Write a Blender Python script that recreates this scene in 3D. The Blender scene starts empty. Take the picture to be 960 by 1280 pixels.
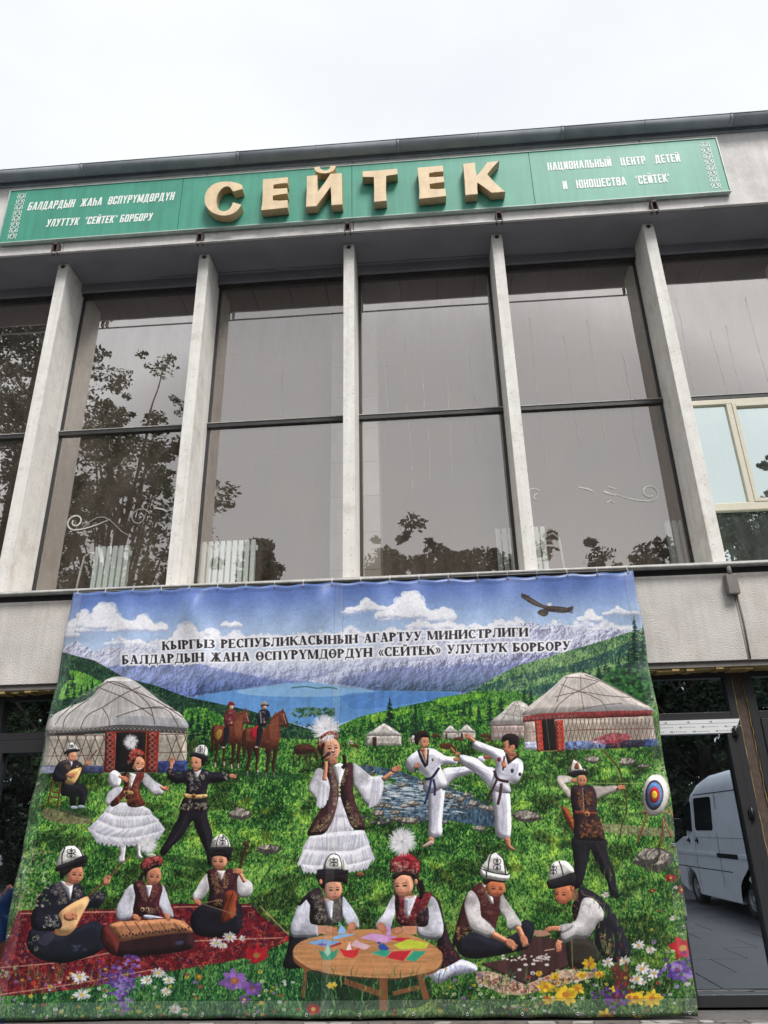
import bpy, bmesh, math, random
import numpy as np
from mathutils import Vector, Matrix
random.seed(7)
PI = math.pi
scene = bpy.context.scene
COL = scene.collection

# ------------------------------------------------------------------ camera
GZ = -0.16                                   # ground level (the camera is 1.76 m above it)
cam = bpy.data.cameras.new("camera")
cam.sensor_fit = 'HORIZONTAL'; cam.sensor_width = 36.0; cam.lens = 36.0 * 918.3 / 960.0
cam.clip_start = 0.05; cam.clip_end = 2000
camo = bpy.data.objects.new("camera", cam); COL.objects.link(camo)
pitch, roll, yaw = 0.408155, -0.021190, -0.065261
fw = Vector((math.sin(yaw)*math.cos(pitch), math.cos(yaw)*math.cos(pitch), math.sin(pitch)))
rt = Vector((math.cos(yaw), -math.sin(yaw), 0)); up = rt.cross(fw)
R_ = math.cos(roll)*rt + math.sin(roll)*up; U_ = -math.sin(roll)*rt + math.cos(roll)*up
camo.matrix_world = Matrix(((R_.x, U_.x, -fw.x, 0.0), (R_.y, U_.y, -fw.y, -8.9), (R_.z, U_.z, -fw.z, 1.6), (0, 0, 0, 1)))
scene.camera = camo

# ------------------------------------------------------------------ overcast sky, soft sun
SUN_EL, SUN_AZ = math.radians(55), math.radians(150)     # azimuth: compass-like, measured from +Y
world = bpy.data.worlds.new("World"); scene.world = world; world.use_nodes = True
nt = world.node_tree; nt.nodes.clear()
out = nt.nodes.new('ShaderNodeOutputWorld'); bg = nt.nodes.new('ShaderNodeBackground')
sky = nt.nodes.new('ShaderNodeTexSky'); sky.sky_type = 'NISHITA'; sky.sun_disc = False
sky.sun_elevation = SUN_EL; sky.sun_rotation = SUN_AZ; sky.dust_density = 4.0
tc = nt.nodes.new('ShaderNodeTexCoord'); mp = nt.nodes.new('ShaderNodeMapping'); mp.inputs['Scale'].default_value = (1.2, 1.2, 3.0)
no = nt.nodes.new('ShaderNodeTexNoise'); no.inputs['Scale'].default_value = 1.6; no.inputs['Detail'].default_value = 5; no.inputs['Roughness'].default_value = .55
cr = nt.nodes.new('ShaderNodeValToRGB')
cr.color_ramp.elements[0].position = .30; cr.color_ramp.elements[0].color = (8.2, 8.55, 9.0, 1)
cr.color_ramp.elements[1].position = .72; cr.color_ramp.elements[1].color = (9.6, 9.8, 9.95, 1)
mx = nt.nodes.new('ShaderNodeMix'); mx.data_type = 'RGBA'; mx.inputs['Factor'].default_value = .93   # cloud cover over the clear sky
L = nt.links.new
L(tc.outputs['Generated'], mp.inputs['Vector']); L(mp.outputs[0], no.inputs['Vector']); L(no.outputs['Fac'], cr.inputs[0])
L(sky.outputs[0], mx.inputs['A']); L(cr.outputs[0], mx.inputs['B']); L(mx.outputs['Result'], bg.inputs['Color'])
bg.inputs['Strength'].default_value = 0.098
L(bg.outputs[0], out.inputs['Surface'])
sun = bpy.data.lights.new("sun", 'SUN'); sun.energy = 3.1; sun.angle = math.radians(20); sun.color = (1.0, .97, .93)
suno = bpy.data.objects.new("sun", sun); COL.objects.link(suno)
sd = Vector((math.sin(SUN_AZ)*math.cos(SUN_EL), math.cos(SUN_AZ)*math.cos(SUN_EL), math.sin(SUN_EL)))
suno.rotation_euler = sd.to_track_quat('Z', 'Y').to_euler(); suno.location = (0, -10, 30)
scene.view_settings.view_transform = 'Standard'; scene.view_settings.look = 'None'
scene.view_settings.exposure = 0.2; scene.view_settings.gamma = 1.0
try:
    scene.cycles.use_denoising = True
    scene.cycles.max_bounces = 8; scene.cycles.transparent_max_bounces = 12; scene.cycles.glossy_bounces = 4
except Exception: pass

# ------------------------------------------------------------------ materials
def srgb(r, g, b):
    f = lambda c: (c/255/12.92) if c/255 <= .04045 else ((c/255+.055)/1.055)**2.4
    return (f(r), f(g), f(b))
def mat(name, col, rough=.7, metal=0.0, vary=.12, scale=6.0, bump=0.0, bscale=60.0, streak=0.0, dirt=None, dscale=2.0, dpos=(.55, .75), spec=.5, speck=0.0, spscale=40):
    """Principled material: base colour broken up by noise, optional vertical streaks, stains and fine relief."""
    m = bpy.data.materials.new(name); m.use_nodes = True; t = m.node_tree; N = t.nodes.new; K = t.links.new
    p = t.nodes['Principled BSDF']; p.inputs['Roughness'].default_value = rough; p.inputs['Metallic'].default_value = metal
    p.inputs['Specular IOR Level'].default_value = spec
    g = N('ShaderNodeNewGeometry')
    n1 = N('ShaderNodeTexNoise'); n1.inputs['Scale'].default_value = scale; n1.inputs['Detail'].default_value = 6; n1.inputs['Roughness'].default_value = .6
    K(g.outputs['Position'], n1.inputs['Vector'])
    mr = N('ShaderNodeMapRange'); mr.inputs['From Min'].default_value = .3; mr.inputs['From Max'].default_value = .7
    mr.inputs['To Min'].default_value = 1-vary; mr.inputs['To Max'].default_value = 1+vary
    K(n1.outputs['Fac'], mr.inputs['Value'])
    last = mr.outputs[0]
    if streak:
        s = N('ShaderNodeMapping'); s.inputs['Scale'].default_value = (7, 7, .35); K(g.outputs['Position'], s.inputs['Vector'])
        n2 = N('ShaderNodeTexNoise'); n2.inputs['Scale'].default_value = 1.4; n2.inputs['Detail'].default_value = 7; n2.inputs['Roughness'].default_value = .65; K(s.outputs[0], n2.inputs['Vector'])
        r2 = N('ShaderNodeMapRange'); r2.inputs['From Min'].default_value = .35; r2.inputs['From Max'].default_value = .65; r2.inputs['To Min'].default_value = 1-streak; r2.inputs['To Max'].default_value = 1+streak*.3
        K(n2.outputs['Fac'], r2.inputs['Value'])
        mm = N('ShaderNodeMath'); mm.operation = 'MULTIPLY'; K(last, mm.inputs[0]); K(r2.outputs[0], mm.inputs[1]); last = mm.outputs[0]
    if speck:
        v = N('ShaderNodeTexVoronoi'); v.inputs['Scale'].default_value = spscale; K(g.outputs['Position'], v.inputs['Vector'])
        r3 = N('ShaderNodeMapRange'); r3.inputs['From Min'].default_value = .08; r3.inputs['From Max'].default_value = .2; r3.inputs['To Min'].default_value = 1-speck; r3.inputs['To Max'].default_value = 1
        K(v.outputs['Distance'], r3.inputs['Value'])
        mm = N('ShaderNodeMath'); mm.operation = 'MULTIPLY'; K(last, mm.inputs[0]); K(r3.outputs[0], mm.inputs[1]); last = mm.outputs[0]
    vm = N('ShaderNodeVectorMath'); vm.operation = 'SCALE'; vm.inputs[0].default_value = col; K(last, vm.inputs['Scale'])
    o = vm.outputs[0]
    if dirt:
        n3 = N('ShaderNodeTexNoise'); n3.inputs['Scale'].default_value = dscale; n3.inputs['Detail'].default_value = 8; n3.inputs['Roughness'].default_value = .7; K(g.outputs['Position'], n3.inputs['Vector'])
        r4 = N('ShaderNodeMapRange'); r4.inputs['From Min'].default_value = dpos[0]; r4.inputs['From Max'].default_value = dpos[1]; r4.inputs['To Max'].default_value = .8; K(n3.outputs['Fac'], r4.inputs['Value'])
        x = N('ShaderNodeMix'); x.data_type = 'RGBA'; x.inputs['B'].default_value = (*dirt, 1); K(r4.outputs[0], x.inputs['Factor']); K(o, x.inputs['A']); o = x.outputs['Result']
    K(o, p.inputs['Base Color'])
    if bump:
        n4 = N('ShaderNodeTexNoise'); n4.inputs['Scale'].default_value = bscale; n4.inputs['Detail'].default_value = 4; K(g.outputs['Position'], n4.inputs['Vector'])
        b = N('ShaderNodeBump'); b.inputs['Strength'].default_value = 1; b.inputs['Distance'].default_value = bump; K(n4.outputs['Fac'], b.inputs['Height']); K(b.outputs[0], p.inputs['Normal'])
    return m
def glass(name, refl, tint, veil, fres=.3, wob=.0008, wscale=1.3, veilf=.06, gcol=(1, .945, .905)):
    """tinted window glass: mirror + see-through, with a thin veil of dust"""
    m = bpy.data.materials.new(name); m.use_nodes = True; t = m.node_tree; N = t.nodes.new; K = t.links.new
    t.nodes.remove(t.nodes['Principled BSDF']); o = t.nodes['Material Output']
    gl = N('ShaderNodeBsdfGlossy'); gl.inputs['Roughness'].default_value = .004; gl.inputs['Color'].default_value = (*gcol, 1)
    tr = N('ShaderNodeBsdfTransparent'); tr.inputs['Color'].default_value = (*tint, 1)
    df = N('ShaderNodeBsdfDiffuse'); df.inputs['Color'].default_value = (*veil, 1)
    g = N('ShaderNodeNewGeometry'); n = N('ShaderNodeTexNoise'); n.inputs['Scale'].default_value = wscale; n.inputs['Detail'].default_value = 1; K(g.outputs['Position'], n.inputs['Vector'])
    b = N('ShaderNodeBump'); b.inputs['Strength'].default_value = 1; b.inputs['Distance'].default_value = wob; K(n.outputs['Fac'], b.inputs['Height']); K(b.outputs[0], gl.inputs['Normal'])
    fr = N('ShaderNodeFresnel'); fr.inputs['IOR'].default_value = 1.5
    mr = N('ShaderNodeMapRange'); mr.inputs['From Min'].default_value = .035; mr.inputs['From Max'].default_value = .3; mr.interpolation_type = 'SMOOTHSTEP'; mr.inputs['To Min'].default_value = refl; mr.inputs['To Max'].default_value = refl+fres; K(fr.outputs[0], mr.inputs['Value'])
    m1 = N('ShaderNodeMixShader'); K(mr.outputs[0], m1.inputs[0]); K(tr.outputs[0], m1.inputs[1]); K(gl.outputs[0], m1.inputs[2])
    mpn = N('ShaderNodeMapping'); mpn.inputs['Scale'].default_value = (3, 3, .8); K(g.outputs['Position'], mpn.inputs['Vector'])
    n2 = N('ShaderNodeTexNoise'); n2.inputs['Scale'].default_value = 1.1; n2.inputs['Detail'].default_value = 7; n2.inputs['Roughness'].default_value = .62; K(mpn.outputs[0], n2.inputs['Vector'])
    r2 = N('ShaderNodeMapRange'); r2.inputs['From Min'].default_value = .3; r2.inputs['From Max'].default_value = .8; r2.inputs['To Min'].default_value = veilf*.4; r2.inputs['To Max'].default_value = veilf*2.6; K(n2.outputs['Fac'], r2.inputs['Value'])
    m2 = N('ShaderNodeMixShader'); K(r2.outputs[0], m2.inputs[0]); K(m1.outputs[0], m2.inputs[1]); K(df.outputs[0], m2.inputs[2]); K(m2.outputs[0], o.inputs['Surface'])
    return m
M = {}
BANNER_GAIN = 1.12
M['plaster'] = mat('rough_plaster', (.67, .635, .595), .95, vary=.12, scale=1.8, bump=.010, bscale=62, streak=.10, dirt=(.38, .33, .29), dscale=1.1, dpos=(.48, .78), speck=.35, spscale=55)
M['parapet'] = mat('weathered_concrete', (.74, .71, .69), .9, vary=.12, scale=1.6, bump=.006, bscale=40, streak=.09, dirt=(.46, .43, .41), dscale=1.7, dpos=(.50, .78), speck=.25, spscale=30)
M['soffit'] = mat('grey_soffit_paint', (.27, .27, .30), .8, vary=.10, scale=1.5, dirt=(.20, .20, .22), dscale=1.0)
M['fin'] = mat('whitewashed_concrete', (.85, .825, .78), .85, vary=.07, scale=5, bump=.003, bscale=30, streak=.12, dirt=(.50, .42, .33), dscale=2.4, dpos=(.53, .76), speck=.35, spscale=15)
M['gutter'] = mat('galvanised_sheet', (.30, .33, .36), .7, metal=.0, vary=.15, scale=3, dirt=(.18, .20, .23))
M['frame'] = mat('dark_steel_mullion', (.035, .035, .036), .5, vary=.3, scale=9)
M['flash'] = mat('pale_flashing', (.45, .44, .42), .6, vary=.25, scale=8)
M['glass'] = glass('tinted_window_glass', .335, (1, 1, 1), (.46, .38, .32), fres=.22, veilf=.085, wob=.0014)
M['mint_glass'] = glass('coated_mint_glass', .74, (.62, .70, .66), (.55, .60, .56), fres=.25, gcol=(.90, 1.0, .955))
M['door_glass'] = glass('dark_door_glass', .68, (.10, .11, .13), (.2, .2, .22), fres=.3, veilf=.012, wob=.0003, gcol=(.80, .89, 1.0))
M['alu'] = mat('anthracite_aluminium', (.030, .030, .033), .42, vary=.08, scale=12)
M['pvc'] = mat('cream_plastic_frame', (.66, .62, .50), .45, vary=.05)
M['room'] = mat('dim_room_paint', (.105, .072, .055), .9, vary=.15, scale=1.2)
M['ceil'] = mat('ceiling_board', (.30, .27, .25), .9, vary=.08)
M['tile'] = mat('cream_stone_tile', (.60, .57, .50), .5, vary=.10, scale=3)
M['rad'] = mat('pale_mint_radiator_paint', (.86, .97, .93), .35, vary=.04)
M['pipe'] = mat('off_white_pipe_paint', (.62, .61, .60), .45, vary=.15, scale=10, dirt=(.35, .28, .24), dscale=6, dpos=(.6, .8))
M['wpipe'] = mat('white_pipe_paint', (.75, .75, .73), .45, vary=.08)
M['rust'] = mat('rusty_dark_steel', (.075, .055, .048), .75, vary=.35, scale=20)
M['green'] = mat('green_sign_sheet', (.060, .335, .235), .5, vary=.10, scale=1.6, streak=.16, dirt=(.16, .36, .29), dscale=1.2, dpos=(.55, .9))
M['gold'] = mat('gold_letter_face', (.82, .63, .40), .6, vary=.10, scale=6, streak=.10, dirt=(.60, .45, .29), dscale=4, dpos=(.58, .85))
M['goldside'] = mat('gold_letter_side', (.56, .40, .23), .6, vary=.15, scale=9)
M['white'] = mat('white_film', (.76, .77, .77), .5, vary=.05)
M['edge'] = mat('sign_edge_profile', (.46, .58, .52), .5, vary=.15)
M['cream'] = mat('sign_white_print', (.86, .90, .86), .6, vary=.05)
M['foam'] = mat('yellow_mounting_foam', (.42, .30, .12), .95, vary=.25, scale=30, bump=.01, bscale=50)
M['brown'] = mat('brown_board', (.085, .058, .045), .8, vary=.35, scale=14)
M['black'] = mat('black_plastic', (.012, .012, .013), .4, vary=.1)
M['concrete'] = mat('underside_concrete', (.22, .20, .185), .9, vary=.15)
M['paving'] = mat('dark_wet_paving', (.034, .036, .042), .45, vary=.22, scale=1.6, bump=.002, bscale=25)
M['asphalt'] = mat('ground_asphalt', (.10, .10, .105), .7, vary=.2, scale=.8, bump=.004, bscale=30)
M['stoneA'] = mat('light_mosaic_stone', (.33, .315, .30), .8, vary=.15, bump=.003)
M['stoneB'] = mat('brown_mosaic_stone', (.15, .13, .12), .8, vary=.25, bump=.003)
M['mortar'] = mat('threshold_mortar', (.11, .10, .095), .9, vary=.2, scale=15, bump=.004)

# ------------------------------------------------------------------ mesh helpers
def link(name, me, m=None, parent=None):
    o = bpy.data.objects.new(name, me)
    if m is not None:
        for k in (m if isinstance(m, (list, tuple)) else [m]): me.materials.append(k)
    COL.objects.link(o)
    if parent is not None: o.parent = parent
    return o
def from_bm(name, bm, m, parent=None, smooth=False):
    bmesh.ops.recalc_face_normals(bm, faces=bm.faces[:])
    me = bpy.data.meshes.new(name); bm.to_mesh(me); bm.free()
    if smooth:
        for p in me.polygons: p.use_smooth = True
    return link(name, me, m, parent)
def b_box(bm, x0, x1, y0, y1, z0, z1, bev=0.0, mi=0):
    vs = [bm.verts.new(v) for v in ((x0,y0,z0),(x1,y0,z0),(x1,y1,z0),(x0,y1,z0),(x0,y0,z1),(x1,y0,z1),(x1,y1,z1),(x0,y1,z1))]
    fs = [bm.faces.new([vs[i] for i in q]) for q in ((0,3,2,1),(4,5,6,7),(0,1,5,4),(1,2,6,5),(2,3,7,6),(3,0,4,7))]
    for f in fs: f.material_index = mi
    if bev:
        es = list({e for f in fs for e in f.edges})
        bmesh.ops.bevel(bm, geom=es, offset=bev, segments=2, profile=.6, affect='EDGES')
def box(name, x0, x1, y0, y1, z0, z1, m, parent=None, bev=0.0):
    bm = bmesh.new(); b_box(bm, x0, x1, y0, y1, z0, z1, bev); return from_bm(name, bm, m, parent)
def b_tube(bm, pts, r, n=8, cap=True):
    pts = [Vector(p) for p in pts]; rr = r if isinstance(r, (list, tuple)) else [r]*len(pts); rings = []; pu = None
    for i, p in enumerate(pts):
        d = (pts[min(i+1, len(pts)-1)] - pts[max(i-1, 0)]).normalized()
        a = pu if pu is not None else (Vector((0,0,1)) if abs(d.z) < .9 else Vector((0,1,0)))
        s = d.cross(a).normalized(); u = s.cross(d).normalized(); pu = u
        rings.append([bm.verts.new(p + rr[i]*(math.cos(2*PI*k/n)*s + math.sin(2*PI*k/n)*u)) for k in range(n)])
    for A, B in zip(rings, rings[1:]):
        for k in range(n): bm.faces.new((A[k], A[(k+1)%n], B[(k+1)%n], B[k])).smooth = True
    if cap: bm.faces.new(rings[0][::-1]); bm.faces.new(rings[-1])
def tube(name, pts, r, m, parent=None, n=8):
    bm = bmesh.new(); b_tube(bm, pts, r, n); return from_bm(name, bm, m, parent)
def b_prism(bm, poly, axis, a, b, mi_side=0, mi_face=0):
    """polygon in the plane across `axis`, extruded from a to b"""
    f = {'y': lambda p, t: (p[0], t, p[1]), 'x': lambda p, t: (t, p[0], p[1]), 'z': lambda p, t: (p[0], p[1], t)}[axis]
    A = [bm.verts.new(f(p, a)) for p in poly]; B = [bm.verts.new(f(p, b)) for p in poly]
    c = [bm.faces.new(A), bm.faces.new(B[::-1])]
    for q in c: q.material_index = mi_face
    n = len(poly)
    for i in range(n):
        q = bm.faces.new((A[i], B[i], B[(i+1)%n], A[(i+1)%n])); q.material_index = mi_side
def prism(name, poly, axis, a, b, m, parent=None, mi_side=0, mi_face=0):
    bm = bmesh.new(); b_prism(bm, poly, axis, a, b, mi_side, mi_face); return from_bm(name, bm, m, parent)
def empty(name, loc, label=None, cat=None, group=None):
    o = bpy.data.objects.new(name, None); o.location = loc; o.empty_display_size = .2; COL.objects.link(o)
    return tag(o, label, cat, group)
def tag(o, label=None, cat=None, group=None, kind=None):
    if label: o['label'] = label
    if cat: o['category'] = cat
    if group: o['group'] = group
    if kind: o['kind'] = kind
    return o
def copy_tree(o, parent=None, loc=None):
    c = o.copy(); COL.objects.link(c)
    if parent is not None: c.parent = parent
    if loc is not None: c.location = loc
    for ch in list(o.children): copy_tree(ch, c)
    return c
def rootify(root):
    """parts were built in world coordinates: shift them under the thing's base"""
    bpy.context.view_layer.update()
    for ch in root.children: ch.matrix_parent_inverse = Matrix.Translation(root.location).inverted()
# ------------------------------------------------------------------ ground
S, X0 = 2.314, -5.677
bm = bmesh.new(); b_box(bm, -600, 600, -600, 600, GZ-.4, GZ-.03)
tag(from_bm('ground', bm, M['asphalt']), kind='structure')
pave = box('pavement', -13.5, 13.5, -9.9, -.62, GZ-.029, GZ-.012, M['mortar']); tag(pave, kind='structure')
n_ = 0
for j in range(9):
    for i in range(26):
        if n_ >= 290: break
        w = 1.04; x = -13.4 + i*w + (.5*w if j % 2 else 0) - .1; y = -1.68 - j*1.02
        if x + w > 13.4: continue
        o = box('paving_slab', 0, w-.014, 0, 1.006, 0, .012, M['paving'], pave, .003) if n_ == 0 else o.copy()
        if n_: COL.objects.link(o)
        o.parent = pave; o.location = (x, y, GZ-.012 + random.uniform(0, .003)); o.rotation_euler = (random.uniform(-.002, .002), random.uniform(-.002, .002), 0); n_ += 1
thr = box('threshold_strip', -13.5, 13.5, -.618, .9, GZ-.03, GZ-.006, M['mortar']); tag(thr, kind='structure')
# mosaic stones set in the threshold in front of the doors
k_ = 0; proto = {}
for j in range(4):
    x = -7.2
    while x < 5.6 and k_ < 285:
        w = random.uniform(.13, .30); light = random.random() < .22
        y = -.60 + j*.105
        if j in (1, 2, 3) or random.random() < .8:
            bm = bmesh.new()
            sk = random.uniform(-.06, .06)
            b_prism(bm, [(x+sk, y), (x+w*.9+sk*.6, y+random.uniform(-.01, .015)), (x+w*.9-sk, y+.085), (x+w*.3, y+.092), (x-sk*.5, y+.078)], 'z', GZ-.006, GZ+.004)
            from_bm('paving_stone', bm, M['stoneA'] if light else M['stoneB'], thr); k_ += 1
        x += w

# ------------------------------------------------------------------ the building
B = empty('theatre_building', (0, .6, GZ), 'grey concrete hall front with tall tinted windows between white vertical fins', 'building')
XA, XB = X0 - 2*S, X0 + 6*S                       # extent of the facade, -10.3 .. 8.2
bays = [(X0 + k*S, X0 + (k+1)*S, k) for k in range(-2, 6)]
# parapet: panels butted with open joints
js = [XA-.3, -7.9, -5.58, -3.35, -.95, 1.33, 3.62, 6.1, XB+.3]
for a, b in zip(js, js[1:]): box('parapet_panel', a+.006, b-.006, -.25, .05, 10.10, 11.72, M['parapet'], B, .004)
box('parapet_backing', XA-.3, XB+.3, .052, .9, 10.14, 11.74, M['concrete'], B)
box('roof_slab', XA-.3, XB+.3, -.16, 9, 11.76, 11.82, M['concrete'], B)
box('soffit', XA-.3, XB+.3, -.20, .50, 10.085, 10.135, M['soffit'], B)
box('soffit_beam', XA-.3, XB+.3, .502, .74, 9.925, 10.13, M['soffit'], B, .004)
box('soffit_trim', XA-.3, XB+.3, .545, .60, 9.885, 9.922, M['frame'], B)
for x0, x1 in ((-4.35, -2.2), (-2.2, 1.33)): box('soffit_seam', x0+.1, x1-.1, .44, .445, 10.079, 10.084, M['frame'], B)
# fins (front edge plain, faces slightly stained), with a small steel cap plate on top
for k in range(-2, 7):
    x = X0 + k*S
    bm = bmesh.new(); b_box(bm, x-.082, x+.082, 0, .606, 4.56, 10.083, .006); f = from_bm('fin', bm, M['fin'], B)
    bm = bmesh.new(); b_tube(bm, [(x, -.006, 10.02), (x, .012, 10.02)], .035, 10); b_box(bm, x-.055, x+.055, .01, .05, 10.045, 10.0845); from_bm('anchor_plate', bm, M['rust'], f)
# sill and spandrel
box('sill', XA-.3, XB+.3, -.045, .66, 4.50, 4.558, M['flash'], B, .006)
box('sill_shadow_gap', XA-.3, XB+.3, .02, .6, 4.42, 4.499, M['frame'], B)
js = [XA-.3, -8.0, -5.65, -3.34, -1.0, 1.35, 3.67, 6.0, XB+.3]
for a, b in zip(js, js[1:]): box('spandrel_panel', a+.004, b-.004, 0, .32, 3.35, 4.419, M['plaster'], B, .006)
box('spandrel_lintel', XA-.3, XB+.3, .03, .36, 3.285, 3.348, M['concrete'], B)
bm = bmesh.new()
for q in range(220):
    xq = XA + q*.085; s = random.uniform(.012, .034)
    b_box(bm, xq, xq+.0848, .035+random.uniform(0, .02), .34, 3.2835-s, 3.2845)
tag(from_bm('foam_bead', bm, M['foam'], B), kind='stuff')
# windows of the upper hall
GY = .62
def pane(x0, x1, z0, z1, m):
    t = random.uniform(-.0012, .0012)
    bm = bmesh.new(); v = [bm.verts.new(p) for p in ((x0, GY+t, z0), (x1, GY-t, z0), (x1, GY-t*.5, z1), (x0, GY+t*.7, z1))]; bm.faces.new(v)
    return from_bm('window_pane', bm, m, B)
for a, b, k in bays:
    pvc = (k >= 4)
    pane(a+.06, b-.06, 7.30, 9.90, M['glass'])
    if not pvc: pane(a+.06, b-.06, 4.56, 7.24, M['glass'])
    ml = box('mullion', a+.084, b-.084, .575, .665, 7.235, 7.30, M['frame'], B)
    box('flashing', a+.084, b-.084, .565, .60, 7.301, 7.312, M['flash'], ml)
    for s_, e_ in ((a+.083, a+.125), (b-.125, b-.083)): box('window_jamb', s_, e_, .607, .68, 4.56, 9.884, M['frame'], B)
for a, b, k in bays:
    if k < 4: continue
    w = empty('plastic_window', (a+1.15, .6, 4.56)); w.parent = B; w.matrix_parent_inverse = Matrix.Translation(B.location).inverted()
    fr = bmesh.new()
    for q in ((a+.126, b-.126, 7.155, 7.232), (a+.126, b-.126, 5.49, 5.60), (a+.126, b-.126, 4.56, 4.60)): b_box(fr, q[0], q[1], .575, .66, q[2], q[3], .006)
    xm = a+.79
    b_box(fr, xm, xm+.075, .578, .658, 5.602, 7.153, .006)
    o = from_bm('frame', fr, M['pvc'], w)
    sb = bmesh.new()
    x0, x1, z0, z1 = xm+.077, b-.128, 5.602, 7.153
    for q in ((x0, x0+.05, z0, z1), (x1-.05, x1, z0, z1), (x0+.051, x1-.051, z0, z0+.05), (x0+.051, x1-.051, z1-.05, z1)): b_box(sb, q[0], q[1], .568, .65, q[2], q[3], .005)
    o2 = from_bm('sash', sb, M['pvc'], w)
    for q in ((a+.126, xm, 5.60, 7.155), (x0+.05, x1-.05, z0+.05, z1-.05), (a+.126, b-.126, 4.60, 5.49)):
        bm = bmesh.new(); v = [bm.verts.new(p) for p in ((q[0], GY+random.uniform(-.002, .002), q[2]), (q[1], GY+random.uniform(-.002, .002), q[2]), (q[1], GY, q[3]), (q[0], GY, q[3]))]; bm.faces.new(v)
        from_bm('pane', bm, M['mint_glass'], w)
    for ch in w.children: ch.matrix_parent_inverse = Matrix.Translation(w.location).inverted()
# glass streaks and scroll decals on the panes (thin paint films)
def ribbon(bm, pts, w, y=.612):
    V = []
    for i, p in enumerate(pts):
        q0, q1 = pts[max(i-1, 0)], pts[min(i+1, len(pts)-1)]
        d = Vector((q1[0]-q0[0], q1[1]-q0[1])); d = d.normalized() if d.length else Vector((0, 1)); ww = w[i] if isinstance(w, list) else w
        V.append((bm.verts.new((p[0]-d.y*ww/2, y, p[1]+d.x*ww/2)), bm.verts.new((p[0]+d.y*ww/2, y, p[1]-d.x*ww/2))))
    for a_, b_ in zip(V, V[1:]): bm.faces.new((a_[0], a_[1], b_[1], b_[0]))
M['drip'] = mat('chalky_drip', (.56, .54, .51), .9, vary=.35, scale=12)
M['decal'] = mat('white_decal', (.58, .57, .53), .8, vary=.2, scale=14)
M['decal_dim'] = mat('dirty_decal', (.30, .275, .25), .8, vary=.2, scale=14)
for bx, n in ((2, 5), (3, 4), (4, 5), (1, 1)):
    a = X0 + bx*S
    for q in range(n):
        xx = a + .3 + (q+.5)*(S-.6)/n + random.uniform(-.08, .08)
        z1 = random.uniform(8.2, 9.3); z0 = random.uniform(5.9, 6.7) if bx < 4 else 7.35
        bm = bmesh.new()
        for zz0, zz1 in ((7.33, z1), (z0, 7.22)):
            if zz1 <= zz0: continue
            p = []; w = []; c = xx
            for t in range(14):
                c += random.uniform(-.010, .010); p.append((c, zz1+(zz0-zz1)*t/13)); w.append(random.uniform(.0015, .0045))
            ribbon(bm, p, w)
        from_bm('drip_streak', bm, M['drip'], B)
def spiral(cx, cz, r, turns, a0, s=1, n=26, r_in=.25):
    return [(cx + s*r*(1-(1-r_in)*t/(n-1))*math.cos(a0 + turns*2*PI*t/(n-1)), cz + r*(1-(1-r_in)*t/(n-1))*math.sin(a0 + turns*2*PI*t/(n-1))) for t in range(n)]
def scroll(cx, cz, s, parts, m1='decal'):
    bm = bmesh.new()
    if 'big' in parts:
        sp = spiral(cx, cz, .13, 1.35, -PI/2, s, r_in=.3); tail = [(cx - s*.52 + s*.52*t/9, cz + .02 - .15*math.sin(t/9*PI/2)) for t in range(9)]
        pts = tail + sp; ribbon(bm, pts, [.005 + .017*math.sin(min(1, i/14)*PI*.6) for i in range(len(pts))])
    if 'bits' in parts:
        for pts, w in (([(cx-s*.62, cz+.05), (cx-s*.52, cz+.0), (cx-s*.46, cz-.02)], [.03, .02, .01]), ([(cx-s*.60, cz-.12), (cx-s*.52, cz-.09), (cx-s*.5, cz-.14)], .016), ([(cx-s*.95, cz+.13), (cx-s*.83, cz+.10), (cx-s*.76, cz+.05)], [.02, .025, .01]), ([(cx-s*.45, cz+.08), (cx-s*.55, cz+.12)], .016)):
            b2 = bmesh.new(); ribbon(b2, pts, w, .6125); from_bm('scroll_decal', b2, M[m1], B)
    if bm.faces: from_bm('scroll_decal', bm, M[m1], B)
    else: bm.free()
    if 'dim' in parts:
        bm = bmesh.new(); ribbon(bm, spiral(cx-s*.95, cz+.02, .15, 1.3, PI*.1, -s), .014); ribbon(bm, [(cx-s*.62+s*.1*t, cz-.10+.16*math.sin(t/5*PI)) for t in range(-2, 6)], .012); from_bm('scroll_decal', bm, M['decal_dim'], B)
scroll(3.08, 5.83, 1, ('big', 'bits')); scroll(-5.12, 5.80, -1, ('big', 'dim')); scroll(-3.0, 5.83, 1, ('bits',))
bm = bmesh.new(); ribbon(bm, [(1.42, 5.95), (1.50, 5.98), (1.58, 5.94)], .012); from_bm('scroll_decal', bm, M['decal'], B)
bm = bmesh.new(); ribbon(bm, spiral(1.53, 5.83, .06, .55, PI*.4), .014); from_bm('scroll_decal', bm, M['decal'], B)
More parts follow.
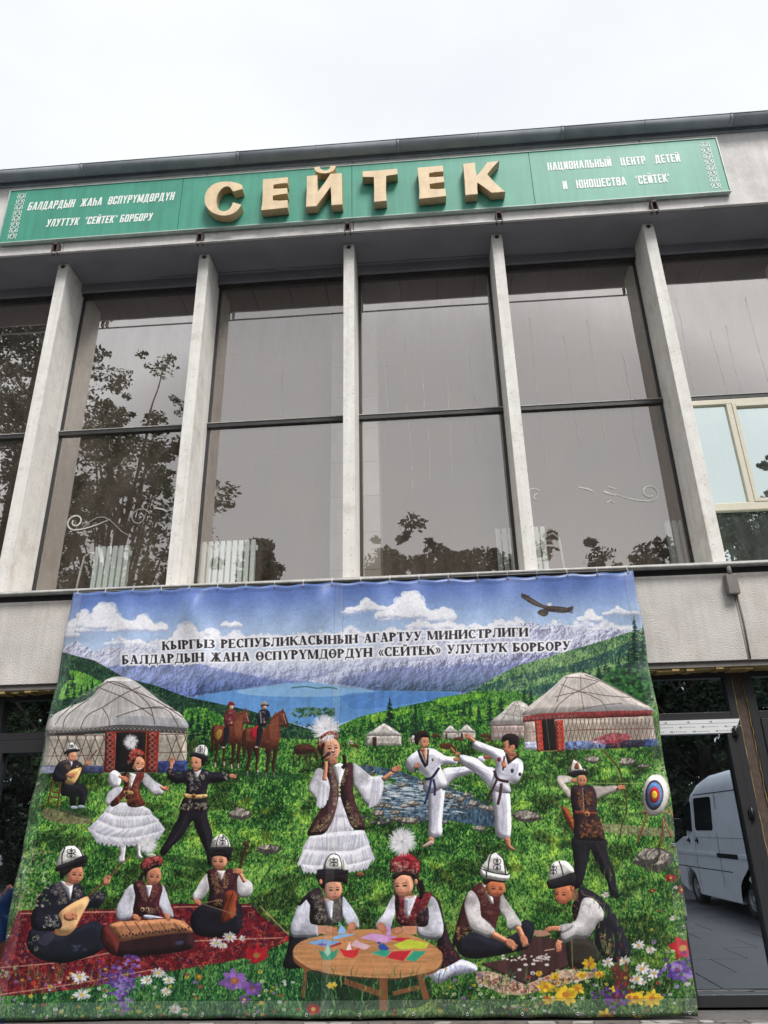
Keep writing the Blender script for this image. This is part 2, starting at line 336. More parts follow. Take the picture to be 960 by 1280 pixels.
# gutter along the roof edge: lipped half-round sheet sections with joint bands
prof = [(-.20, 11.80), (-.285, 11.80), (-.285, 11.70)] + [(-.38+.095*math.cos(t), 11.70+.095*math.sin(t)) for t in [-.15*k for k in range(0, 22)]] + [(-.475, 11.73), (-.486, 11.73)]
def gutter_piece(x0, x1, off=0, name='gutter'):
    P = [(a-(off if a < -.3 else 0), b-off*(1 if b < 11.7 else -.3)) for a, b in prof]
    bm = bmesh.new(); A = [bm.verts.new((x0, a, b)) for a, b in P]; C = [bm.verts.new((x1, a, b)) for a, b in P]
    for i in range(len(P)-1): bm.faces.new((A[i], A[i+1], C[i+1], C[i])).smooth = True
    o = from_bm(name, bm, M['gutter'], B); sm = o.modifiers.new('thickness', 'SOLIDIFY'); sm.thickness = .006
x = XA-.3
while x < XB:
    gutter_piece(x, min(x+2.6, XB+.3)-.004); gutter_piece(x-.022, x+.022, .004, 'gutter_joint'); gutter_piece(x+1.28, x+1.30, .003, 'gutter_joint'); x += 2.6
box('fascia_board', XA-.3, XB+.3, -.284, -.253, 11.56, 11.70, M['gutter'], B)
# hall behind the upper glass
IY0, IY1 = .75, 6.5
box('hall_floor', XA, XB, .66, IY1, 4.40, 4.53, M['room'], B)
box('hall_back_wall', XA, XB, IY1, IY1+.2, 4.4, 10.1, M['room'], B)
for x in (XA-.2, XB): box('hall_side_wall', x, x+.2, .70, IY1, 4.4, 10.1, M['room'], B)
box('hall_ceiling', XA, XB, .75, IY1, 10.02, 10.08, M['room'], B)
for j in range(4):
    for i in range(29):
        if i == j == 0: cp = box('ceiling_panel', 0, .602, 0, .565, 0, .03, M['ceil'], B, .004)
        else: cp = cp.copy(); COL.objects.link(cp)
        cp.parent = B; cp.location = (XA+.1+i*.62, .76+j*.6, 9.945)
tile_root = []
for cx in (-1.12,):
    box('hall_column', cx-.37, cx+.37, 1.42, 2.1, 4.53, 9.94, M['tile'], B)
    for r_ in range(9):
        for c_ in range(2):
            t_ = box('column_tile', cx-.385+c_*.385+.003, cx-.385+(c_+1)*.385-.003, 1.395, 1.418, 4.55+r_*.6, 4.55+(r_+1)*.6-.008, M['tile'], B, .002)
# radiators and their pipes standing behind the glass
def radiator(x0, n, label, pipe=None):
    r = empty('radiator', (x0, .9, 4.53), label, 'radiator', 'radiators standing behind the upper windows')
    sec = None
    for i in range(n):
        if sec is None:
            bm = bmesh.new()
            b_box(bm, x0+.002, x0+.066, .80, .815, 4.62, 5.47, .006); b_box(bm, x0+.010, x0+.058, .816, .90, 4.63, 5.46, .006)
            b_box(bm, x0+.064, x0+.091, .84, .87, 5.32, 5.40, .004); b_box(bm, x0+.064, x0+.091, .84, .87, 4.68, 4.76, .004)
            b_box(bm, x0+.020, x0+.048, .796, .80, 4.75, 5.35, .0015)
            sec = from_bm('section', bm, M['rad'], r); first = sec
        else:
            sec = first.copy(); COL.objects.link(sec); sec.parent = r; sec.location = (i*.089, 0, 0)
    if pipe:
        tube('pipe', pipe, .016, M['wpipe'], r)
    for ch in r.children: ch.matrix_parent_inverse = Matrix.Translation(r.location).inverted()
    return r
radiator(-4.86, 6, 'short mint radiator seen under the scroll decal behind the left window', [(-4.86, .91, 5.40), (-4.98, .91, 5.42), (-5.06, .91, 5.36), (-5.10, .91, 5.0), (-5.12, .91, 4.54)])
radiator(-3.36, 10, 'longest mint radiator, standing behind glass right of the second visible fin')
radiator(.93, 8, 'mint radiator partly hidden by the fin above the text end of the banner', [(1.64, .91, 5.36), (1.75, .91, 5.40), (1.82, .91, 5.32), (1.86, .91, 4.54)])
radiator(3.28, 5, 'mint radiator at the foot of the rightmost fin')
tag(tube('heating_pipe', [(4.47, .9, 4.54), (4.18, .9, 5.42)], .022, mat('mint_pipe', (.40, .62, .50), .5)), 'thin green pipe leaning behind the lower pane of the cream framed window', 'pipe')
# entrance glazing under the spandrel
DY = .30
for a, b, k in bays:
    e = empty('entrance_door', ((a+b)/2, DY, GZ)); e.parent = B; e.matrix_parent_inverse = Matrix.Translation(B.location).inverted()
    bm = bmesh.new(); xl, xr = a+.09, b-.045
    b_box(bm, xl, xl+.10, DY-.03, DY+.05, GZ, 3.282, .004); b_box(bm, xr-.085, xr, DY-.03, DY+.05, GZ, 3.282, .004)
    b_box(bm, xl+.101, xr-.086, DY-.028, DY+.05, 3.20, 3.28); b_box(bm, xl+.101, xr-.086, DY-.028, DY+.05, 2.715, 2.80, .004)
    from_bm('frame', bm, M['alu'], e)
    def g_(x0, x1, z0, z1):
        v = .0009; bm = bmesh.new(); bm.faces.new([bm.verts.new(p) for p in ((x0, DY+.03, z0), (x1, DY+.03, z0), (x1, DY+.03+random.uniform(-v, v)*0, z1), (x0, DY+.03, z1))]); from_bm('pane', bm, M['door_glass'], e)
    g_(xl+.10, xr-.085, 2.79, 3.21)
    mid = xl + .10 + (xr-.085-xl-.10)/2
    for n2, (x0, x1) in enumerate(((xl+.104, mid-.003), (mid+.003, xr-.09))):
        bm = bmesh.new()
        for q in ((x0, x0+.09, GZ+.02, 2.71), (x1-.09, x1, GZ+.02, 2.71), (x0+.091, x1-.091, GZ+.02, GZ+.13)): b_box(bm, q[0], q[1], DY-.045, DY+.045, q[2], q[3], .004)
        if k != 3: b_box(bm, x0+.091, x1-.091, DY-.045, DY+.045, 2.56, 2.71, .004)
        from_bm('door_leaf', bm, M['alu'], e)
        g_(x0+.088, x1-.088, GZ+.128, 2.57)
    for hz in (2.50, 1.62, .25):
        bm = bmesh.new(); b_tube(bm, [(xr-.088, DY-.065, hz), (xr-.088, DY-.065, hz+.13)], .016, 8); b_box(bm, xr-.12, xr-.05, DY-.065, DY-.03, hz+.02, hz+.11, .004); from_bm('hinge', bm, M['black'], e)
    xh = mid+.055
    bm = bmesh.new(); b_tube(bm, [(xh, DY-.12, .66), (xh, DY-.12, 1.62)], .019, 10)
    for hz in (.66, 1.60): b_box(bm, xh-.022, xh+.022, DY-.145, DY-.044, hz, hz+.03, .003)
    from_bm('pull_handle', bm, M['black'], e)
    bm = bmesh.new(); b_box(bm, xh+.012, xh+.032, DY-.135, DY-.105, .70, 1.58, .004); from_bm('handle_film', bm, M['gutter'], e)
    if k == 3:    # top rail of this door still has its protective film, with rows of small arrows
        bm = bmesh.new(); x0, x1 = xl+.19, xr-.09
        b_prism(bm, [(mid-.35, 2.715), (x1+.085, 2.715), (x1, 2.56), (mid-.35, 2.56)], 'y', DY-.047, DY+.045); ff = from_bm('film_rail', bm, M['white'], e)
        bm = bmesh.new(); b_box(bm, mid-.35, x1+.05, DY-.0475, DY-.046, 2.668, 2.674)
        for rz, off in ((2.69, .0), (2.635, .16), (2.585, .05)):
            for q in range(6):
                xx = mid-.3+off+q*.26
                if xx > x1-.03: continue
                bm.faces.new([bm.verts.new(p) for p in ((xx-.022, DY-.049, rz), (xx+.016, DY-.049, rz-.013), (xx+.016, DY-.049, rz+.013))])
                if rz < 2.66:
                    for w_ in range(7): b_box(bm, xx+.03+w_*.022, xx+.043+w_*.022, DY-.0485, DY-.0475, rz-.004, rz+.004)
        from_bm('printed_arrows', bm, M['gutter'], e)
    for ch in e.children: ch.matrix_parent_inverse = Matrix.Translation(e.location).inverted()
    # brown filler board between two door frames, foamed in along both edges
    fb = box('filler_board', b-.043, b+.088, DY-.005, DY+.04, GZ, 3.283, M['brown'], B)
    for xx in (b-.040, b+.082):
        z = 3.28; p = []; r = []
        while z > GZ+.02: p.append((xx+random.uniform(-.006, .006), DY-.018+random.uniform(-.006, .004), z)); r.append(random.uniform(.002, .006)); z -= .07
        tube('foam_line', p, r, M['foam'], fb, 6)
    for ch in fb.children: pass
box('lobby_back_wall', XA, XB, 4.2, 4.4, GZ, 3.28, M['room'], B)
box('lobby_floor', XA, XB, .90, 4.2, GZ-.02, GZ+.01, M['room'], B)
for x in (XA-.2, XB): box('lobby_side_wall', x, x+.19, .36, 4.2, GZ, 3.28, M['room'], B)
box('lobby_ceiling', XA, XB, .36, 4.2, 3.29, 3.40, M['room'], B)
for x0, x1 in ((XA-3, XA-.302), (XB+.302, XB+3)): box('end_wall', x0, x1, -.2, 8, GZ, 11.75, M['plaster'], B)
rootify(B)
# ------------------------------------------------------------------ rails on the facade
rl = empty('sign_rail', (-1, -.33, 10.0), 'thin off-white pipe held by small brackets under the green sign', 'pipe')
tube('rail', [(-8.2, -.33, 10.01), (-4, -.332, 10.005), (0, -.33, 10.012), (4.3, -.33, 10.008)], .014, M['pipe'], rl)
for k in range(-1, 5):
    x = X0 + k*S + .02
    bm = bmesh.new(); b_box(bm, x-.05, x-.032, -.345, -.252, 10.0, 10.19); b_box(bm, x+.032, x+.05, -.345, -.252, 10.0, 10.19); b_box(bm, x-.05, x+.05, -.345, -.254, 10.17, 10.20)
    from_bm('bracket', bm, M['rust'], rl)
rootify(rl)
rl = empty('banner_rail', (-1, -.085, 4.5), 'pale steel pipe along the window sill that the banner hangs from', 'pipe')
tube('rail', [(x, -.085, 4.515 + .006*math.sin(x*1.3)) for x in [-9+q*.5 for q in range(28)]] + [(4.85, -.085, 4.52)], .022, M['flash'], rl, 10)
for k in (4, 5):
    x = X0 + k*S + .07
    if k == 4: x = 3.64
    bm = bmesh.new(); b_tube(bm, [(x, -.07, 4.50), (x, -.07, 4.36)], .026, 10); b_box(bm, x-.065, x+.065, -.11, -.002, 4.13, 4.37, .006); from_bm('bracket', bm, M['concrete'], rl)
rootify(rl)
tag(tube('conduit', [(3.70, -.012, 4.13), (3.705, -.012, 3.8), (3.69, -.012, 3.36)], .010, M['concrete']), 'thin conduit running down the plaster from the pipe bracket', 'conduit')

# ------------------------------------------------------------------ green sign with gold letters
SG = empty('signboard', (-1, -.3, 10.27), 'long green signboard with large gold letters across the top of the facade', 'sign')
for a, b in ((-6.62, -3.72), (-3.72, -.96), (-.96, 1.85), (1.85, 4.74)): box('sign_panel', a+.004, b-.004, -.322, -.27, 10.30, 11.40, M['green'], SG)
bm = bmesh.new()
for q in ((-6.64, 4.762, 10.282, 10.299), (-6.64, 4.762, 11.401, 11.415), (-6.64, -6.622, 10.300, 11.400), (4.742, 4.762, 10.300, 11.400)): b_box(bm, q[0], q[1], -.334, -.262, q[2], q[3], .002)
from_bm('sign_frame', bm, M['edge'], SG)
box('sign_backing', -6.6, 4.72, -.268, -.2515, 10.30, 11.39, M['frame'], SG)
LET = {
 'letter_es': [(-2.677,10.909),(-2.829,10.867),(-2.845,10.92),(-2.87,10.963),(-2.905,10.995),(-2.95,11.0),(-3.0,10.975),(-3.04,10.92),(-3.066,10.86),(-3.08,10.78),(-3.087,10.70),(-3.08,10.63),(-3.06,10.56),(-3.03,10.505),(-2.98,10.47),(-2.93,10.462),(-2.88,10.485),(-2.846,10.52),(-2.82,10.58),(-2.815,10.649),(-2.674,10.583),(-2.70,10.52),(-2.738,10.462),(-2.79,10.41),(-2.851,10.384),(-2.92,10.375),(-2.996,10.388),(-3.07,10.42),(-3.138,10.473),(-3.20,10.54),(-3.244,10.61),(-3.272,10.70),(-3.278,10.798),(-3.265,10.90),(-3.237,10.971),(-3.19,11.035),(-3.125,11.080),(-3.04,11.103),(-2.965,11.103),(-2.87,11.085),(-2.796,11.058),(-2.73,11.03),(-2.689,10.995)],
 'letter_ye': [(-2.361,11.090),(-2.2,11.086),(-1.961,11.096),(-1.962,10.961),(-2.08,10.968),(-2.190,10.956),(-2.191,10.861),(-2.08,10.858),(-1.966,10.866),(-1.957,10.740),(-2.08,10.738),(-2.194,10.728),(-2.186,10.616),(-2.07,10.605),(-1.950,10.612),(-1.945,10.450),(-2.15,10.443),(-2.361,10.432),(-2.345,10.6),(-2.348,10.80),(-2.355,10.95)],
 'letter_short_i': [(-1.660,11.088),(-1.491,11.092),(-1.49,10.9),(-1.482,10.710),(-1.38,10.90),(-1.284,11.100),(-1.105,11.096),(-1.098,10.76),(-1.092,10.432),(-1.263,10.431),(-1.266,10.64),(-1.272,10.847),(-1.38,10.64),(-1.498,10.436),(-1.661,10.435),(-1.652,10.76)],
 'letter_te': [(-0.778,11.099),(-0.504,11.088),(-0.230,11.102),(-0.228,10.976),(-0.411,10.968),(-.418,10.7),(-0.410,10.442),(-0.606,10.436),(-.596,10.7),(-0.592,10.963),(-0.779,10.974)],
 'letter_ka': [(0.794,11.098),(0.985,11.106),(.98,10.95),(0.984,10.796),(1.08,10.94),(1.174,11.094),(1.362,11.106),(1.25,10.98),(1.144,10.837),(1.26,10.64),(1.398,10.452),(1.190,10.448),(1.085,10.58),(0.985,10.700),(.98,10.57),(0.982,10.444),(0.792,10.439),(0.802,10.776)],
}
LET['letter_breve'] = [(-1.547,11.259),(-1.459,11.272),(-1.44,11.215),(-1.40,11.182),(-1.365,11.170),(-1.33,11.178),(-1.299,11.205),(-1.281,11.262),(-1.201,11.262),(-1.21,11.2),(-1.245,11.15),(-1.30,11.122),(-1.364,11.113),(-1.444,11.125),(-1.505,11.165),(-1.535,11.21)]
def letter(nm, dx=0):
    bm = bmesh.new(); b_prism(bm, [(a+dx, b) for a, b in LET[nm]], 'y', -.47, -.328, 1, 0)
    bmesh.ops.bevel(bm, geom=[e for e in bm.edges if all(abs(v.co.y+.47) < 1e-5 for v in e.verts)], offset=.006, segments=1, affect='EDGES')
    bmesh.ops.triangulate(bm, faces=[f for f in bm.faces if len(f.verts) > 4])
    return from_bm('letter', bm, [M['gold'], M['goldside']], SG)
letter('letter_es'); letter('letter_ye'); lt = letter('letter_short_i')
bm = bmesh.new(); b_prism(bm, LET['letter_breve'], 'y', -.47, -.328, 1, 0); from_bm('breve', bm, [M['gold'], M['goldside']], lt)
letter('letter_te'); letter('letter_ye', 2.446); letter('letter_ka')
def sans(c):
    """heavy condensed capitals as simple outlines: width, pieces (cap height 1)"""
    t, h, w = .205, .16, .54; q = lambda x0, x1, y0, y1: [(x0, y0), (x1, y0), (x1, y1), (x0, y1)]
    Lf, Rt = q(0, t, 0, 1), q(w-t, w, 0, 1); top = [(0, .9), (.09, 1), (w-.09, 1), (w, .9), (w-t, 1-h-.02), (t, 1-h-.02)]; bot = [(x, 1-y) for x, y in top][::-1]
    d = lambda x0, y0, x1, y1, g=.19: [(x0, y0), (x0+g, y0), (x1+g, y1), (x1, y1)]
    O = [q(0, t, .1, .9), q(w-t, w, .1, .9), top, bot]
    bowl = lambda y0, y1: [[(t*.6, y1-h), (t*.6, y1), (w-.08, y1), (w, y1-.09), (w-t, y1-h)], [(t*.6, y0), (t*.6, y0+h), (w-t, y0+h), (w, y0+.09), (w-.08, y0)], q(w-t, w, y0+.09, y1-.09)]
    if c == 'Б': return w, [Lf, q(0, w-.03, 1-h, 1)]+bowl(0, .60)
    if c == 'В': return w, [Lf]+bowl(0, .56)+bowl(.46, 1)
    if c == 'Р': return w, [Lf]+bowl(.40, 1)
    if c == 'Ь': return w, [Lf]+bowl(0, .58)
    if c == 'Ы': return w+.26, [Lf]+bowl(0, .58)+[q(w+.07, w+.07+t, 0, 1)]
    if c == 'А': return w+.06, [d(0, 0, .17, 1), d(w-.13, 0, .24, 1), q(.14, .46, .18, .31)]
    if c == 'Л': return w+.02, [Rt, q(.12, w, 1-h, 1), [(0, 0), (.17, .03), (.30, .98), (.12, .98)]]
    if c == 'Д': return w+.12, [q(w-t+.02, w+.02, .1, 1), q(.14, w, 1-h, 1), [(.05, .12), (.22, .12), (.32, .98), (.14, .98)], q(0, w+.12, 0, .14), q(0, .12, -.14, .05), q(w, w+.12, -.14, .05)]
    if c == 'Н': return w, [Lf, Rt, q(.1, w-.1, .43, .58)]
    if c == 'Һ': return w, [Lf, q(w-t, w, 0, .56), [(.1, .52), (.1, .66), (w-.09, .66), (w, .56), (w-t, .52)]]
    if c == 'Ж': return w+.30, [q(.33, .51, 0, 1), d(0, 0, .24, .52, .17), d(0, 1, .24, .48, .17), d(.67, 0, .43, .52, .17), d(.67, 1, .43, .48, .17)]
    if c in 'ОӨ': return w, O+([q(.1, w-.1, .44, .57)] if c == 'Ө' else [])
    if c == 'С': return w, [q(0, t, .1, .9), q(w-t, w, .1, .36), q(w-t, w, .64, .9), top, bot]
    if c == 'П': return w, [Lf, Rt, q(.1, w-.1, 1-h, 1)]
    if c == 'Ү': return w+.04, [q(.20, .38, 0, .5), d(0, 1, .20, .42, .18), d(w-.14, 1, .20, .42, .18)]
    if c == 'У': return w+.02, [d(0, 1, .20, .38, .19), d(w-.17, 1, .14, 0, .19), q(.03, .22, 0, .14)]
    if c == 'М': return w+.22, [Lf, q(w+.22-t, w+.22, 0, 1), d(.04, 1, .30, .1, .17), d(w+.01, 1, .30, .1, .17)]
    if c == 'Т': return w, [q(w/2-t/2, w/2+t/2, 0, 1), q(0, w, 1-h, 1)]
    if c == 'К': return w+.03, [Lf, d(w-.18, 1, .13, .45, .2), d(w-.16, 0, .13, .55, .2)]
    if c == 'Е': return w-.06, [Lf, q(0, w-.06, 1-h, 1), q(0, w-.10, .43, .57), q(0, w-.06, 0, h)]
    if c in 'ИЙ': return w, [Lf, Rt, d(.08, .08, w-.26, .92, .18)]+([q(.14, w-.14, 1.08, 1.17), q(.10, .2, 1.12, 1.24), q(w-.2, w-.1, 1.12, 1.24)] if c == 'Й' else [])
    if c == 'Ц': return w+.08, [Lf, Rt, q(0, w+.08, 0, h), q(w-.03, w+.08, -.15, .05)]
    if c == 'Ш': return w+.32, [Lf, q(.335, .515, 0, 1), q(w+.32-t, w+.32, 0, 1), q(0, w+.32, 0, h)]
    if c == 'Ю': return w+.34, [Lf, q(.1, .4, .43, .58)]+[[(x+.34, y) for x, y in P] for P in O]
    if c == '"': return .26, [q(0, .09, .68, 1), q(.15, .24, .68, 1)]
    return .26, []
def sign_text(s, x0, x1, z0, z1, zr0=None, slant=0.0):
    """one line of printed capitals set to its real width and height on the panel"""
    tot = sum(sans(c)[0]+.10 for c in s)-.10; k = (x1-x0)/tot; x = 0; bm = bmesh.new(); n = 0; h = z1-z0
    for c in s:
        w, G = sans(c)
        for P in G:
            pts = []; n += 1
            for a, b in P:
                X = x0 + (x+a)*k; pts.append((X + slant*b*h, -.3262-.00012*(n % 9), z0 + ((zr0 or z0)-z0)*(X-x0)/(x1-x0) + b*h))
            bm.faces.new([bm.verts.new(p) for p in pts])
        x += w+.10
    bmesh.ops.triangulate(bm, faces=bm.faces[:])
    tag(from_bm('lettering', bm, M['cream'], SG), kind='stuff')
sign_text('БАЛДАРДЫН  ЖАҺА  ӨСПҮРҮМДӨРДҮН', -6.27, -3.84, 10.946, 11.12, 10.94, .10)
sign_text('УЛУТТУК  "СЕЙТЕК" БОРБОРУ', -5.895, -4.155, 10.563, 10.722, 10.537, .10)
sign_text('НАЦИОНАЛЬНЫЙ   ЦЕНТР   ДЕТЕЙ', 2.114, 4.135, 10.975, 11.145, 10.96)
sign_text('И   ЮНОШЕСТВА   "СЕЙТЕК"', 2.304, 3.92, 10.562, 10.735, 10.557)
# national ornament strips at both ends: mirrored ram-horn scrolls and lozenges
def ornament(xc, w):
    bm = bmesh.new(); z = 10.36; h = .245; Y = -.3265
    for u in range(4):
        zc = z + h*(u+.5)
        for s in (-1, 1):
            for t in (-1, 1):
                ribbon(bm, [(xc + s*w*q0, zc + t*h*q1) for q0, q1 in ((.02, .47), (.30, .36), (.46, .22), (.40, .08), (.24, .10), (.20, .20), (.28, .24))], .011, Y)
                ribbon(bm, [(xc + s*w*q0, zc + t*h*q1) for q0, q1 in ((.02, .04), (.22, .30), (.48, .48))], .010, Y)
        ribbon(bm, [(xc, zc-h*.13), (xc+w*.13, zc), (xc, zc+h*.13), (xc-w*.13, zc), (xc, zc-h*.13)], .011, Y)
    from_bm('ornament', bm, M['cream'], SG)
ornament(-6.42, .15); ornament(4.56, .15)
rootify(SG)
# ------------------------------------------------------------------ white van parked in the street, mirrored in the door glass
M['van'] = mat('white_van_paint', (.82, .85, .90), .28, vary=.04, scale=2, dirt=(.45, .46, .48), dscale=1.5)
M['vglass'] = mat('van_window_glass', (.012, .014, .018), .08, vary=.1)
M['tyre'] = mat('tyre_rubber', (.02, .02, .02), .8, vary=.2)
M['rim'] = mat('grey_steel_rim', (.35, .36, .38), .4, metal=.5)
M['lamp'] = mat('lamp_plastic', (.55, .10, .08), .3)
M['clear'] = mat('headlamp_plastic', (.6, .62, .65), .2)
V = empty('parked_van', (6.95, -9.1, GZ), 'white high-roofed delivery van parked across from the doors, mirrored in the door glass', 'van')
xs0, xs1 = 6.0, 7.92
def arc(c, z, r, a0, a1, n): return [(c+r*math.cos(a0+(a1-a0)*t/n), z+r*math.sin(a0+(a1-a0)*t/n)) for t in range(n+1)]
zf = .28
low = [(-6.25, .36), (-6.22, .95), (-6.20, 1.30)] + [(-11.12, 1.30), (-11.95, 1.12), (-12.10, .95), (-12.16, .62), (-12.10, .26)] + arc(-10.85, .17, .43, PI+.25-.0, -.25+0, 10) + arc(-7.35, .17, .43, PI+.25, -.25, 10)
# arcs run from the front side over the wheel to the rear side
bm = bmesh.new(); b_prism(bm, low, 'x', xs0, xs1)
bmesh.ops.triangulate(bm, faces=[f for f in bm.faces if len(f.verts) > 4])
bmesh.ops.bevel(bm, geom=[e for e in bm.edges if len(e.link_faces) == 2 and e.calc_face_angle(0) > .9], offset=.02, segments=2, affect='EDGES')
body = from_bm('body', bm, M['van'], V)
# upper body and high roof: rings along the length, drawn in towards the roof
bm = bmesh.new(); rings = []
st = [(-6.20, 1.30, 2.18, 2.34), (-6.24, 1.3, 2.30, 2.60), (-6.6, 1.3, 2.30, 2.68), (-8.2, 1.3, 2.30, 2.69), (-9.4, 1.3, 2.30, 2.65), (-9.9, 1.3, 2.28, 2.52), (-10.25, 1.3, 2.24, 2.34), (-10.62, 1.3, 2.06, 2.12), (-10.9, 1.3, 1.76, 1.80), (-11.15, 1.302, 1.36, 1.40)]
for y, za, zb, zc in st:
    wv = .0 if y > -10.3 else (-10.3-y)*.12
    half = [(0, 1.301), (.012, 1.55 if zb > 1.6 else (za+zb)/2), (.05, (za+zb)/2 if zb < 2 else 1.95), (.09, zb), (.16, zb+(zc-zb)*.62), (.34, zc-(zc-zb)*.08), (.7, zc)]
    L_ = [(xs0+wv+a, y, z) for a, z in half]; Rr = [(xs1-wv-a, y, z) for a, z in half][::-1]
    rings.append([bm.verts.new(p) for p in L_+Rr])
for A, C in zip(rings, rings[1:]):
    for i in range(len(A)-1): bm.faces.new((A[i], A[i+1], C[i+1], C[i])).smooth = True
bm.faces.new(rings[0]); bm.faces.new(rings[-1][::-1])
from_bm('cabin_and_roof', bm, M['van'], V)
def side_patch(name, pts, m, off, par=V, th=.006):
    def xx(z): 
        t = [(0, 1.301), (.012, 1.55), (.05, 1.95), (.09, 2.30)]
        if z <= 1.301: return xs0
        for (a, za), (b, zb) in zip(t, t[1:]):
            if z <= zb: return xs0 + a + (b-a)*(z-za)/(zb-za)
        return xs0+.09
    bm = bmesh.new(); A = [bm.verts.new((xx(z)-off, y, z)) for y, z in pts]; C = [bm.verts.new((xx(z)-off+th, y, z)) for y, z in pts]
    bm.faces.new(A); n = len(A)
    for i in range(n): bm.faces.new((A[i], C[i], C[(i+1)%n], A[(i+1)%n]))
    return from_bm(name, bm, m, par)
def rr(y0, y1, z0, z1, r=.06, sk=0):
    P = []
    for cy, cz, a in ((y1-r, z1-r, 0), (y0+r, z1-r, PI/2), (y0+r, z0+r, PI), (y1-r, z0+r, 1.5*PI)):
        for t in range(4): P.append((cy+r*math.cos(a+t*PI/6)+sk*(z1-cz), cz+r*math.sin(a+t*PI/6)))
    return P
side_patch('side_window', rr(-10.02, -8.80, 1.44, 2.15, .09), M['vglass'], .008)
side_patch('door_window', [(-10.30, 1.42), (-10.30, 2.10), (-10.62, 2.02), (-11.02, 1.46)], M['vglass'], .008)
lines = [[(-10.12, 2.2), (-10.14, 1.3), (-10.25, .9), (-10.28, .32)], [(-8.55, 2.2), (-8.6, 1.3), (-8.66, .32)], [(-10.0, 2.22), (-6.4, 2.22)], [(-8.5, 1.50), (-6.35, 1.50)], [(-11.9, .64), (-8.0, .64)], [(-6.8, .64), (-6.3, .66)], [(-8.5, 2.12), (-8.5, 1.56)]]
for ln in lines:
    bm = bmesh.new()
    for (y0, z0), (y1, z1) in zip(ln, ln[1:]):
        xa = lambda z: xs0 + (0 if z < 1.3 else (z-1.3)*.08) - .003
        d = Vector((y1-y0, z1-z0)).normalized()*.009
        bm.faces.new([bm.verts.new(p) for p in ((xa(z0), y0-d.y, z0+d.x), (xa(z0), y0+d.y, z0-d.x), (xa(z1), y1+d.y, z1-d.x), (xa(z1), y1-d.y, z1+d.x))])
    from_bm('panel_seam', bm, M['vglass'], V)
side_patch('rub_strip', rr(-12.0, -8.85, .92, .985, .02), M['van'], .022, th=.03); side_patch('rub_strip', rr(-7.5, -6.3, .92, .985, .02), M['van'], .022, th=.03); side_patch('slide_rail', rr(-8.80, -7.55, .90, .99, .02), M['black'], .012)
for y in (-10.62, -10.0): side_patch('handle', rr(y-.10, y+.08, 1.20, 1.245, .015), M['black'], .03, th=.03); side_patch('keyhole', rr(y-.03, y+.03, 1.15, 1.29, .02), M['black'], .012)
for y in (-10.85, -7.35):
    for xw in (6.06, 7.86-.24):
        w = empty('wheel', (xw, y, .17)); w.parent = V; w.matrix_parent_inverse = Matrix.Translation(V.location).inverted()
        bm = bmesh.new(); P = [(.20, 0), (.23, -.02), (.30, -.02), (.325, .0), (.335, .05), (.335, .17), (.325, .21), (.20, .22)]
        rg = [[bm.verts.new((xw+b, y+a*math.cos(2*PI*k/32), .17+a*math.sin(2*PI*k/32))) for a, b in P] for k in range(32)]
        for k in range(32):
            for i in range(len(P)-1): bm.faces.new((rg[k][i], rg[k][i+1], rg[(k+1)%32][i+1], rg[(k+1)%32][i])).smooth = True
        from_bm('tyre', bm, M['tyre'], w)
        bm = bmesh.new(); P = [(.0, -.0), (.055, .0), (.065, .035), (.12, .05), (.16, .02), (.185, .005), (.20, .0), (.205, .02)]
        rg = [[bm.verts.new((xw+b, y+a*math.cos(2*PI*k/32), .17+a*math.sin(2*PI*k/32))) for a, b in P[1:]] for k in range(32)]
        for k in range(32):
            for i in range(len(P)-2): bm.faces.new((rg[k][i], rg[k][i+1], rg[(k+1)%32][i+1], rg[(k+1)%32][i])).smooth = True
        bm.faces.new([rg[k][0] for k in range(32)])
        for k in range(8):
            a = 2*PI*k/8; b_box(bm, xw+.012, xw+.020, y+.14*math.cos(a)-.013, y+.14*math.cos(a)+.013, .17+.14*math.sin(a)-.013, .17+.14*math.sin(a)+.013)
        from_bm('rim', bm, M['rim'], w)
        for ch in w.children: ch.matrix_parent_inverse = Matrix.Translation(w.location).inverted()
bm = bmesh.new()
for y in (-10.85, -7.35):
    for xa, xb in ((xs0+.03, xs0+.04), (xs1-.04, xs1-.03)): pass
    b_box(bm, xs0+.30, xs1-.30, y-.42, y+.42, .20, .62)
b_box(bm, xs0+.12, xs1-.12, -12.0, -6.4, .12, .27)
from_bm('underbody', bm, M['black'], V)
box('bumper', xs0+.01, xs1-.01, -12.26, -12.10, .20, .52, M['black'], V, .03); box('bumper', xs0+.02, xs1-.02, -6.24, -6.12, .20, .42, M['black'], V, .03)
bm = bmesh.new(); bm.faces.new([bm.verts.new(p) for p in ((xs0+.16, -11.12, 1.40), (xs1-.16, -11.12, 1.40), (xs1-.22, -10.66, 2.06), (xs0+.22, -10.66, 2.06))]); bmesh.ops.translate(bm, verts=bm.verts, vec=(0, -.05, .02)); from_bm('windscreen', bm, M['vglass'], V)
for x in (xs0+.05, xs1-.40): box('headlight', x, x+.35, -12.17, -12.08, .66, .90, M['clear'], V, .03)
for x in (xs0+.02, xs1-.14): box('tail_light', x, x+.12, -6.21, -6.185, .80, 1.25, M['lamp'], V, .01)
for x0, x1 in ((xs0+.2, xs0+.9), (xs1-.9, xs1-.2)): box('rear_window', x0, x1, -6.205, -6.19, 1.5, 2.1, M['vglass'], V, .004)
mr_ = box('mirror', xs0-.22, xs0-.02, -11.05, -10.93, 1.40, 1.72, M['black'], V, .03)
rootify(V)

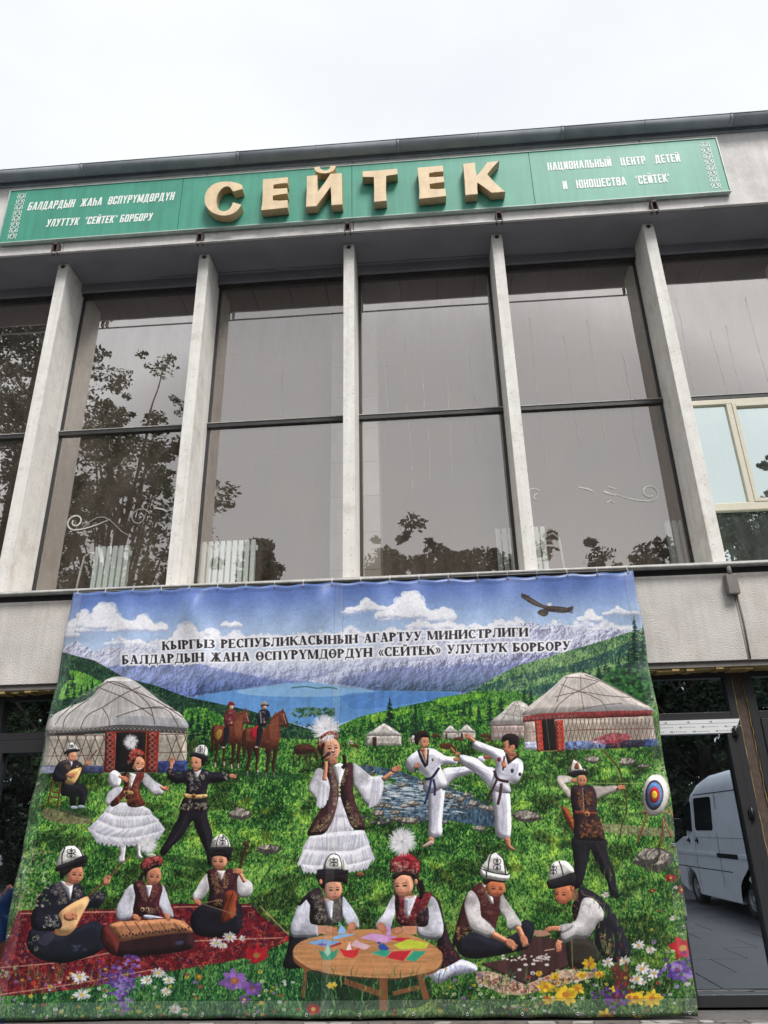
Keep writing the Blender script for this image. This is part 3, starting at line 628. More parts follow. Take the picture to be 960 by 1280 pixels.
# ------------------------------------------------------------------ street trees opposite the building (they show in the windows)
M['bark'] = mat('bark', (.085, .065, .05), .95, vary=.4, scale=5, bump=.02, bscale=12)
M['leaf'] = mat('leaf_green', (.060, .095, .030), .6, vary=.45, scale=1.4)
M['leafdark'] = mat('needle_green', (.035, .058, .028), .7, vary=.4, scale=1.2)
def leaf_cloud(bm, cl, n, size, rng, droop=0):
    """n small leaf quads in each ellipsoid clump of cl = (centre, radii)"""
    for c, r in cl:
        for _ in range(n):
            d = Vector((rng.gauss(0, 1), rng.gauss(0, 1), rng.gauss(0, 1))).normalized()*(rng.random()**.45)
            p = Vector((c[0]+d.x*r[0], c[1]+d.y*r[1], c[2]+d.z*r[2])); s = size*rng.uniform(.6, 1.3)
            u = Vector((rng.gauss(0, 1), rng.gauss(0, 1), rng.gauss(0, .6)-droop)).normalized(); v = u.cross(Vector((rng.gauss(0, 1), rng.gauss(0, 1), rng.gauss(0, 1)))).normalized()
            bm.faces.new([bm.verts.new(q) for q in (p-u*s, p-v*s*.45+u*s*.1, p+u*s, p+v*s*.45+u*s*.1)])
def broad_tree(seed, h, cr, trunk=.25, nl=120, leaf=.11, low=.22, clumps=60, mleaf='leaf', wide=.25):
    rng = random.Random(seed); t = empty('broadleaf_tree', (0, 0, 0)); bm = bmesh.new()
    b_tube(bm, [(0, 0, -.3), (.05, .02, h*.2), (-.08, .05, h*.45), (.05, 0, h*.8)], [trunk*1.2, trunk*.9, trunk*.6, trunk*.12], 9)
    cl = []
    for i in range(clumps):
        z = h*(low + (1-low)*((i+.5)/clumps)**.9); prof_ = max(wide if z > h*.6 else .10, math.sin(min(.985, max(.08, (z/h-low)/(1-low)*.90+.10))*PI))**.75
        a = rng.uniform(0, 2*PI); z += rng.uniform(-.05, .05)*h; rad = cr*prof_*rng.uniform(.2, 1.22)*(.85+.25*math.sin(3*a+z))
        c = Vector((rad*math.cos(a), rad*math.sin(a), z)); q = cr*rng.uniform(.06, .22)*(.45+.55*prof_)
        cl.append((c, (q*1.15, q*1.15, q*.75)))
        for _ in range(2): e_ = Vector((rng.gauss(0, 1), rng.gauss(0, 1), rng.gauss(0, .7))).normalized()*q*rng.uniform(1.0, 1.7); cl.append((c+e_, (q*.42, q*.42, q*.3)))
        if i % 3 == 0: z0 = z*rng.uniform(.5, .75); b_tube(bm, [(0, 0, z0), (c.x*.45, c.y*.45, z0+(z-z0)*.35), tuple(c)], [trunk*.28, trunk*.18, .02], 5)
    from_bm('trunk', bm, M['bark'], t)
    bm = bmesh.new(); leaf_cloud(bm, [k_c for k_c in cl if k_c[1][0] > cr*.07], int(nl*.8), leaf, rng); leaf_cloud(bm, [k_c for k_c in cl if k_c[1][0] <= cr*.07], int(nl*.28), leaf, rng); tag(from_bm('crown', bm, M[mleaf], t), kind='stuff'); return t
def spruce(seed, h, r, mleaf='leafdark'):
    rng = random.Random(seed); t = empty('spruce_tree', (0, 0, 0)); bm = bmesh.new()
    b_tube(bm, [(0, 0, -.3), (0, 0, h*.5), (0, 0, h*.98)], [.28, .16, .02], 8); cr_ = bmesh.new(); z = h*.12
    while z < h*.98:
        L0 = r*(1-z/h)**.8*rng.uniform(.8, 1.1)+.15; nb = 12
        for k in range(nb):
            a = rng.uniform(0, 2*PI); Lb = L0*rng.uniform(.65, 1.1); tip = Vector((math.cos(a)*Lb, math.sin(a)*Lb, z-.10*Lb+.15*rng.random()))
            b_tube(bm, [(0, 0, z), tuple(tip)], [.03, .008], 4)
            cl = []
            for s in range(7):
                f = .2+.8*s/6; c = Vector((0, 0, z)).lerp(tip, f); cl.append((c, (.30+.30*(1-f), .30+.30*(1-f), .16)))
            leaf_cloud(cr_, cl, 18, .11, rng, .5)
        z += h*.032
    from_bm('trunk', bm, M['bark'], t); tag(from_bm('crown', cr_, M[mleaf], t), kind='stuff'); return t
def place(t, x, y, s, label, sz=None, rot=0):
    t.location = (x, y, GZ); t.scale = (s, s, sz or s); t.rotation_euler = (0, 0, rot); tag(t, label, 'tree', 'street trees opposite the building'); return t
big = broad_tree(3, 17.6, 4.3, .34, 150, .10, .16, 160, wide=.42)
place(big, -11.4, -14.5, 1.0, 'tall airy broadleaf tree mirrored in the left window pane with the scroll decal')
sp = spruce(5, 36, 7.0); place(sp, -16.0, -14.5, 1.0, 'tall spruce mirrored at the far left of the windows')
t2 = broad_tree(11, 11, 3.7, .3, 150, .13, .06, 170, 'leafdark', wide=.62)
t4 = spruce(8, 12.4, 2.6)
row = [(-24, -27, 1.15, 1.2, 'dense tree at the left end of the street row'), (-18.5, -24, 1.0, 1.12, 'dense tree behind the tall spruce'), (-9.0, -23.5, .95, .98, 'dense low tree behind the tall airy tree'),
 (-5.2, -25.0, 1.0, 1.10, 'rounded tree mirrored over the longest radiator'), (-.9, -22.5, 1.1, 1.22, 'dark tree mirrored below the central window just left of the fins'), (2.6, -21.5, 1.05, 1.14, 'dark tree mirrored beside the half hidden radiator'),
 (-3.6, -20.5, .62, .98, 'small crown mirrored at the foot of the pane left of the central fin'), (.8, -21.8, .66, 1.13, 'narrow crown filling the gap in the mirrored treeline'), (4.6, -22, .7, 1.06, 'small crown mirrored behind the half hidden radiator'),
 (5.8, -22.5, 1.0, 1.02, 'dark tree mirrored low in the right window'), (9.6, -19.5, 1.0, 1.08, 'dense tree standing behind the parked van'), (13.0, -19.0, 1.0, 1.22, 'dense tree mirrored in the lower cream framed pane'),
 (17.2, -20.5, 1.2, 1.20, 'broad tree right of the van'), (23, -22, 1.2, 1.2, 'dense tree at the right end of the street row'), (-13.6, -25, 1.0, 1.1, 'dense tree between the spruce and the airy tree')]
for i, (x, y, s, sz, lb) in enumerate(row):
    t = t2 if i == 0 else copy_tree(t2); place(t, x, y, s, lb, sz, i*1.7)
for i, (x, y, s, lb) in enumerate([(-1.9, -21, 1.07, 'small spruce mirrored below the central window'), (.9, -21.5, 1.10, 'narrow spruce between the two dark mirrored trees'), (3.5, -20.5, .98, 'small spruce mirrored just left of the half hidden radiator'), (-7.4, -19.5, 1.12, 'spruce mirrored beside the longest radiator'), (7.6, -21, .96, 'small spruce mirrored low in the right window')]):
    t = t4 if i == 0 else copy_tree(t4); place(t, x, y, s, lb, None, i*1.3)
for i in range(9):
    place(copy_tree(t2), -30+i*7.3+(i%3)*.8, -31-(i%2)*2, 1.15, ['shaded tree in the rear street row, far left', 'shaded rear row tree left of the spruce', 'shaded rear row tree behind the spruce', 'shaded rear row tree behind the airy tree', 'shaded rear row tree left of the centre', 'shaded rear row tree at the centre', 'shaded rear row tree behind the van bonnet', 'shaded rear row tree right of the van', 'shaded tree in the rear street row, far right'][i], .95, i*2.3)
t3 = broad_tree(23, 15.2, 1.9, .24, 110, .12, .55, 34); place(t3, 14.6, -17.5, 1.0, 'slender taller tree mirrored in the opening sash of the cream window')
# clipped hedge behind the van
rng = random.Random(9); bm = bmesh.new(); leaf_cloud(bm, [((x*1.1, -17.6+rng.uniform(-.3, .3), 1.2), (.9, .8, 1.6)) for x in range(-24, 25)], 520, .11, rng)
tag(from_bm('hedge', bm, M['leafdark']), 'long dark hedge under the street trees behind the van', 'hedge', kind='stuff')
tag(box('street_kerb', -40, 40, -16.35, -16.2, GZ-.03, GZ+.10, M['concrete'], None, .01), kind='structure')

# ------------------------------------------------------------------ crumpled tarpaulin heaped by the left door
def tarp(name, label, cx, cy, w, d, h, cols, seed):
    rg = random.Random(seed); N_ = 34; bm = bmesh.new(); ph = [rg.uniform(0, 6.28) for _ in range(8)]
    g = []
    for j in range(N_):
        r_ = []
        for i in range(N_):
            u, v = i/(N_-1)*2-1, j/(N_-1)*2-1; rad = min(1, math.hypot(u, v)); e = max(0, 1-rad**2.4)
            cre = abs(math.sin(u*5+v*3+ph[0]))*.16 + abs(math.sin(v*8-u*3+ph[1]))*.10 + abs(math.sin(u*13+v*9+ph[2]))*.05 + rg.uniform(-.012, .012)
            r_.append(bm.verts.new((cx+u*w/2+.04*math.sin(v*9+ph[3]), cy+v*d/2+.03*math.sin(u*9+ph[4]), GZ-.005+e*h*(.78+cre*.75)*(1+.08*math.sin(u*2.3+ph[5])))))
        g.append(r_)
    for j in range(N_-1):
        for i in range(N_-1):
            f = bm.faces.new((g[j][i], g[j][i+1], g[j+1][i+1], g[j+1][i])); q = math.sin(i*.21+j*.35+ph[6])+.6*math.sin(i*.5-j*.2+ph[7]); f.material_index = 0 if q < .75 else 1
    o = from_bm(name, bm, cols, None, True); return tag(o, label, 'tarp', 'tarpaulin heap left of the banner')
M['tblue'] = mat('blue_tarpaulin', (.012, .065, .22), .35, vary=.3, scale=6)
M['torange'] = mat('orange_tarpaulin', (.42, .13, .06), .45, vary=.3, scale=6)
M['tgrey'] = mat('grey_plastic_sheet', (.28, .31, .35), .3, vary=.3, scale=5)
tarp('tarpaulin', 'crumpled blue and orange tarpaulin heaped against the left door', -5.40, -.36, 1.5, .52, 1.16, [M['tblue'], M['torange']], 4)
tarp('tarpaulin', 'grey and blue plastic sheet lying low in front of the tarpaulin heap', -5.75, -.95, 1.1, .55, .42, [M['tgrey'], M['tblue']], 8)
# ------------------------------------------------------------------ the printed banner: its artwork is painted here into one picture
CW, CH = 2100, 1366
nr = np.random.default_rng(5)
def vnoise(gx, gy, octs=4, seed=0, pers=.55):
    r = np.random.default_rng(seed); out_ = np.zeros((CH, CW), np.float32); a = 1; tot = 0
    for o in range(octs):
        g = r.random((gy+2, gx+2)).astype(np.float32); ys = np.linspace(0, gy, CH, dtype=np.float32); xs = np.linspace(0, gx, CW, dtype=np.float32)
        yi = ys.astype(int); xi = xs.astype(int); fy = (ys-yi)[:, None]; fx = (xs-xi)[None]; fy = fy*fy*(3-2*fy); fx = fx*fx*(3-2*fx)
        A = g[yi]*(1-fy) + g[yi+1]*fy; out_ += a*(A[:, xi]*(1-fx) + A[:, xi+1]*fx); tot += a; a *= pers; gx *= 2; gy *= 2
    return out_/tot
NC = vnoise(10, 7, 5, 1); NM = vnoise(60, 40, 4, 2); NF = vnoise(300, 200, 3, 3); NG = vnoise(420, 130, 3, 4); NX = vnoise(140, 12, 3, 6)
NH = vnoise(760, 300, 2, 14, .7); HF = vnoise(64, 44, 6, 51, .62); RX = np.gradient(HF, axis=1)+.6*np.gradient(HF, axis=0); RX = np.clip(RX/RX.std(), -2.5, 2.5).astype(np.float32); RT = .5+.2*RX
NF2 = nr.random((CH, CW)).astype(np.float32)
IMG = np.zeros((CH, CW, 3), np.float32)
# the four corners of the artwork in the sketch the shapes were drawn over, mapped to the sheet
src = [(92, 740), (790, 714), (869, 1265), (-4, 1273)]; dst = [(0, 0), (CW, 0), (CW, CH), (0, CH)]
A_ = []; b_ = []
for (x, y), (u, v) in zip(src, dst):
    A_ += [[x, y, 1, 0, 0, 0, -u*x, -u*y], [0, 0, 0, x, y, 1, -v*x, -v*y]]; b_ += [u, v]
HM = np.append(np.linalg.solve(np.array(A_, float), np.array(b_, float)), 1).reshape(3, 3)
FR = [0, 0, 1.0]
def fr(ox, oy, s): FR[:] = [ox, oy, s]
def tx(p):
    p = np.asarray(p, float).reshape(-1, 2); q = np.c_[FR[0]+p[:, 0]/FR[2], FR[1]+p[:, 1]/FR[2], np.ones(len(p))] @ HM.T
    return q[:, :2]/q[:, 2:]
Yg, Xg = np.mgrid[0:CH, 0:CW].astype(np.float32)
HI = np.linalg.inv(HM); den = HI[2, 0]*Xg + HI[2, 1]*Yg + HI[2, 2]
PX = (HI[0, 0]*Xg + HI[0, 1]*Yg + HI[0, 2])/den; PY = (HI[1, 0]*Xg + HI[1, 1]*Yg + HI[1, 2])/den
def smooth(P, closed=True, k=5):
    P = np.asarray(P, float); n = len(P); o = []
    for i in range(n if closed else n-1):
        p0 = P[(i-1) % n] if closed or i else P[0]; p1 = P[i]; p2 = P[(i+1) % n]; p3 = P[(i+2) % n] if closed or i+2 < n else P[-1]
        for j in range(k):
            t = j/k; o.append(.5*((2*p1)+(-p0+p2)*t+(2*p0-5*p1+4*p2-p3)*t*t+(-p0+3*p1-3*p2+p3)*t**3))
    if not closed: o.append(P[-1])
    return np.array(o)
def mask_c(Q):
    x0, y0 = np.floor(Q.min(0)).astype(int); x1, y1 = np.ceil(Q.max(0)).astype(int)
    x0 = max(x0, 0); y0 = max(y0, 0); x1 = min(x1+1, CW); y1 = min(y1+1, CH)
    if x1 <= x0 or y1 <= y0: return None
    t = np.zeros((y1-y0, x1-x0+1), np.int32); R_ = np.roll(Q, -1, 0)
    for (ax, ay), (bx, by) in zip(Q, R_):
        if ay == by: continue
        if ay > by: ax, ay, bx, by = bx, by, ax, ay
        r0 = max(int(math.ceil(ay-.5)), y0); r1 = min(int(math.ceil(by-.5)), y1)
        if r1 <= r0: continue
        rows = np.arange(r0, r1); xc = ax + (rows+.5-ay)*(bx-ax)/(by-ay); c = np.clip(np.ceil(xc-.5).astype(int)-x0, 0, x1-x0); np.add.at(t, (rows-y0, c), 1)
    return (np.cumsum(t, 1)[:, :-1] % 2).astype(bool), x0, y0, x1, y1
VOL = [0.0]
def bblur(x, r):
    for ax in (0, 1):
        p = [(0, 0), (0, 0)]; p[ax] = (r+1, r); c = np.cumsum(np.pad(x, p), axis=ax); n = x.shape[ax]; x = (np.take(c, range(2*r+1, 2*r+1+n), axis=ax)-np.take(c, range(0, n), axis=ax))/(2*r+1)
    return x
def paint(m, col, a=1.0, tex=None, amp=.15, grad=None):
    if m is None: return
    k, x0, y0, x1, y1 = m; s = IMG[y0:y1, x0:x1]; c = np.broadcast_to(np.asarray(col, np.float32), s.shape)
    if grad is not None:
        g = np.linspace(0, 1, y1-y0, dtype=np.float32)[:, None, None]; c = c*(1-g) + np.asarray(grad, np.float32)*g
    if tex is not None: c = c*(1+amp*2*(tex[y0:y1, x0:x1, None]-.5))
    sz = min(k.shape)
    if VOL[0] and sz > 9 and a > .8:           # rounded body: lit towards the upper right, falling off at the rim
        r = max(2, min(14, sz//6)); e = bblur(bblur(k.astype(np.float32), r), max(1, r//2)); q = np.gradient(e)
        sh_ = 1 + VOL[0]*(np.clip((q[0]*.8-q[1]*.6)*r*2.2, -.5, .5) - .40*(1-np.clip(e*1.3-.1, 0, 1))); c = c*sh_[..., None]
    s[k] = s[k]*(1-a) + c[k]*a
def poly(P, col, a=1.0, sm=True, tex=None, amp=.15, grad=None):
    P = np.asarray(P, float).reshape(-1, 2); paint(mask_c(tx(smooth(P) if sm and len(P) > 3 else P)), col, a, tex, amp, grad)
def ell(cx, cy, rx, ry, col, rot=0, a=1.0, tex=None, amp=.15, n=20, grad=None):
    t = np.linspace(0, 2*PI, n, endpoint=False); x = rx*np.cos(t); y = ry*np.sin(t); c, s = math.cos(rot), math.sin(rot)
    poly(np.c_[cx+x*c-y*s, cy+x*s+y*c], col, a, False, tex, amp, grad)
def line(P, w, col, a=1.0, sm=True, w2=None):
    P = np.asarray(P, float).reshape(-1, 2); P = smooth(P, False) if sm and len(P) > 2 else P; d = np.gradient(P, axis=0); d /= np.linalg.norm(d, axis=1)[:, None]+1e-9
    n = np.c_[-d[:, 1], d[:, 0]]; ww = (np.linspace(w, w if w2 is None else w2, len(P))/2)[:, None]; paint(mask_c(tx(np.r_[P+n*ww, (P-n*ww)[::-1]])), col, a)
def curls(P, n, col, size, w=1.2, a=.85, seed=1):
    """embroidery: small hooked strokes scattered inside an outline"""
    P = np.asarray(P, float).reshape(-1, 2); r = np.random.default_rng(seed); lo, hi = P.min(0), P.max(0); k = 0; tries = 0
    while k < n and tries < n*12:
        tries += 1; q = r.uniform(lo, hi); ins = False; j = len(P)-1
        for i in range(len(P)):
            if (P[i, 1] > q[1]) != (P[j, 1] > q[1]) and q[0] < (P[j, 0]-P[i, 0])*(q[1]-P[i, 1])/(P[j, 1]-P[i, 1])+P[i, 0]: ins = not ins
            j = i
        if not ins: continue
        k += 1; t0 = r.uniform(0, 6.28); s = r.choice([-1, 1]); t = np.linspace(0, 4.2, 7); rad = size*(1-.55*t/4.2)*r.uniform(.6, 1.2)
        line(np.c_[q[0]+rad*np.cos(t0+s*t), q[1]+rad*np.sin(t0+s*t)], w, np.asarray(col)*r.uniform(.7, 1.1), a, sm=False)
def dots(x0, x1, y0, y1, n, cols, r0, r1, a=.9, seed=0, asp=1.0):
    r = np.random.default_rng(seed)
    for _ in range(n):
        ell(r.uniform(x0, x1), r.uniform(y0, y1), *(lambda q: (q, q*asp))(r.uniform(r0, r1)), cols[r.integers(len(cols))], a=a, n=7)
def L3(a, b, t): return np.asarray(a, np.float32)*(1-t) + np.asarray(b, np.float32)*t
def ss(x, a, b): t = np.clip((x-a)/(b-a), 0, 1); return t*t*(3-2*t)
# --- sky
fr(0, 0, 1); rel = (PY - (743-PX*.036))    # depth below the top edge
IMG[:] = L3((86, 112, 178), (92, 126, 186), 0)
IMG[:] += (np.asarray((80, 76, 42), np.float32))*ss(rel, 0, 62)[..., None]
IMG *= (.94+.12*NC)[..., None]
def cloud(cx, cy, w, h, seed, dens=1.0):
    r = np.random.default_rng(seed)
    for sh in (0, 1, 2):
        for i in range(int(120*dens)):
            t = r.uniform(-1, 1); hh = h*(1-abs(t)**1.6)*(.55+.45*math.sin(t*5+seed)); x = cx+t*w; y = cy-hh*r.uniform(0, .9)+ (1 if sh == 0 else 0)
            q = h*r.uniform(.10, .27)*(1-.35*abs(t)); c = ((168, 176, 205), (205, 208, 222), (232, 232, 238))[sh]
            ell(x-(0, .5, 1.2)[sh], y-(0, 1.3, 2.8)[sh], q*1.1, q*.85, c, a=(.45, .5, .65)[sh], n=9)
IMG[:] = L3(IMG, (214, 218, 232), 0) if 0 else IMG
for a in [(130, 785, 44, 36, 1), (108, 783, 26, 20, 2), (188, 787, 24, 20, 3), (250, 803, 32, 30, 4), (292, 783, 13, 8, 5), (205, 812, 42, 12, 6), (330, 800, 40, 8, 7), (462, 763, 26, 15, 8), (522, 772, 48, 36, 9), (505, 771, 30, 16, 10), (545, 785, 34, 14, 11), (615, 788, 30, 16, 12), (645, 782, 22, 10, 13), (738, 775, 14, 14, 14), (774, 769, 22, 8, 15), (700, 790, 44, 7, 16), (90, 790, 14, 6, 17), (143, 790, 8, 4, 18), (92, 795, 10, 9, 21), (437, 767, 8, 4, 22)]: cloud(*a)
for i in range(26): cloud(160+i*24+(i%3)*5, 806-i*.9+(i%2)*5, 26, 11+4*math.sin(i*2.3), 60+i, .5)
# --- far snow range and the blue mountains
def ridge(pts, base, cols, seed, snow=0, jag=2.0, tex=NM, rib=1.0):
    """a mountain body below a jagged crest, with slanting ribs of light and shade and snow near the crest"""
    fr(0, 0, 1); r = np.random.default_rng(seed); P = []
    for (x0, y0), (x1, y1) in zip(pts, pts[1:]):
        n = max(2, int((x1-x0)/1.6))
        for i in range(n): t = i/n; P.append((x0+(x1-x0)*t, y0+(y1-y0)*t + r.uniform(-jag, jag)))
    P.append(pts[-1]); P = np.array(P); bx = [(pts[-1][0], base[-1][1])] + base[::-1]
    m = mask_c(tx(np.r_[P, np.array(base[::-1], float)])); k, x0, y0, x1, y1 = m
    px = PX[y0:y1, x0:x1]; py = PY[y0:y1, x0:x1]; top = np.interp(px, P[:, 0], P[:, 1]); dep = py-top
    rb = RX[y0:y1, x0:x1]*1.1 + (NF[y0:y1, x0:x1]-.5)*.9
    t = np.clip(dep/ max(8, (np.array(base)[:, 1].max()-P[:, 1].min())), 0, 1)[..., None]; c = L3(cols[0], cols[1], t)*(1+.26*rib*np.clip(rb, -1.2, 1.2))[..., None]
    if snow:
        s = np.clip((snow-dep)/snow*1.4 + rb*.55 - .35, 0, 1)[..., None]; c = c*(1-s*.85) + np.asarray((226, 228, 240), np.float32)*s*.85
    s = IMG[y0:y1, x0:x1]; s[k] = c[k]
ridge([(78, 806), (90, 803), (99, 800), (110, 808), (121, 813), (134, 808), (150, 807), (163, 812), (180, 806), (200, 812), (240, 818), (300, 822), (360, 826), (400, 824), (440, 816), (500, 800), (560, 792), (620, 784), (646, 781), (666, 775), (683, 781), (703, 779), (712, 783), (733, 785), (747, 789), (762, 784), (774, 789), (800, 786)], [(78, 880), (800, 880)], [(140, 140, 182), (116, 122, 172)], 2, 24, 2.0)
# haze band behind the lettering
hz = np.exp(-((PY-(832-PX*.036))/17)**2)*(1-.75*ss(PX, 690, 790))*(1-.4*ss(-PX, -190, -90)); IMG += (np.asarray((226, 228, 238), np.float32)-IMG)*(hz*.72)[..., None]
ridge([(120, 836), (160, 829), (200, 827), (228, 831), (250, 829), (290, 838), (330, 844), (385, 849)], [(120, 880), (255, 868), (296, 862), (334, 858), (388, 850)], [(122, 130, 176), (84, 104, 164)], 5, 0, 1.2)
ridge([(380, 851), (410, 842), (440, 833), (480, 826), (520, 824), (560, 820), (600, 818), (650, 812), (700, 806), (740, 800), (800, 792)], [(380, 853), (432, 860), (478, 862), (576, 864), (640, 880), (800, 880)], [(142, 142, 182), (74, 100, 124)], 7, 12, 1.6)
ridge([(430, 846), (470, 838), (505, 832), (540, 836), (585, 828), (620, 832), (660, 826), (700, 834)], [(430, 858), (478, 861), (576, 863), (640, 868), (700, 868)], [(104, 110, 158), (58, 84, 100)], 11, 0, 1.8)
ridge([(250, 846), (285, 838), (310, 842), (345, 848), (382, 851)], [(250, 868), (296, 861), (334, 857), (382, 852)], [(84, 96, 150), (60, 84, 120)], 12, 0, 1.2)
IMG += (np.asarray((176, 190, 222), np.float32)-IMG)*(np.exp(-((PY-(846-PX*.012))/13)**2)*.34)[..., None]
# --- lake
poly([(235, 872), (296, 861), (334, 857), (388, 849.5), (432, 858), (478, 861), (580, 863), (560, 874), (500, 885), (452, 894), (420, 904), (380, 905), (330, 890), (280, 880)], (92, 140, 196), sm=False, tex=NX, amp=.10)
s_ = (ss(PY, 846, 872)*(1-ss(PY, 872, 902)))
poly([(300, 861), (388, 850.5), (470, 861), (420, 868), (330, 868)], (165, 200, 224), .5)
poly([(440, 864), (575, 865), (520, 876), (455, 884), (438, 880)], (72, 116, 184), .6, tex=NX)
line([(366, 858), (384, 856), (398, 858), (412, 857), (424, 859)], 1.6, (58, 92, 92), .85)
for i in range(60): yy = 864+(i*.618%1)*34; xx = 300+(i*.377%1)*240; line([(xx, yy), (xx+9, yy+.2)], .5, (176, 206, 228), .28, sm=False)
# --- green slopes, then the meadow down to the bottom of the sheet
def grass(x0, y0, x1, y1, pts, lo, mid, hi, sm=False, bright=0.0, blade=NG, relief=.10):
    fr(0, 0, 1); m = mask_c(tx(smooth(pts) if sm else np.array(pts, float)))
    if m is None: return
    k, a, b, c, d = m; g = blade[b:d, a:c]; q = np.clip(.5 + (NH[b:d, a:c]-.5)*1.9 + (g-.5)*1.0 + (NF2[b:d, a:c]-.5)*.35 + (NM[b:d, a:c]-.5)*.7 + (NC[b:d, a:c]-.5)*.9 + bright, 0, 1)[..., None]
    col = np.where(q < .5, L3(lo, mid, q*2), L3(mid, hi, q*2-1)); IMG[b:d, a:c][k] = (col*(1+relief*RX[b:d, a:c, None]))[k]
G0, G1, G2 = (12, 46, 22), (52, 112, 42), (136, 178, 80)
grass(0, 0, 0, 0, [(76, 812), (95, 818), (119, 824), (159, 846), (199, 856), (238, 870), (277, 878), (315, 886), (371, 903), (400, 912), (400, 960), (40, 960)], (14, 34, 34), (26, 60, 42), (70, 110, 60), bright=-.12)
for P in ([(88, 836), (112, 842), (135, 856), (120, 858), (95, 850)], [(84, 850), (105, 850), (122, 862), (88, 872), (76, 870)], [(236, 884), (262, 884), (300, 900), (335, 908), (300, 912), (240, 900)], [(240, 905), (300, 915), (300, 935), (240, 930)]): grass(0, 0, 0, 0, P, (30, 80, 30), (62, 128, 44), (120, 170, 70), True, .1)
grass(0, 0, 0, 0, [(560, 880), (590, 862), (620, 845), (646, 831), (680, 821), (714, 811), (752, 800), (783, 790), (800, 785), (830, 960), (560, 960)], (34, 70, 52), (72, 116, 72), (140, 168, 110), bright=.0)
for P, b in (([(600, 858), (650, 842), (700, 832), (740, 820), (790, 800), (795, 812), (740, 834), (690, 842), (640, 856), (600, 872)], -.35), ([(640, 868), (690, 852), (740, 846), (790, 826), (800, 860), (700, 880)], -.35), ([(655, 835), (714, 816), (760, 802), (720, 822), (680, 834)], .2), ([(640, 850), (660, 846), (650, 862), (620, 870)], .1)): grass(0, 0, 0, 0, P, (30, 62, 66), (62, 104, 78), (130, 160, 100), True, b)
grass(0, 0, 0, 0, [(395, 914), (425, 905), (452, 893), (500, 882), (560, 870), (600, 862), (650, 862), (700, 880), (840, 880), (840, 960), (395, 960)], G0, (50, 112, 42), (116, 166, 70), bright=.0)
for P in ([(545, 872), (580, 866), (610, 866), (580, 876), (556, 880)], [(530, 897), (580, 885), (640, 880), (600, 897), (560, 905)], [(470, 890), (520, 884), (500, 893), (470, 900)]): grass(0, 0, 0, 0, P, (46, 104, 30), (84, 148, 44), (136, 184, 70), True, .15)
grass(0, 0, 0, 0, [(56, 935), (160, 928), (260, 912), (330, 918), (400, 922), (470, 922), (560, 914), (640, 916), (812, 918), (845, 1000), (862, 1110), (875, 1280), (-10, 1280), (20, 1120), (40, 1010)], G0, G1, G2)
sh = vnoise(26, 34, 3, 31); nearm = ss(PY, 915, 930); IMG *= (1-nearm*.42*ss(sh, .50, .68))[..., None]     # clumps of taller, darker grass
IMG += (np.asarray((80, 70, 16), np.float32))*(nearm*ss(vnoise(34, 40, 3, 33), .60, .78)*.55)[..., None]
IMG *= (1-.26*ss(PY, 1060, 1230))[..., None]
rb = np.random.default_rng(77)
for _ in range(8500):                       # blades and small blossoms
    y = 925+350*rb.random()**.8; x = rb.uniform(-10, 880); h = (1.5+(y-925)/80)*rb.uniform(.5, 1.5); c = [(126, 172, 70), (84, 140, 50), (20, 58, 26), (16, 48, 24), (150, 180, 90)][rb.integers(5)]
    line([(x, y), (x+rb.uniform(-.5, .5)*h, y-h)], .55+(y-925)/700, c, .55, sm=False, w2=.2)
for _ in range(3200):
    y = 930+330*rb.random(); x = rb.uniform(-10, 880); ell(x, y, .55+(y-900)/900*rb.uniform(.5, 1), .5+(y-900)/900*rb.uniform(.3, 1), [(205, 215, 190), (190, 180, 70), (220, 225, 215), (160, 110, 80), (170, 190, 90)][rb.integers(5)], a=.75, n=6)
# --- conifers
def conif(x, yb, h, w, col=(12, 36, 28), seed=0):
    fr(0, 0, 1); r = np.random.default_rng(int(x*7+seed)); y = yb; n = max(7, int(h/3)); P = []
    line([(x, yb), (x, yb-h)], w*.10, np.asarray(col)*.7, sm=False, w2=.3)
    for i in range(n*5):
        t = r.random(); hw = w*.62*(1-t)**.85*r.uniform(.5, 1.1); y = yb-h*.05-h*.95*t; s = r.choice([-1, 1])
        poly([(x, y-h/n*.35), (x+s*hw, y+h/n*.35), (x+s*hw*.5, y+h/n*.5), (x, y+h/n*.2)], np.asarray(col)*r.uniform(.6, 1.6), .9, sm=False)
for t in [(86, 880, 30, 12), (95, 878, 26, 10), (104, 872, 18, 9), (112, 866, 14, 8), (125, 868, 14, 8), (244, 924, 42, 13), (260, 925, 28, 12), (272, 922, 14, 7), (150, 860, 8, 5), (225, 884, 10, 6), (232, 900, 18, 7), (286, 905, 8, 5), (296, 902, 8, 5),
          (489, 912, 44, 19), (505, 914, 22, 10), (521, 918, 40, 15), (541, 912, 18, 9), (600, 902, 26, 10), (614, 905, 36, 14), (628, 905, 44, 16), (640, 900, 20, 10), (657, 905, 50, 19), (673, 890, 18, 8), (649, 903, 18, 8), (432, 918, 9, 6), (446, 919, 8, 6), (453, 918, 7, 5), (560, 895, 9, 5), (575, 893, 8, 5),
          (746, 862, 36, 16), (762, 868, 30, 14), (775, 870, 26, 14), (735, 858, 22, 12), (789, 880, 112, 30), (799, 880, 100, 22), (782, 872, 60, 22), (770, 852, 34, 12), (754, 846, 24, 10), (728, 852, 20, 9), (716, 848, 16, 8), (582, 893, 20, 9), (590, 897, 24, 9), (664, 880, 24, 10), (683, 874, 20, 9), (92, 860, 22, 9), (118, 872, 26, 9), (252, 918, 34, 11), (264, 912, 22, 9), (280, 915, 18, 8), (312, 908, 9, 5), (345, 912, 9, 5), (410, 914, 12, 6), (424, 912, 14, 6), (466, 908, 14, 6), (476, 900, 10, 5), (530, 906, 16, 7)]: conif(*t)
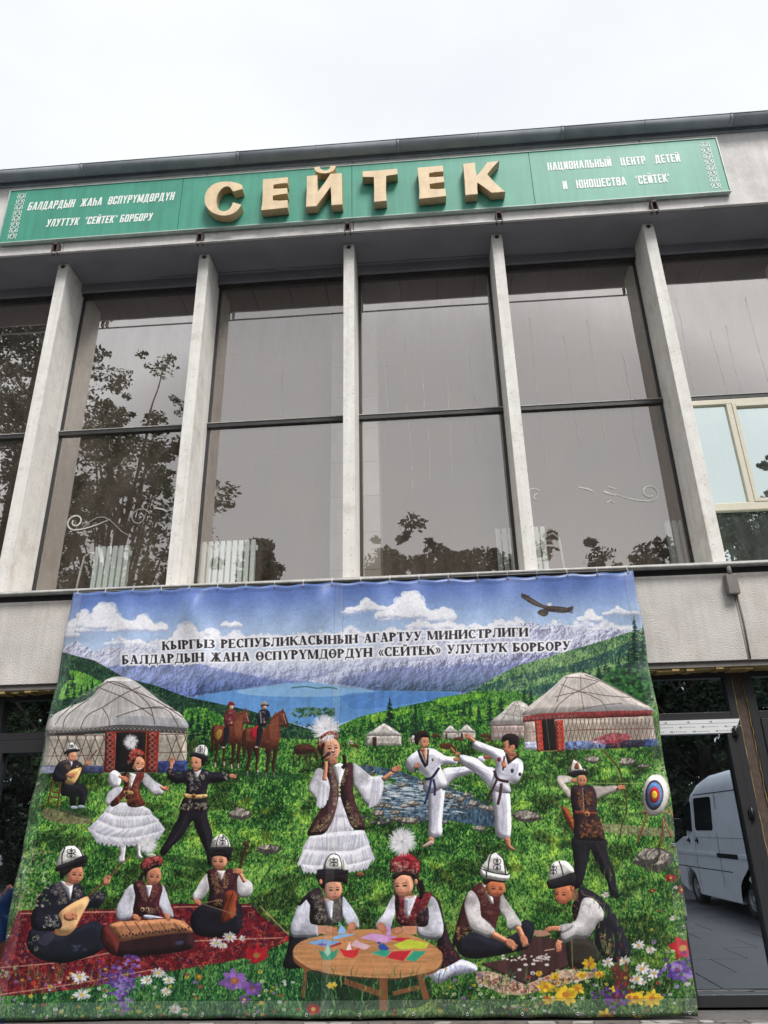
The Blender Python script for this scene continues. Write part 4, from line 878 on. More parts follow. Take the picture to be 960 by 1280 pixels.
rb = np.random.default_rng(8)
for _ in range(260): x = rb.uniform(755, 806); y = rb.uniform(835, 880); ell(x, y, rb.uniform(2, 4.5), rb.uniform(1.5, 4), [(24, 62, 34), (44, 96, 46), (70, 124, 60), (16, 44, 28)][rb.integers(4)], a=.7, n=7, tex=NF, amp=.5)
for _ in range(420): x = rb.uniform(395, 700); t = (x-395)/305; y = 912-34*min(1, t*1.3)+rb.uniform(0, 26)*t+rb.uniform(0, 7); ell(x, y, rb.uniform(.8, 2.2), rb.uniform(.8, 1.8), [(18, 50, 30), (30, 74, 38)][rb.integers(2)], a=.75, n=6)
for _ in range(200): x = rb.uniform(238, 400); t = (x-238)/160; y = 876+t*28+rb.uniform(0, 16); ell(x, y, rb.uniform(.8, 2.2), rb.uniform(.8, 1.8), [(14, 40, 30), (30, 74, 42), (60, 104, 60)][rb.integers(3)], a=.75, n=6)
for _ in range(130): x = rb.uniform(368, 420); y = rb.uniform(882, 893)+abs(x-394)*.05; ell(x, y, rb.uniform(1, 3), rb.uniform(.7, 2), [(24, 60, 44), (40, 84, 50), (90, 120, 80)][rb.integers(3)], a=.8, n=6)
# --- stream and boulders
def stone(cx, cy, rx, ry, seed=0, c=(150, 142, 132)):
    fr(0, 0, 1); r = np.random.default_rng(seed+int(cx)); t = np.linspace(0, 2*PI, 13, endpoint=False); q = r.uniform(.72, 1.12, 13)
    P = np.c_[cx+rx*q*np.cos(t), cy+ry*q*np.sin(t)]; poly(P, np.asarray(c)*.42, sm=False, tex=RT, amp=.5); poly(np.c_[cx-rx*.06+rx*.85*q*np.cos(t), cy-ry*.22+ry*.66*q*np.sin(t)], c, .85, sm=False, tex=RT, amp=.8)
fr(0, 0, 1)
poly([(455, 953), (490, 958), (505, 962), (540, 975), (575, 985), (610, 1003), (625, 1016), (615, 1030), (560, 1022), (520, 1024), (490, 1020), (470, 1005), (462, 985), (500, 975), (480, 966), (455, 960)], (58, 80, 98), tex=NG, amp=.8)
rb = np.random.default_rng(19)
for _ in range(230): x = rb.uniform(462, 612); y = 975+rb.random()*46; 
for _ in range(170):
    x = rb.uniform(466, 560); y = rb.uniform(968, 1020); L_ = rb.uniform(4, 13); line([(x, y), (x+L_/2, y+rb.uniform(-1, 1)), (x+L_, y+rb.uniform(-.5, 2))], rb.uniform(.6, 1.8), [(214, 222, 228), (170, 186, 200), (120, 144, 166), (42, 62, 80)][rb.integers(4)], .6)
for _ in range(260):
    x = rb.uniform(462, 575); y = 984+(x-462)*.12+rb.normal(0, 9); L_ = rb.uniform(5, 16); line([(x, y), (x+L_*.5, y+rb.uniform(-.5, 1.5)), (x+L_, y+rb.uniform(0, 2.5))], rb.uniform(.8, 2.4), (226, 232, 236), .5, w2=.3)
for _ in range(90):
    x = rb.uniform(455, 640); y = (1022+rb.normal(0, 3) if x < 560 else 1000+(x-560)*.2+rb.normal(0, 3)) if rb.random() < .55 else 958+(x-455)*.26+rb.normal(0, 3)
    stone(x, y, rb.uniform(1.5, 4.5), rb.uniform(1.2, 3), _, (104+rb.integers(-40, 50),)*3)
for s in [(476, 1013, 9, 5), (488, 1004, 7, 3.5), (497, 1012, 7, 4), (508, 1004, 6, 3), (520, 1001, 9, 4), (480, 985, 7, 3), (470, 978, 6, 3), (505, 978, 7, 3), (530, 975, 6, 3), (563, 992, 8, 4), (578, 996, 7, 4), (594, 1001, 8, 5), (606, 1006, 6, 4), (616, 1008, 7, 5), (586, 990, 6, 3), (660, 1017, 19, 8), (305, 1014, 15, 9), (340, 1058, 16, 6), (337, 1056, 10, 5), (602, 1032, 9, 4), (738, 947, 10, 5), (781, 950, 12, 6), (800, 955, 9, 3), (812, 1071, 26, 15), (806, 1066, 16, 12), (476, 1003, 10, 4), (546, 1018, 8, 4), (515, 1022, 12, 5), (498, 1020, 9, 4)]: stone(*s)
poly([(62, 1008), (90, 1010), (118, 1020), (116, 1026), (80, 1026), (60, 1018)], (112, 100, 78), .8, tex=NF, amp=.6)
poly([(750, 1026), (800, 1030), (850, 1036), (848, 1042), (780, 1040), (748, 1034)], (150, 128, 108), .6, tex=NF, amp=.4)
VOL[0] = .55
# --- felt tents
def tent(P_roof, P_wall, band, door, s=1, bandcol=(92, 52, 48), seed=0, blue=True):
    poly(P_wall, (176, 166, 156), sm=False, tex=NX, amp=.25); poly(P_wall, (150, 140, 134), .25, sm=False, tex=NF, amp=.6)
    poly(P_roof, (196, 190, 186), tex=NF, amp=.10)
# big tent at the left
fr(40, 830, 4.571)
WALL = [(100, 385), (300, 390), (560, 385), (904, 372), (908, 590), (700, 610), (430, 610), (200, 600), (70, 590)]
poly(WALL, (178, 168, 154), sm=False, tex=NX, amp=.22); poly(WALL, (120, 112, 108), .25, sm=False, tex=NF, amp=.8)
ROOF = [(110, 372), (118, 300), (200, 248), (340, 190), (395, 130), (430, 88), (480, 70), (540, 70), (600, 90), (660, 130), (740, 195), (830, 250), (880, 290), (904, 360), (700, 378), (500, 372), (300, 382)]
poly(ROOF, (190, 186, 184), tex=NM, amp=.10); 
for i in range(46):
    t = i/45; xb = 110+790*t; xt = 430+170*t; line([(xt, 95), ((xt+xb)/2+(xb-xt)*.08, 205), (xb, 370)], 3+5*abs(math.sin(i*1.7)), [(150, 146, 148), (214, 210, 206), (128, 124, 128)][i % 3], .30)
poly([(500, 300), (640, 290), (800, 300), (890, 310), (900, 360), (700, 372), (520, 365)], (120, 124, 140), .35)
rope = (96, 78, 68)
for P in ([(380, 140), (460, 95), (530, 110), (600, 150), (690, 230), (720, 340)], [(440, 92), (520, 120), (590, 145), (700, 190), (800, 245), (880, 300)], [(640, 125), (580, 150), (500, 190), (430, 235), (330, 290), (290, 380)], [(400, 130), (480, 160), (540, 185), (620, 230), (710, 290)], [(500, 295), (600, 262), (700, 240), (780, 240), (850, 262)], [(250, 230), (190, 280), (150, 340)], [(340, 195), (260, 250), (210, 300), (195, 360)], [(420, 240), (455, 300), (460, 370)], [(640, 245), (780, 250), (840, 320), (860, 370)]): line(P, 5, rope, .9)
BND = [(108, 365), (200, 372), (300, 362), (400, 352), (500, 338), (620, 340), (750, 345), (904, 358), (904, 388), (700, 380), (560, 378), (430, 378), (300, 395), (104, 400)]
poly(BND, (66, 62, 64), sm=False)
for i in range(34):
    x = 115+i*24; y = 382-22*math.sin((x-100)/800*PI); line([(x-9, y), (x, y-11), (x+9, y), (x, y+11), (x-9, y)], 2.5, (168, 160, 150), .9, sm=False); ell(x+12, y, 3, 6, (150, 142, 132), n=7)
for i in range(16):
    x = 110+i*52
    if 430 < x < 745: continue
    line([(x, 395), (x+66, 570)], 5, (88, 68, 56), .9, sm=False); line([(x+66, 395), (x, 570)], 5, (88, 68, 56), .9, sm=False)
line([(90, 400), (430, 395)], 5, rope); line([(80, 515), (430, 510)], 5, rope); line([(745, 395), (904, 390)], 5, rope); line([(745, 496), (904, 493)], 5, rope)
poly([(70, 570), (430, 570), (430, 612), (60, 612)], (48, 56, 92), .9, sm=False, tex=NF, amp=.6); poly([(740, 545), (908, 540), (908, 606), (740, 610)], (44, 54, 104), .95, sm=False, tex=NF, amp=.6)
poly([(70, 575), (150, 575), (140, 612), (60, 612)], (150, 150, 175), .8, sm=False, tex=NF, amp=.4)
poly([(498, 378), (672, 375), (672, 605), (490, 605)], (26, 22, 24), sm=False)
for xa, xb in ((436, 496), (676, 746)):
    poly([(xa, 378), (xb, 376), (xb-8, 606), (xa-8, 606)], (112, 34, 28), sm=False, tex=NF, amp=.3)
    for i in range(7):
        y = 395+i*31; c = (xa+xb)/2-4; line([(c-20, y), (c, y-14), (c+20, y), (c, y+14), (c-20, y)], 3.5, (196, 176, 158), .85, sm=False); ell(c, y, 6, 6, (56, 40, 40), n=8)
line([(672, 376), (664, 605)], 9, (120, 66, 36), sm=False); line([(497, 378), (672, 375)], 7, (110, 44, 32), sm=False)
# big tent at the right, with its neighbour
fr(600, 820, 4.174)
poly([(62, 345), (240, 345), (240, 420), (66, 430)], (170, 158, 152), sm=False, tex=NX, amp=.25)
poly([(60, 350), (70, 325), (120, 285), (165, 240), (195, 225), (225, 230), (262, 262), (262, 345), (150, 352)], (178, 172, 168), tex=NF, amp=.15)
for P in ([(195, 228), (150, 280), (110, 345)], [(200, 228), (215, 280), (215, 345)], [(170, 245), (220, 255), (255, 270)], [(120, 290), (180, 300), (250, 310)], [(200, 230), (180, 300), (185, 350)]): line(P, 3, (108, 92, 86), .8)
line([(60, 353), (240, 350)], 6, (104, 70, 64), .9)
for i in range(8): line([(70+i*22, 358), (84+i*22, 425)], 3, (120, 84, 78), .8, sm=False); line([(92+i*22, 358), (74+i*22, 425)], 3, (120, 84, 78), .6, sm=False)
line([(64, 385), (240, 385)], 3, (150, 80, 80), .7)
W2 = [(232, 330), (430, 320), (868, 300), (900, 455), (700, 470), (430, 480), (236, 478)]
poly(W2, (186, 176, 164), sm=False, tex=NX, amp=.22); poly(W2, (110, 96, 88), .22, sm=False, tex=NF, amp=.9)
for i in range(24):
    x = 432+i*20; line([(x, 318), (x+26, 450)], 3.6, (122, 96, 82), .85, sm=False); line([(x+26, 318), (x-2, 450)], 3.6, (122, 96, 82), .85, sm=False)
for i in range(4): line([(238+i*17, 335), (252+i*17, 440)], 3, (150, 96, 88), .7, sm=False)
line([(235, 388), (300, 386)], 4, (150, 90, 80)); line([(434, 380), (640, 374), (880, 370)], 5, (120, 84, 74))
RF2 = [(230, 302), (228, 290), (262, 250), (330, 195), (390, 145), (430, 105), (470, 88), (520, 80), (560, 90), (620, 120), (700, 165), (780, 210), (850, 255), (866, 285), (700, 282), (500, 285), (330, 290)]
poly(RF2, (198, 188, 182), tex=NM, amp=.08)
for i in range(40):
    t = i/39; xb = 235+630*t; xt = 440+150*t; line([(xt, 100), ((xt+xb)/2, 190), (xb, 288)], 3+3*abs(math.sin(i*2.1)), [(160, 150, 146), (218, 212, 206), (140, 130, 128)][i % 3], .28)
for P in ([(420, 140), (480, 165), (560, 195), (620, 230), (650, 285)], [(610, 125), (540, 160), (470, 195), (410, 245), (385, 290)], [(400, 230), (420, 170), (455, 100)], [(440, 105), (520, 108), (600, 125)], [(520, 95), (522, 180), (535, 285)], [(390, 205), (520, 180), (640, 200), (760, 210)], [(540, 92), (620, 125), (720, 180), (840, 250)], [(470, 290), (520, 270), (620, 250), (720, 240)]): line(P, 3.6, (92, 72, 66), .85)
poly([(560, 260), (700, 240), (860, 262), (866, 285), (700, 284), (560, 286)], (130, 130, 142), .35)
poly([(228, 306), (330, 290), (500, 284), (868, 276), (870, 306), (600, 316), (430, 320), (230, 336)], (110, 40, 40), sm=False, tex=NF, amp=.3)
for i in range(30): x = 240+i*21; y = 318-.052*(x-230); line([(x-7, y), (x, y-8), (x+7, y), (x, y+8), (x-7, y)], 2.4, (192, 160, 150) if i < 13 else (140, 90, 84), .8, sm=False)
poly([(322, 325), (386, 322), (398, 480), (332, 484)], (22, 18, 18), sm=False); line([(345, 325), (362, 480)], 3, (120, 110, 100), .7)
for xa, xb, s in ((288, 322, 10), (388, 428, 8)):
    poly([(xa, 328), (xb, 325), (xb+s, 484), (xa+s, 488)], (150, 40, 30), sm=False, tex=NF, amp=.2)
    for i in range(7): y = 340+i*22; c = (xa+xb)/2+i*1.3; line([(c-9, y), (c, y-8), (c+9, y), (c, y+8), (c-9, y)], 3, (214, 180, 160), .85, sm=False)
poly([(236, 440), (296, 438), (300, 478), (238, 478)], (170, 176, 200), .9, sm=False, tex=NF, amp=.3); poly([(440, 438), (640, 432), (640, 470), (440, 480)], (84, 104, 156), .9, sm=False, tex=NF, amp=.8)
poly([(640, 430), (895, 425), (900, 460), (640, 475)], (40, 38, 54), .95, sm=False, tex=NF, amp=.6); poly([(560, 440), (640, 400), (700, 392), (770, 410), (720, 440), (640, 450)], (150, 52, 62), .65, tex=NF, amp=.7); poly([(830, 425), (900, 423), (903, 460), (830, 465)], (52, 66, 120), .9, sm=False, tex=NF, amp=.5)
curls([(450, 438), (640, 432), (640, 472), (450, 478)], 40, (206, 212, 226), 8, 2.5, seed=4); curls([(640, 395), (760, 400), (740, 470), (640, 470)], 30, (205, 90, 90), 8, 2.5, seed=6)
line([(325, 487), (400, 483)], 5, (130, 110, 70))
# small tents and grazing animals
def mini(x, y, w, h):
    fr(0, 0, 1); poly([(x-w/2, y-h*.45), (x+w/2, y-h*.45), (x+w/2, y), (x-w/2, y)], (172, 166, 160), sm=False, tex=NF, amp=.3); poly([(x-w*.53, y-h*.45), (x-w*.25, y-h*.75), (x, y-h), (x+w*.25, y-h*.78), (x+w*.53, y-h*.45)], (196, 190, 184), sm=False, tex=NF, amp=.2)
    line([(x-w/2, y-h*.44), (x+w/2, y-h*.44)], .9, (110, 96, 92)); line([(x-w*.35, y-h*.6), (x, y-h), (x+w*.35, y-h*.6)], .5, (120, 110, 104)); poly([(x-w*.32, y-h*.38), (x-w*.2, y-h*.38), (x-w*.2, y), (x-w*.32, y)], (60, 34, 30), sm=False)
    for i in range(6): line([(x-w*.1+i*w*.1, y-h*.44), (x-w*.04+i*w*.1, y)], .5, (130, 116, 108), .7, sm=False)
mini(482, 929, 44, 28); mini(565, 921, 19, 17); mini(585, 921, 22, 18); mini(519, 926, 9, 10); mini(441, 927, 7, 5)
for x, y, s in ((446, 929, 4), (547, 917, 5), (575, 921, 5), (608, 917, 6), (560, 930, 9), (612, 922, 4)): ell(x, y, s, s*.45, (78, 44, 30), n=10); line([(x-s*.7, y), (x-s*.7, y+s*.8)], .9, (60, 34, 26)); line([(x+s*.6, y), (x+s*.6, y+s*.8)], .9, (60, 34, 26)); line([(x+s*.8, y), (x+s*1.3, y+s*.6)], s*.3, (70, 40, 28))
# --- horses and riders
SK = (196, 134, 104); SKD = (150, 92, 68)
fr(240, 840, 5.333)
def horse(dx, dy, k=1.0, head=True):
    g = lambda P: [(dx+x*k, dy+y*k) for x, y in P]; C1 = (92, 46, 34); C2 = (52, 26, 22); C3 = (146, 84, 58)
    for P in ([(30, 250), (40, 330), (28, 400), (30, 455), (44, 456), (46, 405), (62, 330), (66, 260)], [(150, 250), (162, 320), (158, 400), (152, 462), (168, 464), (176, 400), (190, 320), (196, 250)], [(60, 240), (80, 300), (92, 340), (88, 400), (100, 440), (112, 436), (104, 390), (112, 330), (110, 250)], [(196, 240), (205, 300), (200, 390), (206, 460), (222, 458), (218, 390), (232, 310), (236, 230)]): poly(g(P), C2)
    poly(g([(8, 160), (0, 230), (8, 320), (22, 330), (26, 240), (24, 180)]), (58, 28, 24))
    poly(g([(12, 160), (40, 135), (100, 140), (150, 140), (190, 90), (220, 50), (250, 25), (280, 30), (290, 60), (306, 110), (300, 135), (276, 130), (262, 110), (252, 150), (250, 210), (230, 260), (180, 280), (100, 262), (50, 270), (18, 240)]), C1, tex=NF, amp=.2)
    poly(g([(180, 120), (215, 70), (240, 60), (240, 130), (225, 200), (190, 210)]), C3, .5); poly(g([(30, 160), (70, 148), (60, 220), (30, 220)]), C3, .4)
    poly(g([(272, 80), (292, 76), (308, 118), (296, 134), (280, 120)]), (60, 32, 28), .8); line(g([(270, 45), (290, 110)]), 4, (214, 196, 184), .8); line(g([(225, 30), (200, 70), (182, 110)]), 8, (120, 62, 40)); line(g([(262, 26), (266, 8), (274, 26)]), 7, C1, sm=False)
    line(g([(262, 60), (296, 72)]), 3, (40, 24, 20)); line(g([(280, 105), (220, 110), (170, 120)]), 2.5, (150, 110, 80), .8)
    for x, y in ((36, 425), (104, 415), (160, 436), (212, 432)): line(g([(x, y), (x+2, y+34)]), 11*k, (206, 192, 180), .85)
horse(146, 225, .86); horse(352, 222, 1.0)
def rider(dx, dy, coat, hat, leg):
    g = lambda P: [(dx+x, dy+y) for x, y in P]
    poly(g([(6, 170), (30, 150), (44, 180), (30, 250), (16, 290), (0, 286), (2, 240)]), leg); ell(dx+2, dy+294, 12, 6, (170, 160, 150))
    poly(g([(24, 52), (50, 44), (78, 52), (92, 80), (84, 110), (70, 120), (64, 150), (22, 158), (8, 140), (6, 90)]), coat, tex=NF, amp=.3); curls(g([(30, 60), (60, 60), (60, 140), (24, 140)]), 10, (190, 176, 160), 6, 2, seed=int(dx))
    line(g([(20, 80), (14, 110), (52, 128)]), 14, coat); ell(dx+54, dy+130, 8, 6, SK); ell(dx+50, dy+28, 15, 19, SK); ell(dx+56, dy+30, 8, 12, (224, 168, 138)); line(g([(34, 18), (36, 34)]), 8, (26, 20, 20)); poly(g([(28, 14), (40, -6), (60, -6), (74, 12), (72, 18), (30, 20)]), hat)
poly([(180, 395), (215, 370), (220, 400), (200, 440), (180, 432)], (148, 120, 50), .9); rider(228, 195, (92, 36, 40), (110, 30, 34), (28, 26, 34))
poly([(405, 390), (440, 350), (480, 345), (470, 400), (420, 440)], (168, 32, 48), .95); rider(446, 192, (30, 32, 44), (150, 140, 130), (30, 26, 34)); line([(482, 210), (528, 212)], 9, (28, 24, 26)); line([(470, 250), (480, 330)], 6, (170, 170, 175), .8)
P = [(700, 480), (740, 468), (800, 470), (832, 488), (850, 520), (858, 560), (850, 582), (840, 576), (836, 540), (815, 520), (770, 532), (720, 536), (702, 520)]; poly(P, (62, 34, 28), tex=NF, amp=.2)
for x in (698, 738, 780, 806): line([(x, 515), (x-4, 560), (x, 598)], 10, (46, 26, 22), w2=7)
poly([(300, 650), (600, 655), (780, 670), (780, 700), (500, 690), (300, 672)], (14, 52, 28), .55)
VOL[0] = .8
# ================= figures
WH = (214, 212, 220); WS = (160, 160, 184); BK = (24, 24, 30); GO = (196, 172, 128); HA = (26, 20, 20)
def face(cx, cy, rx, ry, rot=0, look=0, down=.0, c=(206, 144, 112), mouth=(150, 66, 62), ear=0):
    """head: skin, shaded side, brows, eyes, nose and mouth; look = -1 left .. 1 right"""
    if ear: ell(cx+ear*rx*.95, cy+ry*.05, rx*.2, ry*.22, np.asarray(c)*.8)
    ell(cx, cy, rx, ry, np.asarray(c)*.93, rot); 
    for f in (.86, .7, .5, .3): ell(cx+look*rx*.25*(1-f), cy-ry*.10*(1-f), rx*f, ry*f, np.asarray(c)*1.10, rot, a=.22)
    ell(cx-(look or -1)*rx*.72, cy+ry*.15, rx*.24, ry*.6, np.asarray(c)*.78, rot, a=.35)
    ell(cx+look*rx*.1, cy+ry*.80, rx*.45, ry*.12, np.asarray(c)*.82, rot, a=.4)
    R = lambda u, v: (cx+u*math.cos(rot)-v*math.sin(rot), cy+u*math.sin(rot)+v*math.cos(rot)); o = look*rx*.32; ey = ry*(.02+down*.12)
    for s in (-1, 1):
        w = rx*.24*(1-.35*max(0, s*look)); x = o+s*rx*.36; 
        if abs(x)+w > rx*1.02: continue
        line([R(x-w, ey-ry*.17), R(x, ey-ry*.24), R(x+w, ey-ry*.17)], ry*.065, (60, 38, 32), .8); line([R(x-w, ey+ry*.02), R(x, ey-ry*.04), R(x+w, ey+ry*.03)], ry*.085, (34, 22, 22), .95); ell(*R(x, ey+ry*.02), w*.38, ry*.055, (24, 16, 18), n=8)
        ell(*R(x+s*rx*.05, ey+ry*.30), rx*.17, ry*.12, (216, 120, 100), a=.35, n=10)
    line([R(o+look*rx*.12, ey+ry*.05), R(o+look*rx*.2, ey+ry*.30)], ry*.055, np.asarray(c)*.8, .8); line([R(o-rx*.12, ey+ry*.33), R(o+rx*.12, ey+ry*.33)], ry*.055, np.asarray(c)*.62, .8, sm=False)
    line([R(o-rx*.2, ey+ry*.52), R(o, ey+ry*.56), R(o+rx*.2, ey+ry*.52)], ry*.10, mouth, .95)
def kalpak(P, brim, lines=(), orn=None, dark=True, c=(222, 220, 214)):
    poly(P, c, tex=NF, amp=.08); Q = np.asarray(P, float); m = Q.mean(0); poly(Q*.5+np.array([Q[:, 0].max()*.5, m[1]*.5]) if 0 else Q, (170, 168, 176), .12)
    for l in lines: line(l, max(3, (Q[:, 0].max()-Q[:, 0].min())*.045), (28, 26, 28))
    if orn is not None:
        x, y, w, h = orn
        for s in (-1, 1):
            for t in (-1, 1): line([(x, y), (x+s*w*.5, y+t*h*.12), (x+s*w*.45, y+t*h*.42), (x+s*w*.1, y+t*h*.38), (x+s*w*.2, y+t*h*.2)], max(1.6, w*.11), (34, 30, 34), .9)
        line([(x, y-h*.6), (x, y+h*.6)], w*.14, (34, 30, 34), .9, sm=False)
    poly(brim, (30, 28, 32) if dark else (216, 214, 208), tex=NF, amp=.15)
def hand(x, y, s, rot=0, c=(190, 124, 94), n=4, ln=1.0):
    ell(x, y, s, s*.72, np.asarray(c)*.9, rot); ell(x-s*.1, y-s*.15, s*.7, s*.45, np.asarray(c)*1.08, rot, a=.7)
    for i in range(n):
        a = rot+(i-(n-1)/2)*.30; x0, y0 = x+s*.5*math.cos(a), y+s*.5*math.sin(a); line([(x0, y0), (x0+s*.75*ln*math.cos(a), y0+s*.75*ln*math.sin(a))], s*.34, np.asarray(c)*(1.0-.07*(i % 2)), w2=s*.22)
        line([(x0+s*.1*math.sin(a), y0+s*.14), (x0+s*.7*ln*math.cos(a), y0+s*.14+s*.7*ln*math.sin(a))], s*.06, np.asarray(c)*.6, .5)
def sleeve(P, c=WH, n=6, seed=1, amp=.08):
    Q = np.asarray(P, float); lo, hi = Q.min(0), Q.max(0); m = Q.mean(0); d = (hi-lo).min(); C = np.asarray(c, float)
    poly(Q, C*.82, tex=NM, amp=.2)
    for f, sh, k, a in ((.90, .05, .90, .6), (.74, .08, .97, .6), (.52, .10, 1.05, .55)): poly((Q-m)*f+m-[d*sh*.6, d*sh], C*k, a, tex=NM, amp=.3)
    r = np.random.default_rng(seed)
    for i in range(n//2):                     # soft creases running across the bend of the sleeve
        j = r.integers(len(Q)); a = Q[j]*.80+m*.2; b = Q[j]*.35+m*.65+r.uniform(-.08, .08, 2)*d; line([a, (a+b)/2+r.uniform(-.05, .05, 2)*d, b], d*.035, C*.72, .45, w2=d*.01)
def plume(cx, cy, r, seed=0, c=(242, 239, 244), n=150):
    n = int(n*1.9); r *= 1.06; ell(cx, cy, r*.5, r*.5, (206, 204, 214), a=.8)
    q = np.random.default_rng(seed)
    for i in range(n):
        a = q.uniform(0, 2*PI); l = r*q.uniform(.5, 1.08); line([(cx+r*.1*math.cos(a), cy+r*.1*math.sin(a)), (cx+l*math.cos(a)*.6, cy+l*math.sin(a)*.6), (cx+l*math.cos(a+.15), cy+l*math.sin(a+.15))], r*.11, np.asarray(c)*q.uniform(.80, 1.02), .65, w2=r*.02)
def shadow(P, a=.5): poly(P, (10, 34, 20), a, tex=NF, amp=.3)
def frill(P_top, P_bot, n, c=WH, depth=10, seed=0):
    """one gathered skirt tier between two curves, with folds and a scalloped hem"""
    T = smooth(P_top, False, 8); Bm = smooth(P_bot, False, 8); k = len(T); r = np.random.default_rng(seed); ti = np.linspace(0, len(T)-1, n*4+1); bi = np.linspace(0, len(Bm)-1, n*4+1)
    ip = lambda A, i: np.c_[np.interp(i, np.arange(len(A)), A[:, 0]), np.interp(i, np.arange(len(A)), A[:, 1])]
    v_ = VOL[0]; VOL[0] = v_*.35; T2, B2 = ip(T, ti), ip(Bm, bi); w = np.abs(np.sin(np.arange(n*4+1)*PI/4)); B2[:, 1] += depth*w*r.uniform(.5, 1.2, len(w)); poly(np.r_[T2, B2[::-1]], c, sm=False, tex=NM, amp=.06)
    for i in range(n*2+1):
        j = min(2*i+r.integers(0, 2), n*4); line([T2[j]*.8+B2[j]*.2, T2[j]*.4+B2[j]*.6, B2[j]], depth*r.uniform(.25, .6), (WS, (186, 184, 202), (238, 236, 240))[r.integers(3)], .5, w2=depth*.5)
    line(B2, depth*.16, (150, 148, 172), .6, sm=False); line(B2-[0, depth*.35], depth*.15, (236, 236, 240), .6, sm=False); VOL[0] = v_
# --- seated boy with a lute in front of the tent
fr(60, 900, 6)
shadow([(60, 620), (300, 640), (400, 690), (300, 720), (80, 650)])
for P in ([(62, 440), (36, 620)], [(125, 440), (106, 640)], [(60, 520), (120, 528)], [(60, 560), (118, 566)]): line(P, 13, (84, 44, 32), sm=False)
poly([(140, 440), (230, 450), (300, 470), (328, 520), (320, 560), (300, 620), (255, 622), (262, 560), (240, 560), (240, 625), (200, 628), (190, 560), (130, 545)], (26, 26, 32)); ell(225, 638, 28, 14, (150, 160, 170)); ell(278, 632, 26, 13, (140, 150, 164))
poly([(90, 320), (130, 290), (200, 280), (260, 300), (290, 340), (270, 400), (240, 460), (140, 450), (70, 440), (60, 400)], (34, 30, 36), tex=NF, amp=.2)
curls([(130, 290), (170, 290), (200, 350), (160, 360)], 18, (180, 140, 110), 8, 2.5, seed=3); curls([(230, 300), (260, 310), (250, 350), (225, 340)], 8, (180, 140, 110), 8, 2.5, seed=4); poly([(172, 282), (208, 282), (200, 340)], (190, 190, 200), sm=False)
line([(250, 380), (390, 210)], 9, (110, 66, 44), sm=False); poly([(150, 440), (155, 400), (200, 360), (262, 340), (276, 350), (250, 420), (215, 466), (170, 464)], (206, 164, 108), tex=NX, amp=.1); ell(205, 405, 12, 12, (120, 80, 50)); line([(180, 445), (390, 215)], 2, (120, 90, 60), sm=False)
hand(195, 400, 26, 0); hand(318, 305, 24, -1); poly([(62, 400), (110, 440), (160, 436), (165, 400), (120, 395), (90, 360)], (30, 28, 34)); face(203, 256, 34, 40, .1, 1, .6, ear=-1); poly([(160, 240), (165, 262), (180, 235)], HA); kalpak([(160, 215), (168, 170), (190, 155), (215, 160), (238, 190), (246, 208)], [(135, 240), (160, 212), (210, 202), (262, 208), (250, 222), (200, 228), (160, 240)], [[(172, 215), (186, 158)], [(232, 205), (214, 160)]], (200, 182, 26, 22))
# --- dancing girl
shadow([(420, 950), (700, 960), (860, 1000), (700, 1030), (480, 1010)], .4)
for P in ([(560, 900), (612, 905), (606, 1000), (598, 1040), (560, 1050), (556, 1020), (572, 980)], [(690, 900), (720, 900), (724, 980), (740, 1010), (700, 1015), (694, 970)]): poly(P, (206, 196, 206), tex=NF, amp=.1)
poly([(520, 360), (560, 380), (580, 420), (560, 480), (510, 490), (475, 440), (480, 395)], WH, tex=NM); sleeve([(470, 545), (500, 510), (560, 480), (590, 500), (580, 570), (500, 620), (462, 610)], seed=5)
frill([(500, 610), (600, 600), (740, 625), (800, 660)], [(448, 668), (560, 690), (700, 700), (812, 690)], 9, depth=16, seed=1); frill([(455, 670), (560, 700), (700, 700), (810, 690)], [(395, 725), (560, 790), (720, 775), (862, 728)], 11, depth=20, seed=2); frill([(400, 728), (560, 790), (720, 780), (860, 735)], [(330, 790), (440, 850), (660, 855), (906, 800)], 13, depth=26, seed=3); frill([(335, 792), (450, 845), (660, 860), (900, 805)], [(390, 880), (520, 905), (680, 905), (870, 850)], 13, depth=26, seed=4)
sleeve([(735, 400), (770, 385), (830, 440), (890, 480), (890, 530), (840, 550), (790, 510), (740, 460)], seed=6)
V1 = [(590, 380), (650, 400), (700, 380), (745, 370), (745, 420), (715, 470), (730, 560), (762, 610), (700, 636), (630, 625), (610, 560), (560, 610), (510, 632), (500, 600), (570, 530), (600, 470), (582, 430)]
poly(V1, (84, 34, 30), tex=NF, amp=.25); poly([(640, 380), (690, 390), (650, 500), (636, 460)], WH, sm=False); line([(640, 400), (630, 520), (560, 600)], 5, (200, 160, 110), .8); curls(V1, 90, (188, 140, 96), 9, 2.2, seed=9); poly([(600, 515), (660, 515), (664, 540), (600, 540)], (170, 130, 80)); ell(618, 527, 12, 12, (90, 50, 40))
hand(600, 425, 28, .5); line([(555, 405), (590, 415)], 18, SK); hand(905, 497, 26, .1, ln=1.1); line([(870, 485), (905, 497)], 18, SK)
line([(640, 300), (625, 350), (600, 400)], 14, HA); face(702, 312, 50, 56, .08, 1, 0, mouth=(190, 60, 60)); line([(690, 340), (706, 352), (726, 344)], 6, (240, 225, 220)); poly([(640, 330), (645, 270), (690, 250), (680, 290), (655, 340)], HA)
poly([(622, 270), (640, 220), (680, 196), (730, 215), (752, 250), (700, 262), (650, 300), (628, 310)], (126, 36, 34), tex=NF, amp=.2); curls([(622, 270), (640, 220), (680, 196), (730, 215), (752, 250), (700, 262), (650, 300), (628, 310)], 34, (206, 150, 120), 9, 3, seed=2); plume(645, 152, 58, 1)
